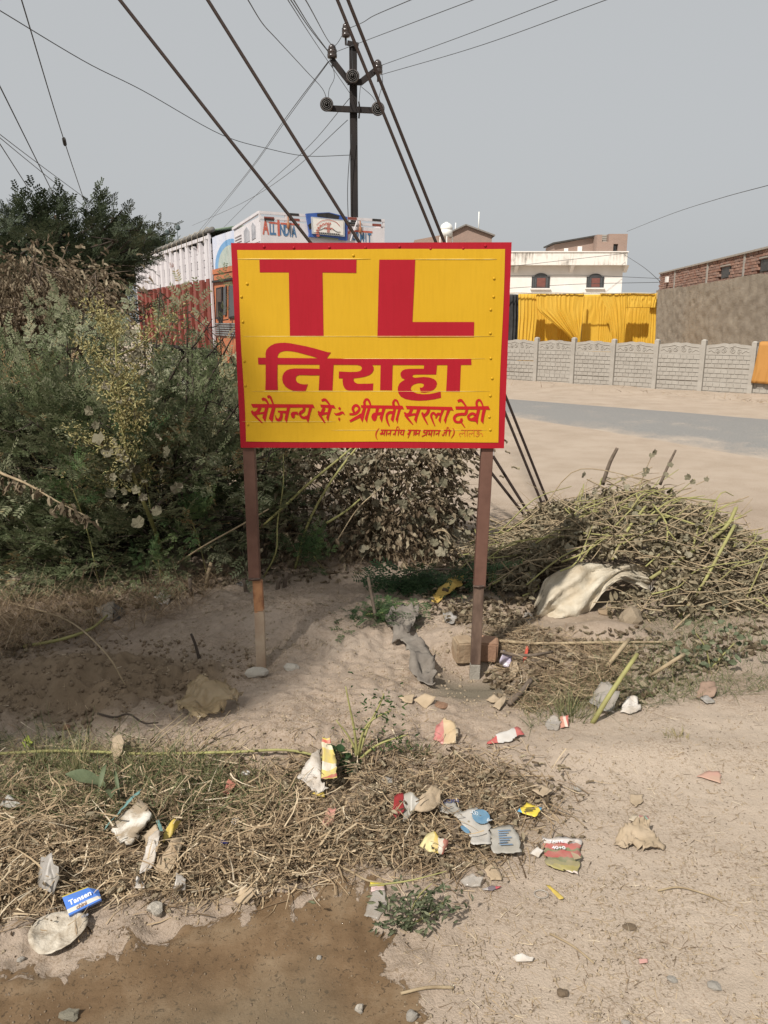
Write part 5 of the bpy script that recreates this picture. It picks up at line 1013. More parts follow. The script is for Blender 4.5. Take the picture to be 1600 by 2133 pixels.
# --- tall seeding weed in the hedge
wb = G(345, 1165); weed = empty('tall_seeding_weed', wb, 0, 'tall dying weed with pale broad leaves and yellow seed clusters in the hedge', 'weed')
path = np.array([P(*q) for q in ((343, 1160, 4.7), (315, 1085, 4.5), (285, 1010, 4.38), (262, 930, 4.32), (250, 850, 4.3), (243, 760, 4.3), (240, 680, 4.3))])-wb; path[0] = 0
MB().tube(resample(path, 24), np.linspace(.014, .004, 24), 7).build('stem', m_grn, weed, True)
mb = MB(); tips = []
for k in range(26):
    t0 = resample(path, 24)[int(rng.integers(7, 23))]; e = t0+np.array([rng.normal(.04, .17), rng.normal(0, .10), rng.uniform(.05, .22)]); mb.tube(resample([t0, (t0+e)/2+np.array([0, 0, -.03]), e], 6), np.linspace(.005, .0015, 6), 5); tips += [t0*.4+e*.6, e]
mb.build('side_shoots', m_grn, weed, True)
A = Acc(); tips = np.array(tips)
for c in tips:
    n = 40; pos = c+rng.normal(0, .038, (n, 3)); A.add(*scat(*DRY[0], frames(rdir(n), rdir(n)), pos, rng.uniform(.014, .026, n), rng.uniform(.4, 1, n)))
m_seed = leafmat('yellow_seed_cluster', [(0, (.16, .13, .05)), (.5, (.28, .24, .10)), (1, (.40, .36, .18))], .8, .2)
tag(put('seed_clusters', A.mesh('seed_clusters'), m_seed, weed), kind='stuff')
def lobed_mesh(seed, lob=5):
    r = random.Random(seed); n = 15; rim = []
    for i in range(n):
        a_ = -2.6+5.2*i/(n-1); rr = .5+.045*math.cos(a_*lob*.5*1.9)+r.uniform(-.05, .05); rim.append((.30+rr*math.cos(a_), rr*math.sin(a_)*.95, r.uniform(-.10, .10)+.10*abs(math.sin(a_))))
    V = [(0, 0, 0), (.38, 0, -.05)]+rim; F = [(1, 2+i, 3+i) for i in range(n-1)]+[(0, 2, 1), (0, 1, 2+n-1)]
    me = bpy.data.meshes.new('leaf'); me.from_pydata(V, [], F); me.update(); a_ = me.attributes.new('tint', 'FLOAT', 'POINT'); base = r.uniform(.15, 1.0); a_.data.foreach_set('value', [min(1, max(0, base+r.uniform(-.08, .08))) for _ in V]); return me
LOB = []
for i in range(12): q = lobed_mesh(i); q.materials.append(m_dusty); LOB.append(q)
def leaf_objs(parent, pts, size, d, upv, meshes=LOB, name='leaf', jit=.6):
    n = len(pts); R = frames(np.asarray(d)+rdir(n)*jit, np.asarray(upv)+rdir(n)*jit)
    for i in range(n):
        o = bpy.data.objects.new(name, meshes[int(rng.integers(len(meshes)))]); col.objects.link(o); o.parent = parent; s_ = float(rng.uniform(*size)); m4 = Matrix(R[i].tolist()).to_4x4() @ Matrix.Scale(s_, 4); m4.translation = Vector(pts[i]); o.matrix_local = m4
# pale broad leaves of the weed
pts = np.array([P(x+dx, y+dy, 4.3) for dx, dy in ((0, 0), (22, 30)) for x, y in ((270, 690), (295, 735), (245, 770), (280, 740), (225, 800), (310, 800), (180, 850), (265, 830), (205, 905), (240, 915), (265, 985), (240, 990), (285, 970), (330, 905), (255, 935), (230, 1020), (262, 1050), (300, 1030), (340, 980))])-wb
leaf_objs(weed, pts, (.045, .08), (0, -.3, -.6), (0, -1, .4))
# --- dead drooping stem with curled leaves, far left
db = G(-60, 1160); dead = empty('drooping_dead_stem', db, 0, 'dead stem bending out of the hedge with curled brown leaves', 'dead plant')
path = np.array([P(*q) for q in ((-60, 960, 4.4), (0, 985, 4.2), (60, 1010, 4.15), (120, 1045, 4.1), (190, 1080, 4.1))])-db; MB().tube(resample(np.vstack([[0, 0, 0], path]), 20), np.linspace(.012, .003, 20), 6).build('stem', m_drys, dead, True)
rp = resample(path, 60); k = rng.integers(0, 60, 90); A = Acc(); pos = rp[k]+rng.normal(0, .02, (90, 3))+np.array([0, 0, -.01]); d = np.array([0, -.1, -1.])+rdir(90)*.45
for i in range(4): s_ = np.arange(90) % 4 == i; A.add(*scat(*DRY[i], frames(d[s_], rdir(int(s_.sum()))), pos[s_], rng.uniform(.03, .065, int(s_.sum()))[:, None]*np.array([1, .7, 1]), rng.uniform(.35, .95, int(s_.sum()))))
put('curled_leaves', A.mesh('curled_leaves'), m_dryl, dead)
# --- dusty vine heap under the board
VINE = [(540, 880), (700, 860), (900, 870), (965, 920), (955, 985), (960, 1040), (985, 1090), (960, 1140), (880, 1165), (780, 1175), (640, 1180), (545, 1175)]
vb = (-.05, 5.5, 0); cl = region_points(VINE, 95, (4.95, 5.9), .06)
vine = bush('vine_heap', 'heap of dusty dying vine under the sign board between its posts', vb, cl, 60, (.11, .11, .09), DRY, m_dryl, (.028, .06), (.58, .26), .007, 'vine', None, m_drys, -.3, .5, foliage='small_dry_leaves'); tag([c for c in vine.children if c.name.startswith('small_dry')][0], kind='stuff')
VR = [(700, 935), (960, 925), (960, 1000), (990, 1060), (985, 1130), (880, 1160), (760, 1150), (660, 1120), (560, 1050), (550, 950)]
pts = region_points(VR, 250, (4.85, 5.25), .06); w_ = proj(*pts.T)[0]; leaf_objs(vine, pts-np.array(vb), (.035, .075), np.stack([np.zeros(250), np.full(250, -.4), np.full(250, -.5)], -1), (-.2, -.7, .6))
# arching stalks in the heap and hedge: each is its own fallen stalk
def stalk(label, pts, r0, r1, m, name='cut_stalk', group=None, cat='stalk', n=14, stump=False):
    q = np.array([G(*p[:2], p[2]) if len(p) == 3 and p[2] < 1 else P(*p) for p in pts]); c = q[0].copy(); q = resample(q-c, n) if len(q) > 2 else np.linspace(q[0]-c, q[1]-c, 2)
    o = MB().tube(q, np.linspace(r0, r1, len(q)), 7).build(name, m, None, True, c); return tag(o, label, cat, group)
stalk('long green-yellow stalk leaning across the vine heap from beside the rusty-footed post', [(500, 1135, 0.0), (560, 1085, 4.75), (640, 1010, 4.8), (725, 940, 4.9), (760, 900, 5.0)], .010, .006, m_grn)
stalk('green-yellow stalk leaning up steeply in the vine heap', [(615, 1185, 0.0), (640, 1095, 4.8), (685, 1010, 4.85), (745, 930, 4.9), (790, 880, 5)], .009, .006, m_grn)
stalk('thin pale stalk curving up from between the posts', [(548, 1205, 0.0), (575, 1150, 4.5), (578, 1090, 4.55), (590, 1010, 4.6), (590, 945, 4.7)], .005, .003, m_grn)
stalk('slanting brown branch inside the hedge', [(310, 1070, 4.5), (385, 1000, 4.6), (470, 925, 4.8), (520, 890, 4.9)], .011, .008, m_bark); stalk('thin bent cane reaching from the hedge foot towards the rusty-footed post', [(345, 1190, 0.0), (420, 1140, 4.3), (500, 1095, 4.2), (560, 1060, 4.2)], .006, .004, m_drys)
stalk('pale stripped twig slanting through the vine heap', [(700, 1130, 4.7), (745, 1060, 4.75), (795, 1015, 4.8)], .004, .003, m_drys); stalk('bleached twig looping out of the vine heap towards the dark-footed post', [(900, 1110, 4.8), (930, 1108, 4.7), (965, 1160, 4.5), (985, 1190, 4.4)], .006, .004, m_drys)
stalk('green stalk lying in the vine heap beside the leafy seedling', [(680, 1090, 4.75), (720, 1065, 4.8), (750, 1040, 4.85)], .008, .006, m_grn)
# --- heap of cut brush on the right
PC = np.array([1.58, 4.78]); PA, PB, PHH = 1.04, .86, .52
pile = empty('cut_brush_heap', (*PC, 0), 0, 'big heap of cut wilting brush with stalks sticking out beside the dirt track', 'brush heap')
def dome(n, r0=.0, r1=1., sh=(.55, 1.)):
    a_ = rng.uniform(0, 6.283, n); r = np.sqrt(rng.uniform(r0*r0, r1*r1, n)); x = PA*r*np.cos(a_); y = PB*r*np.sin(a_)
    h = PHH*np.clip(1-r**2, 0, 1)**.5*(.85+.55*fbm(x*2.5+9, y*2.5, 3, 44))*(1-.35*sstep(.1, -1, x)); return np.stack([x, y, .02+h*rng.uniform(*sh, n)], -1), r
SACKPX = [(1095, 1300), (1105, 1250), (1125, 1195), (1200, 1160), (1300, 1160), (1375, 1180), (1368, 1235), (1300, 1225), (1240, 1290), (1210, 1300)]
def clear_sack(p): w_ = p+np.array([*PC, 0]); a_, b_ = proj(w_[:, 0], w_[:, 1], w_[:, 2]); return ~(inpoly(SACKPX, a_, b_) & (w_[:, 1] < 4.55))
A = Acc(); n = 9500; pos, r = dome(n); pos = pos[clear_sack(pos)]; n = len(pos); d = rdir(n)+np.array([0, -.2, -.25])
for i in range(4): s_ = np.arange(n) % 4 == i; k = int(s_.sum()); A.add(*scat(*DRY[i], frames(d[s_], rdir(k)*.8+np.array([-.3, -.5, .7])), pos[s_], rng.uniform(.02, .055, k), np.clip(rng.normal(.55, .25, k), 0, 1)))
tag(put('wilted_leaves', A.mesh('wilted_leaves'), m_wilt, pile), kind='stuff')
pos, r = dome(230, 0, 1, (.9, 1.05)); pos = pos[clear_sack(pos)]; leaf_objs(pile, pos, (.03, .06), np.tile([0, -.2, -.3], (len(pos), 1)), (-.2, -.5, .8))
mb = MB()
for i in range(800):
    p, _ = dome(1, 0, 1., (.6, 1.1))
    if not clear_sack(p)[0]: continue
    p = p[0]; a_ = rng.uniform(-.5, 3.6); L = rng.uniform(.12, .55); d = np.array([math.cos(a_), .5*math.sin(a_), rng.uniform(-.5, .55)])*L; mb.tube(resample([p-d/2, p+rng.normal(0, .03, 3), p+d/2], 5), np.linspace(rng.uniform(.0025, .005), .0015, 5), 4)
tag(mb.build('thin_stems', m_drys, pile), kind='stuff')
mb = MB()
for i in range(110):
    p, _ = dome(1, 0, .95, (.95, 1.12))
    if not clear_sack(p)[0]: continue
    p = p[0]; a_ = rng.uniform(.2, 1.5); L = rng.uniform(.2, .6); d = np.array([math.cos(a_), .4*math.sin(a_), rng.uniform(-.1, .6)])*L; mb.tube(resample([p-d/2, p+rng.normal(0, .05, 3), p+d/2], 7), np.linspace(.0055, .0025, 7), 5)
tag(mb.build('green_stems', m_grn, pile), kind='stuff')
for pts, r0, r1, m in (([(1255, 1010, 5.1), (1270, 965, 5.1), (1286, 933, 5.1)], .014, .011, m_bark), ([(1375, 1010, 5.0), (1392, 970, 5.0), (1408, 937, 5.0)], .010, .007, m_bark), ([(1355, 1205, 4.05), (1440, 1150, 4.25), (1510, 1100, 4.4), (1534, 1057, 4.45)], .010, .012, m_grn), ([(1415, 1285, 4.0), (1462, 1220, 4.05), (1500, 1150, 4.15), (1530, 1095, 4.3)], .008, .010, m_grn),
                       ([(1275, 1165, 4.25), (1310, 1100, 4.4), (1345, 1055, 4.5)], .010, .008, m_grn), ([(1375, 1070, 4.5), (1440, 1090, 4.4), (1540, 1130, 4.4)], .007, .005, m_grn), ([(1360, 1050, 4.5), (1388, 1090, 4.3), (1385, 1140, 4.2), (1345, 1180, 4.1)], .006, .004, m_grn), ([(1130, 1060, 5.0), (1190, 985, 5.0), (1260, 980, 5.0), (1370, 1010, 4.9)], .004, .003, m_drys),
                       ([(1325, 1035, 4.8), (1345, 980, 4.8), (1362, 940, 4.8)], .004, .002, m_drys), ([(1210, 1170, 4.2), (1240, 1130, 4.3), (1275, 1120, 4.4)], .006, .004, m_grn), ([(1420, 1070, 4.5), (1480, 1075, 4.5), (1520, 1100, 4.4)], .006, .004, m_drys), ([(1450, 1010, 4.9), (1470, 1000, 4.9), (1475, 990, 4.9)], .003, .002, m_drys),
                       ([(1385, 1330, 3.75), (1450, 1270, 3.95), (1530, 1225, 4.2)], .006, .005, m_drys), ([(1560, 1130, 4.5), (1585, 1150, 4.5), (1600, 1165, 4.6)], .005, .004, m_drys)):
    q = np.array([P(*p) for p in pts])-np.array(pile.location); MB().tube(resample(q, 10), np.linspace(r0, r1, 10), 7).build('stalk', m, pile, True)
q = np.array([P(x, y, 4.8) for x, y in ((1345, 975), (1340, 985), (1358, 945), (1366, 938), (1395, 965), (1385, 985), (1445, 1000), (1430, 990), (1305, 1010), (1300, 995), (1215, 985), (1470, 995))])-np.array(pile.location); leaf_objs(pile, q, (.03, .045), np.tile([0, -.2, -1.], (12, 1)), (0, -1, .2))
# loose dry leaves round the heap and along the hedge foot
A = Acc(); n = 2600; pp = region_points([(860, 1200), (1000, 1130), (1180, 1120), (1120, 1300), (1000, 1330), (900, 1290)], 1100, (3.2, 6), 0); pp2 = region_points([(1000, 1330), (1130, 1320), (1250, 1340), (1500, 1320), (1590, 1280), (1590, 1360), (1300, 1480), (1040, 1460)], 900, (2.8, 6), 0); pp3 = region_points([(0, 1240), (250, 1220), (520, 1180), (780, 1190), (760, 1215), (450, 1230), (250, 1290), (0, 1380)], 600, (3, 6), 0)
pp = np.concatenate([pp, pp2, pp3]); t_ = (CAMH)/(CAMH-pp[:, 2]); pp = CO+(pp-CO)*t_[:, None]; pp[:, 2] = Hraw(pp[:, 0], pp[:, 1])+.008+rng.exponential(.015, n)*(np.arange(n) < 1100)
for i in range(4): s_ = np.arange(n) % 4 == i; k = int(s_.sum()); A.add(*scat(*DRY[i], frames(rdir(k)*np.array([1, 1, .25]), rdir(k)*.5+np.array([0, 0, 1.])), pp[s_], rng.uniform(.018, .05, k), np.clip(rng.normal(.6, .22, k), 0, 1)))
tag(put('leaf_litter', A.mesh('leaf_litter'), m_dryl), 'loose dry leaves scattered round the posts and hedge foot', 'leaf litter', kind='stuff')
# --- cut green frond on the ground under the vine
fb = G(880, 1222); frond = empty('cut_green_frond', fb, 0, 'cut dark green feathery branch lying beside the dark-footed post', 'branch')
A = Acc(); n = 70; pos = np.stack([rng.normal(0, .14, n), rng.normal(0, .05, n), rng.uniform(.01, .13, n)], -1); d = np.stack([rng.normal(0, .5, n), np.full(n, -.4), rng.uniform(-.7, .2, n)], -1); A.add(*scat(*TW[1], frames(d, rdir(n)*.3+np.array([0, -.5, 1])), pos, rng.uniform(.7, 1.2, n), rng.uniform(0, .45, n))); put('leaves', A.mesh('leaves'), m_fresh, frond)
MB().tube(resample([(-.2, 0, .02), (0, .02, .10), (.3, .06, .09)], 8), .006, 5).build('stem', m_bark, frond)
fb = G(800, 1290); frond = empty('cut_green_frond', fb, 0, 'flattened green cut spray on the ground by the thin stake', 'branch'); A = Acc(); n = 40; pos = np.stack([rng.normal(0, .13, n), rng.normal(0, .06, n), rng.uniform(.01, .04, n)], -1); A.add(*scat(*TW[2], frames(rdir(n)*np.array([1, 1, .2]), rdir(n)*.3+np.array([0, 0, 1])), pos, rng.uniform(.5, .9, n), rng.uniform(.2, .8, n))); put('leaves', A.mesh('leaves'), m_fresh, frond); MB().tube(resample([(-.15, 0, .02), (0, .02, .03), (.18, .03, .02)], 6), .004, 5).build('stem', m_grn, frond)
# ------------------------------------------------------------------ straw and grass
def blades(pts, L, Wd, m, name, label, cat, flat=.12, tint=(.55, .25), curl=.25, upz=0., layer=.012):
    n = len(pts); a_ = rng.uniform(0, 6.283, n); L = rng.uniform(*L, n); d = np.stack([np.cos(a_), np.sin(a_), rng.normal(upz, flat, n)], -1); d = nrm(d); s_ = nrm(np.cross(d, np.array([0, 0, 1.])+rdir(n)*.5)); w = rng.uniform(*Wd, n); bend = rdir(n)*np.array([1, 1, .4])*L[:, None]*curl
    base = pts+np.array([0, 0, 1.])*rng.exponential(layer, n)[:, None]; V = np.zeros((n, 8, 3))
    for k in range(4):
        u = k/3; c = base+d*(L*(u-.5 if upz == 0 else u))[:, None]+bend*(u*u if upz else 2*u*(1-u))
        ww = (w*(1-.75*u))[:, None]*.5; V[:, 2*k] = c-s_*ww; V[:, 2*k+1] = c+s_*ww
    z_ = Hraw(V[..., 0], V[..., 1])+.002; V[..., 2] = np.maximum(V[..., 2], z_)
    F = np.array([(0, 1, 3, 2), (2, 3, 5, 4), (4, 5, 7, 6)]); F = (F[None]+(np.arange(n)*8)[:, None, None]).reshape(-1, 4); tn = np.clip(rng.normal(tint[0], tint[1], n), 0, 1).repeat(8)
    return tag(put(name, arr_mesh(name, V.reshape(-1, 3), F, tn), m), label, cat, kind='stuff')
KEEP = [[(118, 1850), (200, 1835), (228, 1860), (228, 1915), (150, 1955), (60, 2000), (60, 1940), (120, 1915)], [(612, 1655), (660, 1595), (712, 1592), (715, 1670), (660, 1690), (620, 1680)], [(205, 1755), (300, 1695), (335, 1740), (345, 1790), (300, 1850), (275, 1855), (290, 1790), (230, 1790)]]   # lying things the straw does not cover
def ground_pts(poly, n, fall=0.):
    xs = [p[0] for p in poly]; ys = [p[1] for p in poly]; out = []
    tot = 0
    while tot < n:
        a_ = rng.uniform(min(xs), max(xs), n); b_ = rng.uniform(min(ys), max(ys), n); k = inpoly(poly, a_, b_)
        for cp in KEEP: k &= ~inpoly(cp, a_, b_)
        v = fbm(a_/90, b_/60, 3, 77); k &= rng.uniform(-.75, .55, n) < v+.05; a_, b_ = a_[k], b_[k]; a_ = a_+rng.normal(0, 1, len(a_))*fall*1.6; b_ = b_+rng.normal(0, 1, len(b_))*fall*.8
        u = (a_-800)/1600; w = (1066.5-b_)/1600; dy = w*sP+cP; dz = w*cP-sP; t = -CAMH/dz; x = u*t; y = dy*t; z_ = Hraw(x, y)
        for _ in range(3): t = (z_-CAMH)/dz; x = u*t; y = dy*t; z_ = Hraw(x, y)
        out.append(np.stack([x, y, z_], -1)); tot += len(x)
    return np.concatenate(out)[:n]
blades(ground_pts(STRAW, 14500, 34), (.03, .13), (.002, .0055), m_straw, 'straw_litter', 'flattened dry straw covering the verge in front of the sign', 'straw', .13, (.5, .25), .22, 0., .012)
blades(ground_pts([(-200, 1640), (100, 1640), (700, 1650), (720, 1800), (500, 1840), (200, 1870), (-200, 1900)], 5600, 24), (.03, .14), (.0025, .0065), m_straw, 'straw_litter', 'matted straw clumps above the wet patch', 'straw', .28, (.54, .25), .35, 0., .022)
blades(ground_pts([(-100, 1180), (700, 1170), (1000, 1250), (1700, 1300), (1700, 2140), (900, 2140), (800, 1850), (560, 1500), (-100, 1560)], 3600), (.008, .045), (.0012, .0026), m_straw, 'straw_litter', 'scattered straw bits on the bare earth', 'straw', .05, (.58, .3), .12, 0., .003)
blades(ground_pts([(960, 1270), (1130, 1310), (1330, 1340), (1250, 1470), (1080, 1480), (1000, 1340)], 2600), (.05, .2), (.002, .004), m_straw, 'straw_litter', 'dry stems lying round the dark-footed post', 'straw', .12, (.45, .22), .3, 0., .012)
blades(ground_pts([(-150, 1270), (250, 1240), (420, 1200), (560, 1160), (960, 1140), (900, 1190), (520, 1190), (420, 1260), (250, 1340), (-150, 1390)], 4200), (.06, .28), (.0015, .0035), m_straw, 'straw_litter', 'reddish dry grass at the foot of the hedge', 'straw', .35, (.36, .2), .5, .55, .02)
blades(ground_pts([(-100, 1560), (150, 1540), (330, 1560), (560, 1620), (560, 1720), (300, 1740), (-100, 1700)], 2600, 22), (.05, .15), (.0018, .004), m_grs, 'green_grass', 'thin green grass growing through the straw', 'grass', .4, (.68, .22), .5, .6, .006)
blades(ground_pts([(1360, 1290), (1600, 1230), (1650, 1330), (1600, 1440), (1330, 1480), (1100, 1520), (1080, 1450), (1220, 1400)], 3000), (.03, .11), (.0014, .003), m_grs, 'green_grass', 'low dusty grass between the brush heap and the track', 'grass', .4, (.62, .22), .5, .55, .004)
blades(ground_pts([(1040, 715), (1620, 700), (1620, 850), (1300, 815), (1040, 800)], 1500)*np.array([1, 1, 0])+np.array([0, 0, .05]), (.05, .2), (.006, .014), m_straw, 'dry_verge_grass', 'sparse dry grass along the foot of the concrete fence', 'grass', .3, (.35, .2), .5, .4, .01)
A = Acc(); fp = ground_pts(STRAW, 8500, 30); n = len(fp); fp[:, 2] += .004+rng.exponential(.012, n); tn_ = np.clip(rng.normal(.66, .25, n), 0, 1)
for i, tv in enumerate(NARROW+DRY): s_ = np.arange(n) % 7 == i; k = int(s_.sum()); A.add(*scat(*tv, frames(rdir(k)*np.array([1, 1, .3]), rdir(k)*.6+np.array([0, 0, 1.])), fp[s_], rng.uniform(.008, .032, k), tn_[s_]))
tag(put('chaff', A.mesh('chaff'), m_dryl), 'broken brown leaf and grass bits mixed into the straw', 'plant litter', kind='stuff')
def tuft(name, label, px, py, n, h, spread, m, cat='grass tuft', group='grass tufts', lean=(0, 0), tint=(.6, .2), wd=(.002, .004)):
    b_ = G(px, py); a_ = rng.uniform(0, 6.283, n); r = rng.uniform(0, spread, n); base = np.stack([r*np.cos(a_), r*np.sin(a_), np.zeros(n)-.005], -1); d = nrm(np.stack([np.cos(a_)*.35+lean[0], np.sin(a_)*.35+lean[1], np.ones(n)], -1)+rdir(n)*.2); L = rng.uniform(.4, 1, n)*h; s_ = nrm(np.cross(d, rdir(n))); w = rng.uniform(*wd, n); V = np.zeros((n, 8, 3)); g = rdir(n)*np.array([1, 1, .2])
    for k in range(4): u = k/3; c = base+d*(L*u)[:, None]+(g*.35-np.array([0, 0, .3]))*(L*u*u)[:, None]; V[:, 2*k] = c-s_*(w*(1-.8*u))[:, None]/2; V[:, 2*k+1] = c+s_*(w*(1-.8*u))[:, None]/2
    F = (np.array([(0, 1, 3, 2), (2, 3, 5, 4), (4, 5, 7, 6)])[None]+(np.arange(n)*8)[:, None, None]).reshape(-1, 4); return tag(put(name, arr_mesh(name, V.reshape(-1, 3), F, np.clip(rng.normal(*tint, n), 0, 1).repeat(8)), m, None, b_), label, cat, group)
tuft('grass_tuft', 'tall dry grass tuft standing in the straw under the dug clay', 165, 1610, 110, .24, .05, m_grs, tint=(.8, .2)); tuft('grass_tuft', 'green grass tuft leaning over the big broad leaves', 240, 1640, 80, .18, .06, m_grs, tint=(.5, .2)); tuft('grass_tuft', 'grass tuft around the slanting cut stake', 1190, 1490, 120, .17, .08, m_grs, tint=(.7, .2)); tuft('grass_tuft', 'grassy clump at the foot of the tall green weed', 860, 1570, 70, .10, .05, m_grs, tint=(.6, .2))
tuft('grass_tuft', 'loose green tuft in the straw between the broad-leaved plant and the white crumbs', 420, 1650, 110, .16, .12, m_grs, tint=(.55, .2)); tuft('grass_tuft', 'yellowing tuft in the straw by the fallen creeper', 90, 1600, 90, .18, .09, m_grs, tint=(.8, .2)); tuft('grass_tuft', 'thin upright tuft between the fallen creeper and the curled brown leaf', 330, 1610, 80, .17, .10, m_grs, tint=(.7, .2)); tuft('grass_tuft', 'small grass clump beside the slanting cut stake, toward the brush heap', 1265, 1450, 60, .10, .07, m_grs, tint=(.6, .2)); tuft('grass_tuft', 'pale dry tuft on the bare track edge', 1410, 1535, 60, .06, .05, m_grs, tint=(.95, .1)); tuft('grass_tuft', 'spiky brown grass clump at the hedge foot', 190, 1265, 160, .22, .08, m_straw, tint=(.4, .2), wd=(.002, .004)); tuft('grass_tuft', 'blue-green grass clump next to the straw edge, under the flat leaf', 60, 1640, 70, .12, .07, m_grs, tint=(.3, .2))
tp = ground_pts([(1050, 1500), (1600, 1480), (1600, 2133), (880, 2133), (1000, 1850), (1130, 1700)], 2400); n = len(tp); tp[:, 2] += .002; A = Acc()
for i, tv in enumerate(NARROW): s_ = np.arange(n) % 3 == i; k = int(s_.sum()); A.add(*scat(*tv, frames(rdir(k)*np.array([1, 1, .15]), rdir(k)*.4+np.array([0, 0, 1.])), tp[s_], rng.uniform(.002, .009, k), np.clip(rng.normal(.55, .25, k), 0, 1)))
tag(put('track_chaff', A.mesh('track_chaff'), m_dryl), 'tiny brown plant bits trodden into the bare track', 'plant litter', kind='stuff')
# --- small plants
def sprig(label, px, py, path, leaves, m, size, cat='weed', name='small_weed', m_s=None, r=.005, tv=None, tt=(.2, .8)):
    b_ = G(px, py); Y = b_[1]; root = empty(name, b_, 0, label, cat); mb = MB(); A = Acc()
    for pt in path: q = np.array([P(x, y, Y+dy) for x, y, dy in pt])-b_; mb.tube(resample(q, 10), np.linspace(r, r*.4, 10), 6)
    mb.build('stems', m_s or m_grn, root, True)
    q = np.array([P(x, y, Y+rng.uniform(-.06, .06)) for x, y in leaves])-b_; n = len(q); tv = tv or NARROW[0]; A.add(*scat(*tv, frames(rdir(n)*np.array([1, .6, .6]), rdir(n)*.5+np.array([0, -.7, .7])), q, rng.uniform(*size, n)[:, None]*np.array([1, 1.6, 1]), rng.uniform(*tt, n))); put('leaves', A.mesh('leaves'), m, root); return root
lv = [(720+rng.normal(70, 22)+8, 1480+rng.normal(-5, 28)) for _ in range(70)]+[(830+rng.normal(0, 25), 1545+rng.normal(0, 10)) for _ in range(40)]+[(x, y) for x, y in zip(rng.normal(745, 25, 25), rng.normal(1545, 20, 25))]
sprig('tall green weed with a cut stalk standing in front of the dirt mound', 745, 1580, [[(745, 1582, 0), (738, 1520, 0), (728, 1470, 0), (720, 1430, 0)], [(745, 1582, 0), (765, 1520, .05), (790, 1470, .05), (800, 1445, .05)], [(745, 1580, 0), (755, 1530, -.03), (775, 1500, -.03), (815, 1480, 0)], [(750, 1580, 0), (790, 1550, 0), (850, 1530, 0)], [(745, 1580, 0), (730, 1540, .02), (700, 1500, .02)]], lv, m_fresh, (.012, .022), r=.006)
sprig('low dark green seedling with folded leaves next to the white torn carton', 715, 1600, [[(715, 1605, 0), (712, 1580, 0), (705, 1560, 0)]], [(rng.normal(715, 14), rng.normal(1585, 18)) for _ in range(16)]+[(720, 1630)], m_fresh, (.03, .05), tv=DRY[0], tt=(.0, .3))
lv = [(rng.normal(865, 45), rng.normal(1895, 28)) for _ in range(230)]+[(rng.normal(820, 25), rng.normal(1935, 12)) for _ in range(70)]
sprig('grey-green creeping weed sprawling at the edge of the wet patch', 850, 1920, [[(830, 1960, 0), (850, 1910, 0), (890, 1860, 0)], [(850, 1930, 0), (900, 1900, 0), (935, 1870, 0)], [(850, 1930, 0), (800, 1920, 0), (775, 1930, 0)], [(850, 1920, 0), (870, 1870, 0), (900, 1840, 0)], [(770, 1845, 0), (850, 1835, 0), (930, 1815, 0)]], lv, leafmat('greygreen_weed_leaf', [(0, (.075, .10, .055)), (.6, (.17, .19, .115)), (1, (.27, .27, .17))]), (.014, .028), r=.003)
lv = [(rng.normal(1480, 45), rng.normal(1360, 32)) for _ in range(60)]
sprig('low round-leaved weed beside the brush heap on the track side', 1480, 1390, [[(1480, 1395, 0), (1470, 1350, 0), (1450, 1320, 0)], [(1480, 1395, 0), (1510, 1360, 0), (1530, 1340, 0)]], lv, MATS['greygreen_weed_leaf'], (.02, .04), tv=DRY[2])
# broad leaves of a wild plant in the straw
bl = G(235, 1690); bp = empty('broad_leaf_plant', bl, 0, 'wild plant with big dull green oval leaves in the straw', 'plant'); m_broad = mat('dull_broad_leaf', (.105, .125, .065), (.085, .105, .055), 25, .6, .3, 60)
def oval(name, a_, b_, w_, lift_=.02, par=bp, o=bl):
    A_ = G(*a_, lift_)-o; B_ = G(*b_, lift_*1.6)-o; d = B_-A_; L = np.linalg.norm(d); s_ = np.cross(d/L, (0, 0, 1.)); V = []; n = 9
    for i in range(n+1): u = i/n; ww = w_*math.sin(math.pi*min(1, u*.94+.04))**.8; c = A_+d*u+np.array([0, 0, .015*math.sin(3.1*u)]); V += [c-s_*ww/2+np.array([0, 0, .006+.003*math.sin(9*u)]), c, c+s_*ww/2+np.array([0, 0, .008+.003*math.sin(8*u+2)])]
    F = [(3*i+k, 3*i+k+1, 3*i+4+k, 3*i+3+k) for i in range(n) for k in (0, 1)]; return MB().add(V, F).build(name, m_broad, par, True)
oval('leaf', (222, 1672), (142, 1668), .062, .06); oval('leaf', (236, 1680), (237, 1720), .038, .06); oval('leaf', (210, 1690), (228, 1655), .022, .07); oval('leaf', (252, 1700), (244, 1660), .014, .06)
# tree outside the frame on the left that throws the dappled shade
u_ = rng.uniform(0, 1, 34)[:, None]; cl = np.array([[-5.2, -2.0, 6.0]])*(1-u_)+np.array([[-3.85, -.80, 6.0]])*u_+rng.normal(0, 1, (34, 3))*np.array([.22, .26, .40])
stree = bush('shade_tree', 'leafy tree shading the dug earth beside the hedge', (-6.2, -1.2, 0), cl, 13, (.18, .18, .14), TWB, m_dark, (.6, 1.0), (.5, .2), .03, 'tree', None, m_bark, .2, trunk=[(.2, 0, 4.2), (.7, .1, 4.8)], foliage='crown')
MB().tube(resample([(0, 0, -.2), (.05, .02, 2.0), (.2, 0, 4.2), (.7, .1, 4.9)], 10), np.linspace(.16, .07, 10), 9).build('trunk', m_bark, stree, True)
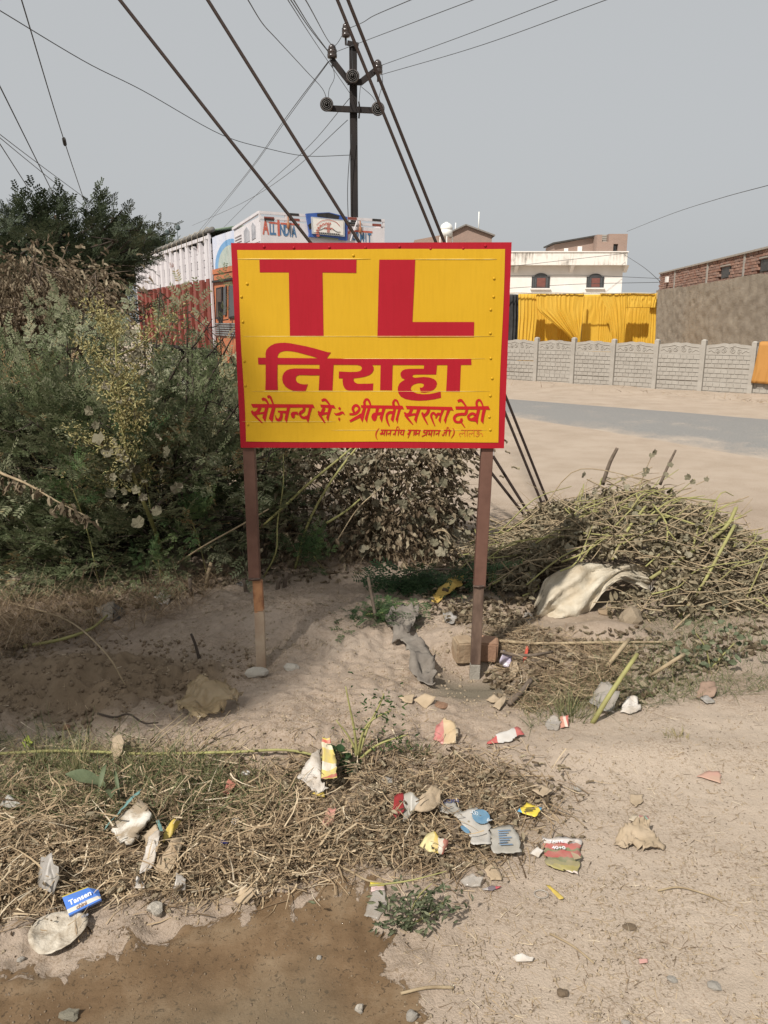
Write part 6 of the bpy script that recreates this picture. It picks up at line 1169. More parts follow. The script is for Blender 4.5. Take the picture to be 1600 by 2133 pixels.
# ================================================================== STAKES AND STICKS
stalk('thin upright brown stake in the shaded earth between the posts', [(785, 1292, -.03), (776, 1250, 3.92), (767, 1203, 3.92)], .010, .008, m_bark, 'stake', cat='stake', n=6)
stalk('short dark stake leaning in the dug earth beside the hedge', [(417, 1375, -.02), (408, 1345, 3.42), (398, 1320, 3.44)], .008, .006, m_dkb, 'stake', cat='stake', n=6)
stalk('slanting green-brown cut stake with a pale cut end', [(1230, 1505, -.02), (1275, 1440, 2.86), (1328, 1362, 2.95)], .011, .009, m_grn, 'stake', cat='stake', n=6)
stalk('thick pale cut stick leaning behind the slanting cut stake', [(1262, 1395, 0.01), (1285, 1362, 3.3), (1310, 1332, 3.4)], .010, .011, m_drys, 'stake', cat='stake', n=6)
stalk('pale cut stick pointing at the round-leaved weed', [(1350, 1415, .01), (1390, 1385, 3.15), (1425, 1363, 3.2)], .008, .009, m_drys, 'stake', cat='stake', n=6)
for (a_, b_, c, d, lab) in ((398, 1243, 395, 1205, 'forked cut stump at the hedge foot with a pale top'), (425, 1225, 440, 1172, 'leaning cut stump at the hedge foot next to the forked one'), (575, 1228, 584, 1203, 'cut stump just beyond the rusty-footed post'), (590, 1222, 598, 1193, 'slim cut stump beyond the rusty-footed post, next to the vine heap'), (515, 1232, 507, 1207, 'pale cut stump beside the dark plastic scrap')):
    A_ = G(a_, b_); B_ = P(c, d, A_[1]); tag(MB().tube([(0, 0, -.05), (B_-A_)*.6, B_-A_], [.014, .012, .012], 8).build('cut_stump', m_bark if d != 1172 else m_drys, None, True, A_), lab, 'stump', 'cut stumps')
stalk('bent green branch lying across the earth below the hedge', [(50, 1355, .02), (130, 1343, .03), (190, 1325, .04), (225, 1300, .05)], .010, .006, m_grn, 'fallen_branch', cat='branch')
stalk('long pale stem curving up at the hedge foot', [(20, 1255, .02), (50, 1222, .05), (95, 1213, .06), (125, 1203, .08), (137, 1192, .09)], .007, .004, m_grn, 'fallen_branch', cat='branch')
stalk('long thin cane lying over the dug clay', [(20, 1275, .06), (140, 1320, .08), (220, 1380, .05), (262, 1440, .03)], .005, .003, m_drys, 'fallen_branch', cat='branch')
stalk('green vine stem lying along the top of the straw', [(-20, 1586, .03), (130, 1584, .04), (300, 1585, .03), (480, 1582, .03), (600, 1578, .03), (690, 1593, .02)], .006, .0045, m_grn, 'fallen_creeper', cat='creeper', n=30)
stalk('dark forked twig lying on the pale mound above the straw', [(205, 1500, .03), (240, 1508, .03), (270, 1506, .04), (300, 1520, .03), (330, 1515, .02)], .005, .003, m_dkb, 'fallen_branch', cat='branch')
stalk('thick grey branch end lying beside the cement puddle', [(1060, 1475, .02), (1085, 1455, .03), (1105, 1430, .03)], .012, .012, m_bark, 'fallen_branch', cat='branch'); stalk('grey branch stretched over the wrappers beside the bricks', [(1042, 1377, .05), (1070, 1388, .06), (1110, 1385, .05), (1150, 1370, .03)], .008, .007, m_bark, 'fallen_branch', cat='branch')
stalk('brown stems bundle lying toward the sack', [(1020, 1345, .03), (1120, 1352, .03), (1250, 1350, .03), (1400, 1345, .02)], .009, .006, m_drys, 'fallen_branch', cat='branch')
stalk('pale straw stem at the puddle edge by the creeping weed', [(835, 2075, .008), (890, 2064, .01), (945, 2061, .006)], .004, .004, m_drys, 'straw_stem', cat='straw')
stalk('forked pale twig lying on the bare track', [(1145, 1951, .01), (1195, 1980, .012), (1237, 2012, .008)], .003, .0025, m_drys, 'fallen_branch', cat='branch'); stalk('thin dry creeper stem on the bare track', [(1370, 1859, .006), (1415, 1853, .008), (1470, 1868, .008), (1505, 1880, .004)], .003, .002, m_drys, 'fallen_branch', cat='branch')
stalk('curved pale stalk lying beside the creeping weed', [(700, 1808, .01), (730, 1822, .012), (765, 1840, .01), (800, 1845, .01)], .004, .003, m_drys, 'straw_stem', cat='straw')
for k in range(10):
    x, y = rng.uniform(230, 480), rng.uniform(1560, 1620)
    stalk('thin brown twig leaning over the straw below the clay', [(x, y, .01), (x+rng.uniform(20, 45), y-rng.uniform(15, 30), .05), (x+rng.uniform(60, 120), y-rng.uniform(35, 75), .07)], .0025, .0012, m_drys, 'twig', 'thin twigs over the straw', 'twig', 6)
# ================================================================== STONES, BRICKS, CLODS
def rock_mesh(seed, sub=2, amp=.25):
    bm = bmesh.new(); bmesh.ops.create_icosphere(bm, subdivisions=sub, radius=1)
    for v in bm.verts: p = v.co; f_ = 1+amp*float(fbm(np.array([p.x*1.3+seed*7.1+p.z]), np.array([p.y*1.3+p.z*.8+seed]), 3, seed)[0])*1.6; v.co = p*f_; 
    me = bpy.data.meshes.new('rock'); bm.to_mesh(me); bm.free(); return me
m_stone = mat('pale_chalky_stone', (.46, .42, .36), (.31, .28, .23), 30, .9, .5, 60); m_gst = mat('grey_stone', (.36, .335, .295), (.25, .225, .19), 25, .9, .5, 60); m_earth = mat('dry_earth_clod', (.32, .255, .18), (.24, .19, .13), 18, .95, .6, 50); m_clod = mat('damp_clay_clod', (.20, .148, .098), (.145, .105, .068), 18, .95, .6, 50); m_whc = mat('white_chip', (.58, .56, .53), (.44, .41, .37), 20, .8)
m_brick = mat('orange_brick', (.31, .185, .115), (.24, .14, .09), 10, .95, .7, 40, lo=.35, hi=.6); m_bmud = mat('mud_crusted_brick', (.33, .255, .17), (.25, .175, .11), 9, .95, .9, 30, lo=.35, hi=.6)
def rock(label, px, py, wpx, hpx, m, seed, name='stone', cat='stone', group=None, flat=.7, rz=0., amp=.38):
    b_ = G(px, py+hpx*.35); sc_ = (b_[1]*cP+CAMH*sP)/1600; o = put(name, rock_mesh(seed, 2, amp), m, None, (b_[0], b_[1], b_[2]+hpx*sc_*.22)); o.scale = (wpx*sc_/2, wpx*sc_/2*.8, max(hpx, 8)*sc_/2*flat); o.rotation_euler.z = rz; return tag(o, label, cat, group)
rock('white faceted chalk stone under the torn silver pouch', 324, 1887, 32, 42, m_stone, 1, amp=.4); rock('small white stone standing on the wet mud', 749, 2097, 17, 30, m_stone, 2); rock('pale upright chip on the wet mud edge', 857, 2110, 24, 34, m_gst, 3, amp=.4); rock('dark mottled stone lying on the wet mud', 145, 2111, 40, 26, mat('mottled_stone', (.12, .11, .08), (.32, .29, .22), 60, .8, .6, 90), 4, amp=.45)
rock('small blue-grey stone beside the paper plate', 44, 1995, 16, 20, m_gst, 5); rock('tiny grey pebble in the middle of the wet mud', 665, 1993, 11, 12, m_gst, 6); rock('small grey stone on the track edge by the yellow and blue packet', 1205, 1640, 20, 18, m_gst, 7); rock('rounded stone in the straw next to the grey pouch', 1028, 1674, 20, 15, m_earth, 8)
rock('pale rounded boulder lying beside the sack', 1312, 1282, 52, 44, m_earth, 9, flat=.9); rock('smaller brownish stone wedged under the sack', 1262, 1272, 38, 20, mat('brown_stone', (.30, .22, .14), None, 14, .9, .5, 40), 10); rock('pale grey pebble on the track with a dark stain behind it', 1400, 2036, 24, 20, m_gst, 11, flat=.5); rock('grey flat pebble on the track beside the paler pebble', 1488, 2050, 28, 22, m_gst, 12, flat=.4); rock('small grey pebble alone on the bare track', 1303, 2128, 18, 16, m_gst, 13); rock('grey round lump on the straw by the torn carton', 808, 1622, 24, 14, m_gst, 14)
rock('white cement lump around the rusty-footed post base', 538, 1396, 46, 30, m_stone, 15, amp=.35); rock('white broken cement piece beside the rusty-footed post', 606, 1388, 30, 20, m_stone, 16, amp=.45); rock('white foam crumb in the straw', 490, 1708, 22, 20, m_whc, 17, 'foam_crumb', 'litter', 'white crumbs', amp=.4); rock('white foam crumb in the straw', 527, 1725, 18, 26, m_whc, 18, 'foam_crumb', 'litter', 'white crumbs', amp=.4); rock('white foam crumb in the straw', 512, 1608, 20, 12, m_whc, 19, 'foam_crumb', 'litter', 'white crumbs', amp=.4); rock('white foam crumb in the straw', 582, 1727, 12, 10, m_whc, 20, 'foam_crumb', 'litter', 'white crumbs')
rock('round mud lump on the track with a dark wet look', 1172, 2064, 26, 28, m_clod, 21, 'mud_lump', 'mud lump', flat=.5); rock('pair of mud lumps on the bare track', 1310, 1926, 26, 18, m_clod, 22, 'mud_lump', 'mud lump', flat=.4); rock('yellow fruit lying at the hedge foot', 281, 1229, 9, 9, mat('yellow_fruit', (.55, .42, .08), None, 10, .4), 23, 'fruit', 'fruit', amp=.05); rock('pale fallen fruit in front of the forked stump', 405, 1247, 12, 9, mat('pale_fruit', (.5, .42, .26), None, 10, .5), 24, 'fruit', 'fruit', amp=.1)
rock('orange brick fragment in the clay under the hedge', 139, 1513, 20, 18, m_brick, 25, 'brick_fragment', 'brick', amp=.35); rock('orange brick fragment at the near edge of the cement puddle', 918, 1466, 36, 16, m_brick, 26, 'brick_fragment', 'brick', rz=-.5, amp=.3)
def brick_half(label, px0, px1, pyt, pyb, m, rz):
    A_ = P((px0+px1)/2, pyb, 3.47); A_[2] = H(A_[0], 3.52)-.01; sc_ = (A_[1]*cP+CAMH*sP)/1600; w_ = (px1-px0)*sc_; h_ = (pyb-pyt)*sc_; bm = bmesh.new(); bmesh.ops.create_cube(bm, size=1); bmesh.ops.scale(bm, vec=(w_, .10, h_), verts=bm.verts); bmesh.ops.bevel(bm, geom=bm.edges[:], offset=.008, segments=2, affect='EDGES'); bmesh.ops.subdivide_edges(bm, edges=bm.edges[:], cuts=2, use_grid_fill=True)
    for v in bm.verts: p = v.co; v.co += v.normal*.006*float(fbm(np.array([p.x*30+px0]), np.array([p.y*30+p.z*40]), 3, 3)[0])
    me = bpy.data.meshes.new('brick'); bm.to_mesh(me); bm.free(); o = put('half_brick', me, m, None, (A_[0], A_[1]+.05, A_[2]+h_/2)); o.rotation_euler = (.05, .04, rz); return tag(o, label, 'brick', 'bricks packed round the post')
brick_half('pale mud-crusted half brick wedged against the dark-footed post', 946, 984, 1362, 1410, m_bmud, .2); brick_half('orange half brick wedged behind the dark-footed post in its shadow', 988, 1037, 1373, 1417, m_brick, -.12)
# earth clods and pebbles: too many to count
CL = []
for i in range(5):
    me = rock_mesh(60+i, 1, .55); V = np.zeros(len(me.vertices)*3); me.vertices.foreach_get('co', V); CL.append((V.reshape(-1, 3), np.array([list(p.vertices) for p in me.polygons])))
def clods(poly, n, size, m, name, label):
    q = ground_pts(poly, n); A = Acc(); R = frames(rdir(n), rdir(n)); s_ = np.exp(rng.uniform(math.log(size[0]), math.log(size[1]), n)); q[:, 2] += s_*.15
    for i in range(5): k = np.arange(n) % 5 == i; A.add(*scat(CL[i][0], CL[i][1], R[k], q[k], s_[k][:, None]*rng.uniform(.6, 1.1, (int(k.sum()), 3)), rng.uniform(0, 1, int(k.sum()))))
    tag(put(name, A.mesh(name), m), label, 'soil', kind='stuff')
clods(CLAY, 2200, (.002, .014), m_clod, 'clay_clods', 'crumbled brown clay clods below the hedge'); clods([(480, 1200), (700, 1200), (800, 1300), (650, 1340), (560, 1400), (330, 1400), (330, 1330)], 900, (.002, .010), m_earth, 'earth_clods', 'earth clods under the board'); clods([(820, 1230), (1000, 1260), (1100, 1330), (1400, 1340), (1350, 1480), (1000, 1500), (870, 1420)], 900, (.002, .012), m_earth, 'earth_clods', 'crumbs of earth around the dark-footed post')
clods([(-50, 1480), (700, 1480), (1600, 1500), (1600, 2140), (850, 2140), (800, 1850), (300, 1950), (-50, 2000)], 3500, (.0012, .006), m_earth, 'earth_crumbs', 'fine crumbs of dry earth across the foreground'); clods([(540, 1330), (850, 1320), (880, 1560), (400, 1570), (330, 1480)], 1600, (.0012, .007), m_earth, 'earth_crumbs', 'fine crumbs of earth on the pale mound under the board'); clods([(-50, 2000), (700, 1850), (850, 2140), (-50, 2140)], 500, (.001, .004), m_clod, 'mud_crumbs', 'fine mud crumbs in the wet patch')
# ================================================================== LITTER
def flat(name, label, poly, m, cat='litter', lift=.008, crumple=.007, cuts=5, thick=.0015, freq=18, group=None, tilt=None, seed=0, fold=0.):
    """a torn or flat piece lying on the ground: outline from the photo, really crumpled and with thickness"""
    lift += .020*bool(inpoly(STRAW, np.array([np.mean([p[0] for p in poly])]), np.array([np.mean([p[1] for p in poly])]))[0])
    q = np.array([G(*p[:2], lift+(p[2] if len(p) > 2 else 0)) for p in poly]); c = q.mean(0); bm = bmesh.new(); vs = [bm.verts.new(p-c) for p in q]; bm.faces.new(vs)
    bmesh.ops.triangulate(bm, faces=bm.faces[:]); bmesh.ops.subdivide_edges(bm, edges=bm.edges[:], cuts=cuts, use_grid_fill=True); bm.verts.ensure_lookup_table()
    xs = [v.co.x for v in bm.verts]; ys = [v.co.y for v in bm.verts]; x0, x1, y0, y1 = min(xs), max(xs), min(ys), max(ys); uvl = bm.loops.layers.uv.new('UVMap')
    for f_ in bm.faces:
        f_.smooth = True
        for l in f_.loops: l[uvl].uv = ((l.vert.co.x-x0)/(x1-x0+1e-6), (l.vert.co.y-y0)/(y1-y0+1e-6))
    VS = list(bm.verts); X = np.array([v.co[:] for v in VS]); bd = np.array([v.is_boundary for v in VS]); e_ = min(x1-x0, y1-y0)*.09*bd
    X = X+np.stack([e_*fbm(X[:, 0]*70+seed, X[:, 1]*70, 2, 5), e_*fbm(X[:, 0]*70, X[:, 1]*70+9, 2, 6), np.zeros(len(X))], -1)
    n_ = fbm((X[:, 0]+seed*3.3)*freq, (X[:, 1]+seed)*freq, 3, 91+seed)+.5*fbm(X[:, 0]*freq*4+seed, X[:, 1]*freq*4, 2, 17+seed)
    X[:, 2] += crumple*n_+fold*np.abs(np.sin((X[:, 0]*.8+X[:, 1]*.6)*freq*.9+seed+2*n_))
    if crumple > .01: X[:, 0] += crumple*.4*n_; X[:, 1] += crumple*.3*n_
    X[:, 2] = np.maximum(X[:, 2], Hraw(c[0]+X[:, 0], c[1]+X[:, 1])+.003-c[2])
    for v, p in zip(VS, X): v.co = p
    bm.normal_update()
    if bm.faces and sum(f_.normal.z for f_ in bm.faces) < 0: bmesh.ops.reverse_faces(bm, faces=bm.faces[:])
    me = bpy.data.meshes.new(name); bm.to_mesh(me); bm.free(); o = put(name, me, m, None, c); s_ = o.modifiers.new('s', 'SOLIDIFY'); s_.thickness = thick; s_.offset = 1; return tag(o, label, cat, group)
def zf(ox, oy, s): return lambda *pts: [(ox+p[0]*s, oy+p[1]*s, *p[2:]) for p in pts]
z5_ = zf(0, 1700, .3375); z3_ = zf(500, 1400, .35); z4_ = zf(1000, 1400, .375); z6_ = zf(500, 1680, .375); z7_ = zf(1000, 1700, .375); z2_ = zf(0, 1400, .3375)
m_card = mat('dusty_cardboard', (.40, .31, .21), (.32, .245, .16), 14, .9, .3, 60); m_tan = mat('tan_paper', (.38, .30, .21), (.29, .225, .15), 16, .85, .3, 50); m_gpl = mat('grey_dusty_plastic', (.36, .345, .31), (.27, .25, .21), 12, .4); m_wpap = mat('white_crumpled_paper', (.52, .49, .45), (.38, .33, .27), 14, .75, .4, 60)
m_clr = mat('clear_dusty_plastic', (.42, .39, .35), (.36, .32, .27), 10, .25, spec=.6, alpha=.55); m_tbag = mat('tan_plastic_bag', (.38, .29, .17), (.30, .22, .12), 8, .35, spec=.5, alpha=.6); m_foil = mat('silver_foil', (.34, .32, .30), (.22, .20, .17), 20, .5, metal=.1)
# blue printed packet
m_blue = bandmat('blue_packet_print', [(0, (.045, .16, .52)), (.10, (.55, .53, .48)), (.30, (.05, .17, .55)), (.93, (.42, .34, .05))], 'Y', .35, .06)
def local_frame(a_, b_, up=(0, -.75, .66)):
    """matrix with X from a to b, normal near up"""
    x = Vector(b_-a_).normalized(); n_ = Vector(up); n_ = (n_-x*n_.dot(x)).normalized(); y = n_.cross(x); return Matrix((x, y, n_)).transposed().to_4x4()
def upright_pack(name, label, corners, lifts, m, thick, cat='packet'):
    """flat pack leaning up: bottom-left, bottom-right, top-right, top-left (+ extra) photo corners; lifts raise the upper edge"""
    q = np.array([G(x, y, l) for (x, y), l in zip(corners, lifts)]); return q
bp_ = [(147, 1936), (214, 1899), (205, 1853), (182, 1847), (129, 1867)]; q = np.array([G(147, 1936, .045), G(214, 1899, .040)]+[(0, 0, 0)]*3)
Yb = q[0][1]+.035
q[2] = P(205, 1853, q[1][1]+.045); q[3] = P(182, 1847, q[1][1]+.04); q[4] = P(129, 1867, q[0][1]+.045); c = q.mean(0); nrm_ = np.cross(q[1]-q[0], q[4]-q[0]); nrm_ /= np.linalg.norm(nrm_)
me = bpy.data.meshes.new('packet'); V = [tuple(p-c) for p in q]+[tuple(p-c-nrm_*.010) for p in q]; me.from_pydata(V, [], [(0, 1, 2, 3, 4), (9, 8, 7, 6, 5)]+[((i+1) % 5, i, i+5, (i+1) % 5+5) for i in range(5)]); uvl = me.uv_layers.new(); uvm = {0: (0, 0), 1: (1, 0.02), 2: (1, .95), 3: (.7, 1), 4: (0, 1)}
for p_ in me.polygons:
    for li in p_.loop_indices: uvl.data[li].uv = uvm[me.loops[li].vertex_index % 5]
bpk = tag(put('blue_packet', me, m_blue, None, c), 'bright blue printed packet leaning on the paper plate', 'packet')
m_wpr = mat('white_print', (.70, .70, .72), (.62, .62, .64), 20, .5); m_brp = mat('brown_print', (.24, .15, .10), None, 20, .5)
fm = local_frame(q[0], q[1], nrm_)
def on_pack(s, px, py, size, m, name='lettering', off=.0008, par=bpk, cc=None, pl=None, rot=0., squash=1.):
    cc = c if cc is None else cc; p0, n_ = (q[0], nrm_) if pl is None else pl; d = ray(px, py); t = np.dot(p0-CO, n_)/np.dot(d, n_); pt = CO+d*t+n_*off*(1 if n_[1] < 0 or n_[2] > 0 else -1); mt = (fm if pl is None else local_frame(np.zeros(3), np.array([math.cos(rot), math.sin(rot), 0]), n_)).copy(); mt.translation = Vector(pt-cc); return text_obj(name, s, size, m, par, mt, .0006, squash)
on_pack('Tansen', 167, 1871, .021, m_wpr); on_pack('chini', 170, 1886, .015, m_brp); on_pack('IIII I III', 177, 1908, .007, mat('grey_print', (.2, .2, .22), None, 10, .5))
# paper plate
pc = G(123, 1955, .020); m_plate = mat('stained_paper_plate', (.48, .43, .35), (.25, .20, .14), 30, .85, .6, 60, lo=.40, hi=.70); mb = MB(); prof = [(.0, .0), (.045, .001), (.056, .003), (.062, .008), (.072, .009)]; n = 40; V = [(0, 0, 0)]; F = []
for k, (r, h) in enumerate(prof[1:]):
    for i in range(n): a_ = 6.283*i/n; rr = r*(1+.03*math.sin(a_*3+1)+(.012*math.sin(a_*40) if k > 1 else 0)); V.append((rr*1.05*math.cos(a_), rr*.95*math.sin(a_), h+.004*math.sin(a_*2+k)+.006*fbm(np.array([rr*40*math.cos(a_)]), np.array([rr*40*math.sin(a_)]), 2, 8)[0]))
F = [(0, 1+i, 1+(i+1) % n) for i in range(n)]+[(1+k*n+i, 1+(k+1)*n+i, 1+(k+1)*n+(i+1) % n, 1+k*n+(i+1) % n) for k in range(3) for i in range(n)]
pl_ = tag(mb.add(V, F).build('paper_plate', m_plate, None, True, pc), 'dirty round paper plate lying at the edge of the wet mud', 'plate'); pl_.modifiers.new('s', 'SOLIDIFY').thickness = .0015; pl_.rotation_euler = (.08, -.03, .5)
flat('torn_wrapper', 'brown torn wrapper standing behind the blue packet', z5_((240, 480), (275, 400, .05), (330, 420, .05), (380, 500, .02), (350, 545), (270, 520)), m_foil, lift=.015, crumple=.02, fold=.01)
flat('foam_board', 'dirty white board piece with a teal edge in the straw', z5_((700, 130), (880, 25, .03), (960, 115, .03), (870, 200, .01), (820, 245), (740, 240)), mat('muddy_white_board', (.55, .52, .46), (.28, .225, .16), 14, .9, .3, 50, lo=.42, hi=.58), crumple=.004, thick=.012, lift=.02)
flat('teal_strip', 'narrow teal plastic strip against the dirty white board', z5_((632, 183), (730, 115, .02), (830, 40, .05), (890, 0, .05), (880, 20, .05), (810, 65, .04), (720, 130, .02)), mat('teal_plastic', (.14, .25, .23), None, 20, .5), crumple=.002, lift=.03)
flat('silver_pouch', 'torn white and silver pouch with a teal corner', z5_((925, 245, .02), (995, 230, .03), (985, 290, .025), (950, 390), (870, 440), (885, 370)), m_wpap, crumple=.012, lift=.02, fold=.008); flat('carton_scrap', 'small teal-edged carton scrap touching the silver pouch', z5_((895, 205), (970, 160, .02), (1000, 225, .02), (920, 245)), m_tan, crumple=.003, lift=.025); flat('teal_scrap', 'short teal scrap at the corner of the carton scrap', z5_((970, 150, .02), (990, 145, .02), (1015, 215, .02), (998, 220, .02)), MATS['teal_plastic'], crumple=.001, lift=.032)
flat('cardboard_piece', 'brown rectangular cardboard strip lying in the straw', z5_((1080, 225, .02), (1145, 255, .02), (1075, 365), (1040, 420), (960, 395)), m_card, crumple=.003, thick=.003, lift=.018); flat('yellow_wrapper', 'crumpled yellow scrap behind the brown cardboard', z5_((1000, 240), (1030, 185, .02), (1085, 140, .03), (1115, 165, .03), (1060, 215, .01)), mat('yellow_plastic', (.50, .37, .07), (.40, .30, .08), 20, .5), crumple=.015, lift=.02)
flat('paper_scrap', 'small white paper scrap below the silver pouch', z5_((835, 495), (850, 440, .01), (900, 470), (895, 500)), m_wpap, crumple=.006); flat('clear_scrap', 'crinkled clear plastic in the straw edge', z5_((1070, 500), (1090, 450, .02), (1150, 460, .01), (1140, 520)), m_clr, crumple=.015); flat('cardboard_piece', 'grey cardboard flap at the edge of the wet mud', z5_((1455, 545), (1490, 490, .02), (1600, 480, .01), (1510, 565)), m_card, crumple=.004); flat('blue_scrap', 'tiny dark blue scrap in the straw', z5_((1355, 205), (1415, 230), (1410, 245), (1370, 240)), mat('navy_plastic', (.03, .03, .14), None, 9, .4), crumple=.004, lift=.02)
# white torn carton with yellow printed flap
flat('torn_carton', 'white torn carton with a yellow printed flap on the straw', z3_((340, 710), (380, 665, .02), (440, 620, .04), (490, 600, .05), (490, 740, .01), (530, 765), (490, 795), (440, 780)), m_wpap, crumple=.014, lift=.025, fold=.01, seed=2)
flat('printed_flap', 'yellow and red printed carton flap joined to the white torn carton', z3_((490, 562, .07), (545, 562, .07), (550, 595, .06), (578, 660, .045), (578, 745, .02), (520, 750, .02), (488, 738, .02)), bandmat('yellow_carton_print', [(0, (.62, .47, .07)), (.10, (.48, .05, .04)), (.20, (.62, .50, .12)), (.38, (.66, .62, .52)), (.55, (.60, .47, .10)), (.80, (.62, .57, .4)), (.9, (.5, .07, .05)), (.96, (.6, .45, .06))], 'Y', .6, .32), crumple=.009, lift=.03, thick=.002, seed=3); flat('carton_corner', 'yellow striped carton corner under the white torn carton', z3_((430, 770), (500, 760), (505, 795), (470, 800)), MATS['yellow_plastic'], crumple=.003, lift=.012)
# pouches on the right of the straw
clearp = flat('clear_pouch', 'flattened clear plastic pouch with blue oval print', z3_((1262, 893), (1340, 890, .008), (1410, 880, .01), (1455, 940, .008), (1490, 985), (1490, 1080), (1385, 1092), (1350, 1000)), mat('milky_plastic', (.50, .48, .44), (.42, .39, .34), 12, .3, spec=.5, alpha=.85), crumple=.005, lift=.015)
m_bpr = mat('blue_pouch_print', (.09, .19, .29), (.14, .24, .32), 30, .5)
def decal(parent, poly, m, lift_, name='print_mark'):
    lift_ += .020*bool(inpoly(STRAW, np.array([poly[0][0]]), np.array([poly[0][1]]))[0])+.004; q = np.array([G(*p, lift_) for p in poly])-np.array(parent.location); return MB().add([tuple(p) for p in q], [tuple(range(len(q)))]).build(name, m, parent)
cx, cy = 1001, 1730; decal(clearp, [(cx+21*math.cos(t)*.8-8*math.sin(t), cy+13*math.sin(t)+9*math.cos(t)*1.0) for t in np.linspace(0, 6.28, 18)[:-1]], m_bpr, .028); decal(clearp, [(968+12*math.cos(t)*.8, 1757+6*math.sin(t)+6*math.cos(t)) for t in np.linspace(0, 6.28, 12)[:-1]], m_bpr, .027)
def ground_text(s, px, py, size, m, par, lift_, rot, squash=1.):
    p = G(px, py, lift_+.004+.020*bool(inpoly(STRAW, np.array([px]), np.array([py]))[0])); mt = Matrix.Translation(Vector(p-np.array(par.location))) @ Matrix.Rotation(rot, 4, 'Z'); return text_obj('lettering', s, size, m, par, mt, .0004, squash)
ground_text('AROSS', cx, cy, .026, mat('pale_pouch_print', (.5, .55, .58), None, 10, .5), clearp, .031, math.pi-.75)
gp = flat('grey_pouch', 'flat grey plastic pouch with faint blue print beside the clear one', z4_((52, 918), (190, 908), (215, 980), (233, 1055), (150, 1060), (65, 1058), (60, 990)), m_gpl, crumple=.004, lift=.014)
for k in range(7): decal(gp, [(1036+k*.6, 1755+k*5), (1062+k*.8-(k % 3)*5, 1754+k*5), (1062+k*.8-(k % 3)*5, 1756.2+k*5), (1036+k*.6, 1757.2+k*5)], mat('faint_blue_print', (.16, .24, .34), None, 10, .6), .0215)
yb = flat('sachet', 'small yellow and blue sachet lying flat on the track edge', z4_((205, 820), (255, 772), (345, 800), (300, 850)), bandmat('yellow_blue_print', [(0, (.10, .32, .50)), (.16, (.66, .50, .05)), (.86, (.10, .32, .50))], 'X', .4, .05), 'sachet', crumple=.002, lift=.010)
for k, (w0, w1) in enumerate(((250, 300), (245, 305), (240, 290))): decal(yb, z4_((w0, 808+k*9), (w1, 803+k*10), (w1, 807+k*10), (w0, 812+k*9)), tdk, .0135)
rg = flat('red_packet', 'flattened red and green patterned packet with torn white edge', z4_((350, 938), (450, 945), (555, 950), (560, 1010), (565, 1075), (550, 1140), (480, 1130), (370, 1105), (352, 1020)), bandmat('red_green_print', [(0, (.55, .47, .42)), (.17, (.30, .26, .07)), (.34, (.22, .20, .09)), (.46, (.12, .14, .06)), (.55, (.36, .06, .06)), (.72, (.14, .16, .07)), (.80, (.42, .07, .07)), (.96, (.62, .58, .55))], 'Y', .35, .25, .25), 'packet', crumple=.004, lift=.014)
ground_text('TASTE', 1158, 1768, .016, m_wpr, rg, .022, -.03); ground_text('40+0', 1163, 1781, .020, m_wpr, rg, .022, -.03); decal(rg, z4_((500, 1045), (540, 1060), (560, 1080), (520, 1090)), m_card, .026)
flat('crumpled_paper', 'brown crumpled dry paper on the bare track', z4_((740, 960), (790, 905, .02), (850, 890, .03), (930, 900, .03), (975, 950, .02), (1030, 995), (930, 1015), (860, 985), (790, 1000)), m_tan, crumple=.020, cuts=9, fold=.012, lift=.010, freq=34, seed=5); flat('sachet', 'small faded sachet with a pink corner on the track', z4_((830, 835), (840, 808), (935, 812), (930, 865)), bandmat('pink_corner_print', [(0, (.46, .39, .29)), (.55, (.42, .12, .14)), (.75, (.16, .28, .22)), (.88, (.45, .15, .17))], 'X', .5, .2), 'sachet', crumple=.003); flat('pink_paper', 'flat pinkish paper scrap on the far side of the track', z4_((1205, 590), (1270, 562), (1330, 565), (1335, 628)), mat('faded_pink_paper', (.42, .24, .19), (.38, .26, .19), 14, .8), crumple=.003); flat('torn_card', 'small mud-coloured card scrap on the track', z4_((830, 690), (905, 695), (900, 735), (865, 762), (835, 735)), m_tan, crumple=.003); flat('torn_card', 'mud-coloured card by the small grey stone', z4_((290, 700), (340, 665), (400, 695), (350, 735)), m_tan, crumple=.004)
flat('yellow_wrapper', 'crumpled pale yellow wrapper with red print in the straw', z3_((1065, 1095), (1100, 1050, .02), (1165, 1060, .02), (1235, 1085), (1215, 1130), (1130, 1125)), bandmat('yellow_red_print', [(0, (.52, .46, .20)), (.62, (.50, .37, .07)), (.80, (.50, .45, .38)), (.93, (.38, .08, .06))], 'X', .5, .25, .3), crumple=.018, fold=.008); flat('wrapper', 'red and white wrapper at the lip of the track', z4_((30, 415), (105, 372, .015), (205, 340, .02), (248, 368, .01), (170, 395), (70, 412)), bandmat('red_white_print', [(0, (.42, .06, .06)), (.3, (.52, .50, .47)), (.8, (.42, .07, .07))], 'X', .5, .15), crumple=.006); flat('wrapper', 'dark red plastic wrapper in the straw by the clear pouch', z3_((905, 880), (915, 820, .02), (965, 815, .03), (975, 890, .01), (930, 910)), mat('dark_red_plastic', (.26, .03, .03), (.2, .025, .03), 10, .35), crumple=.012)
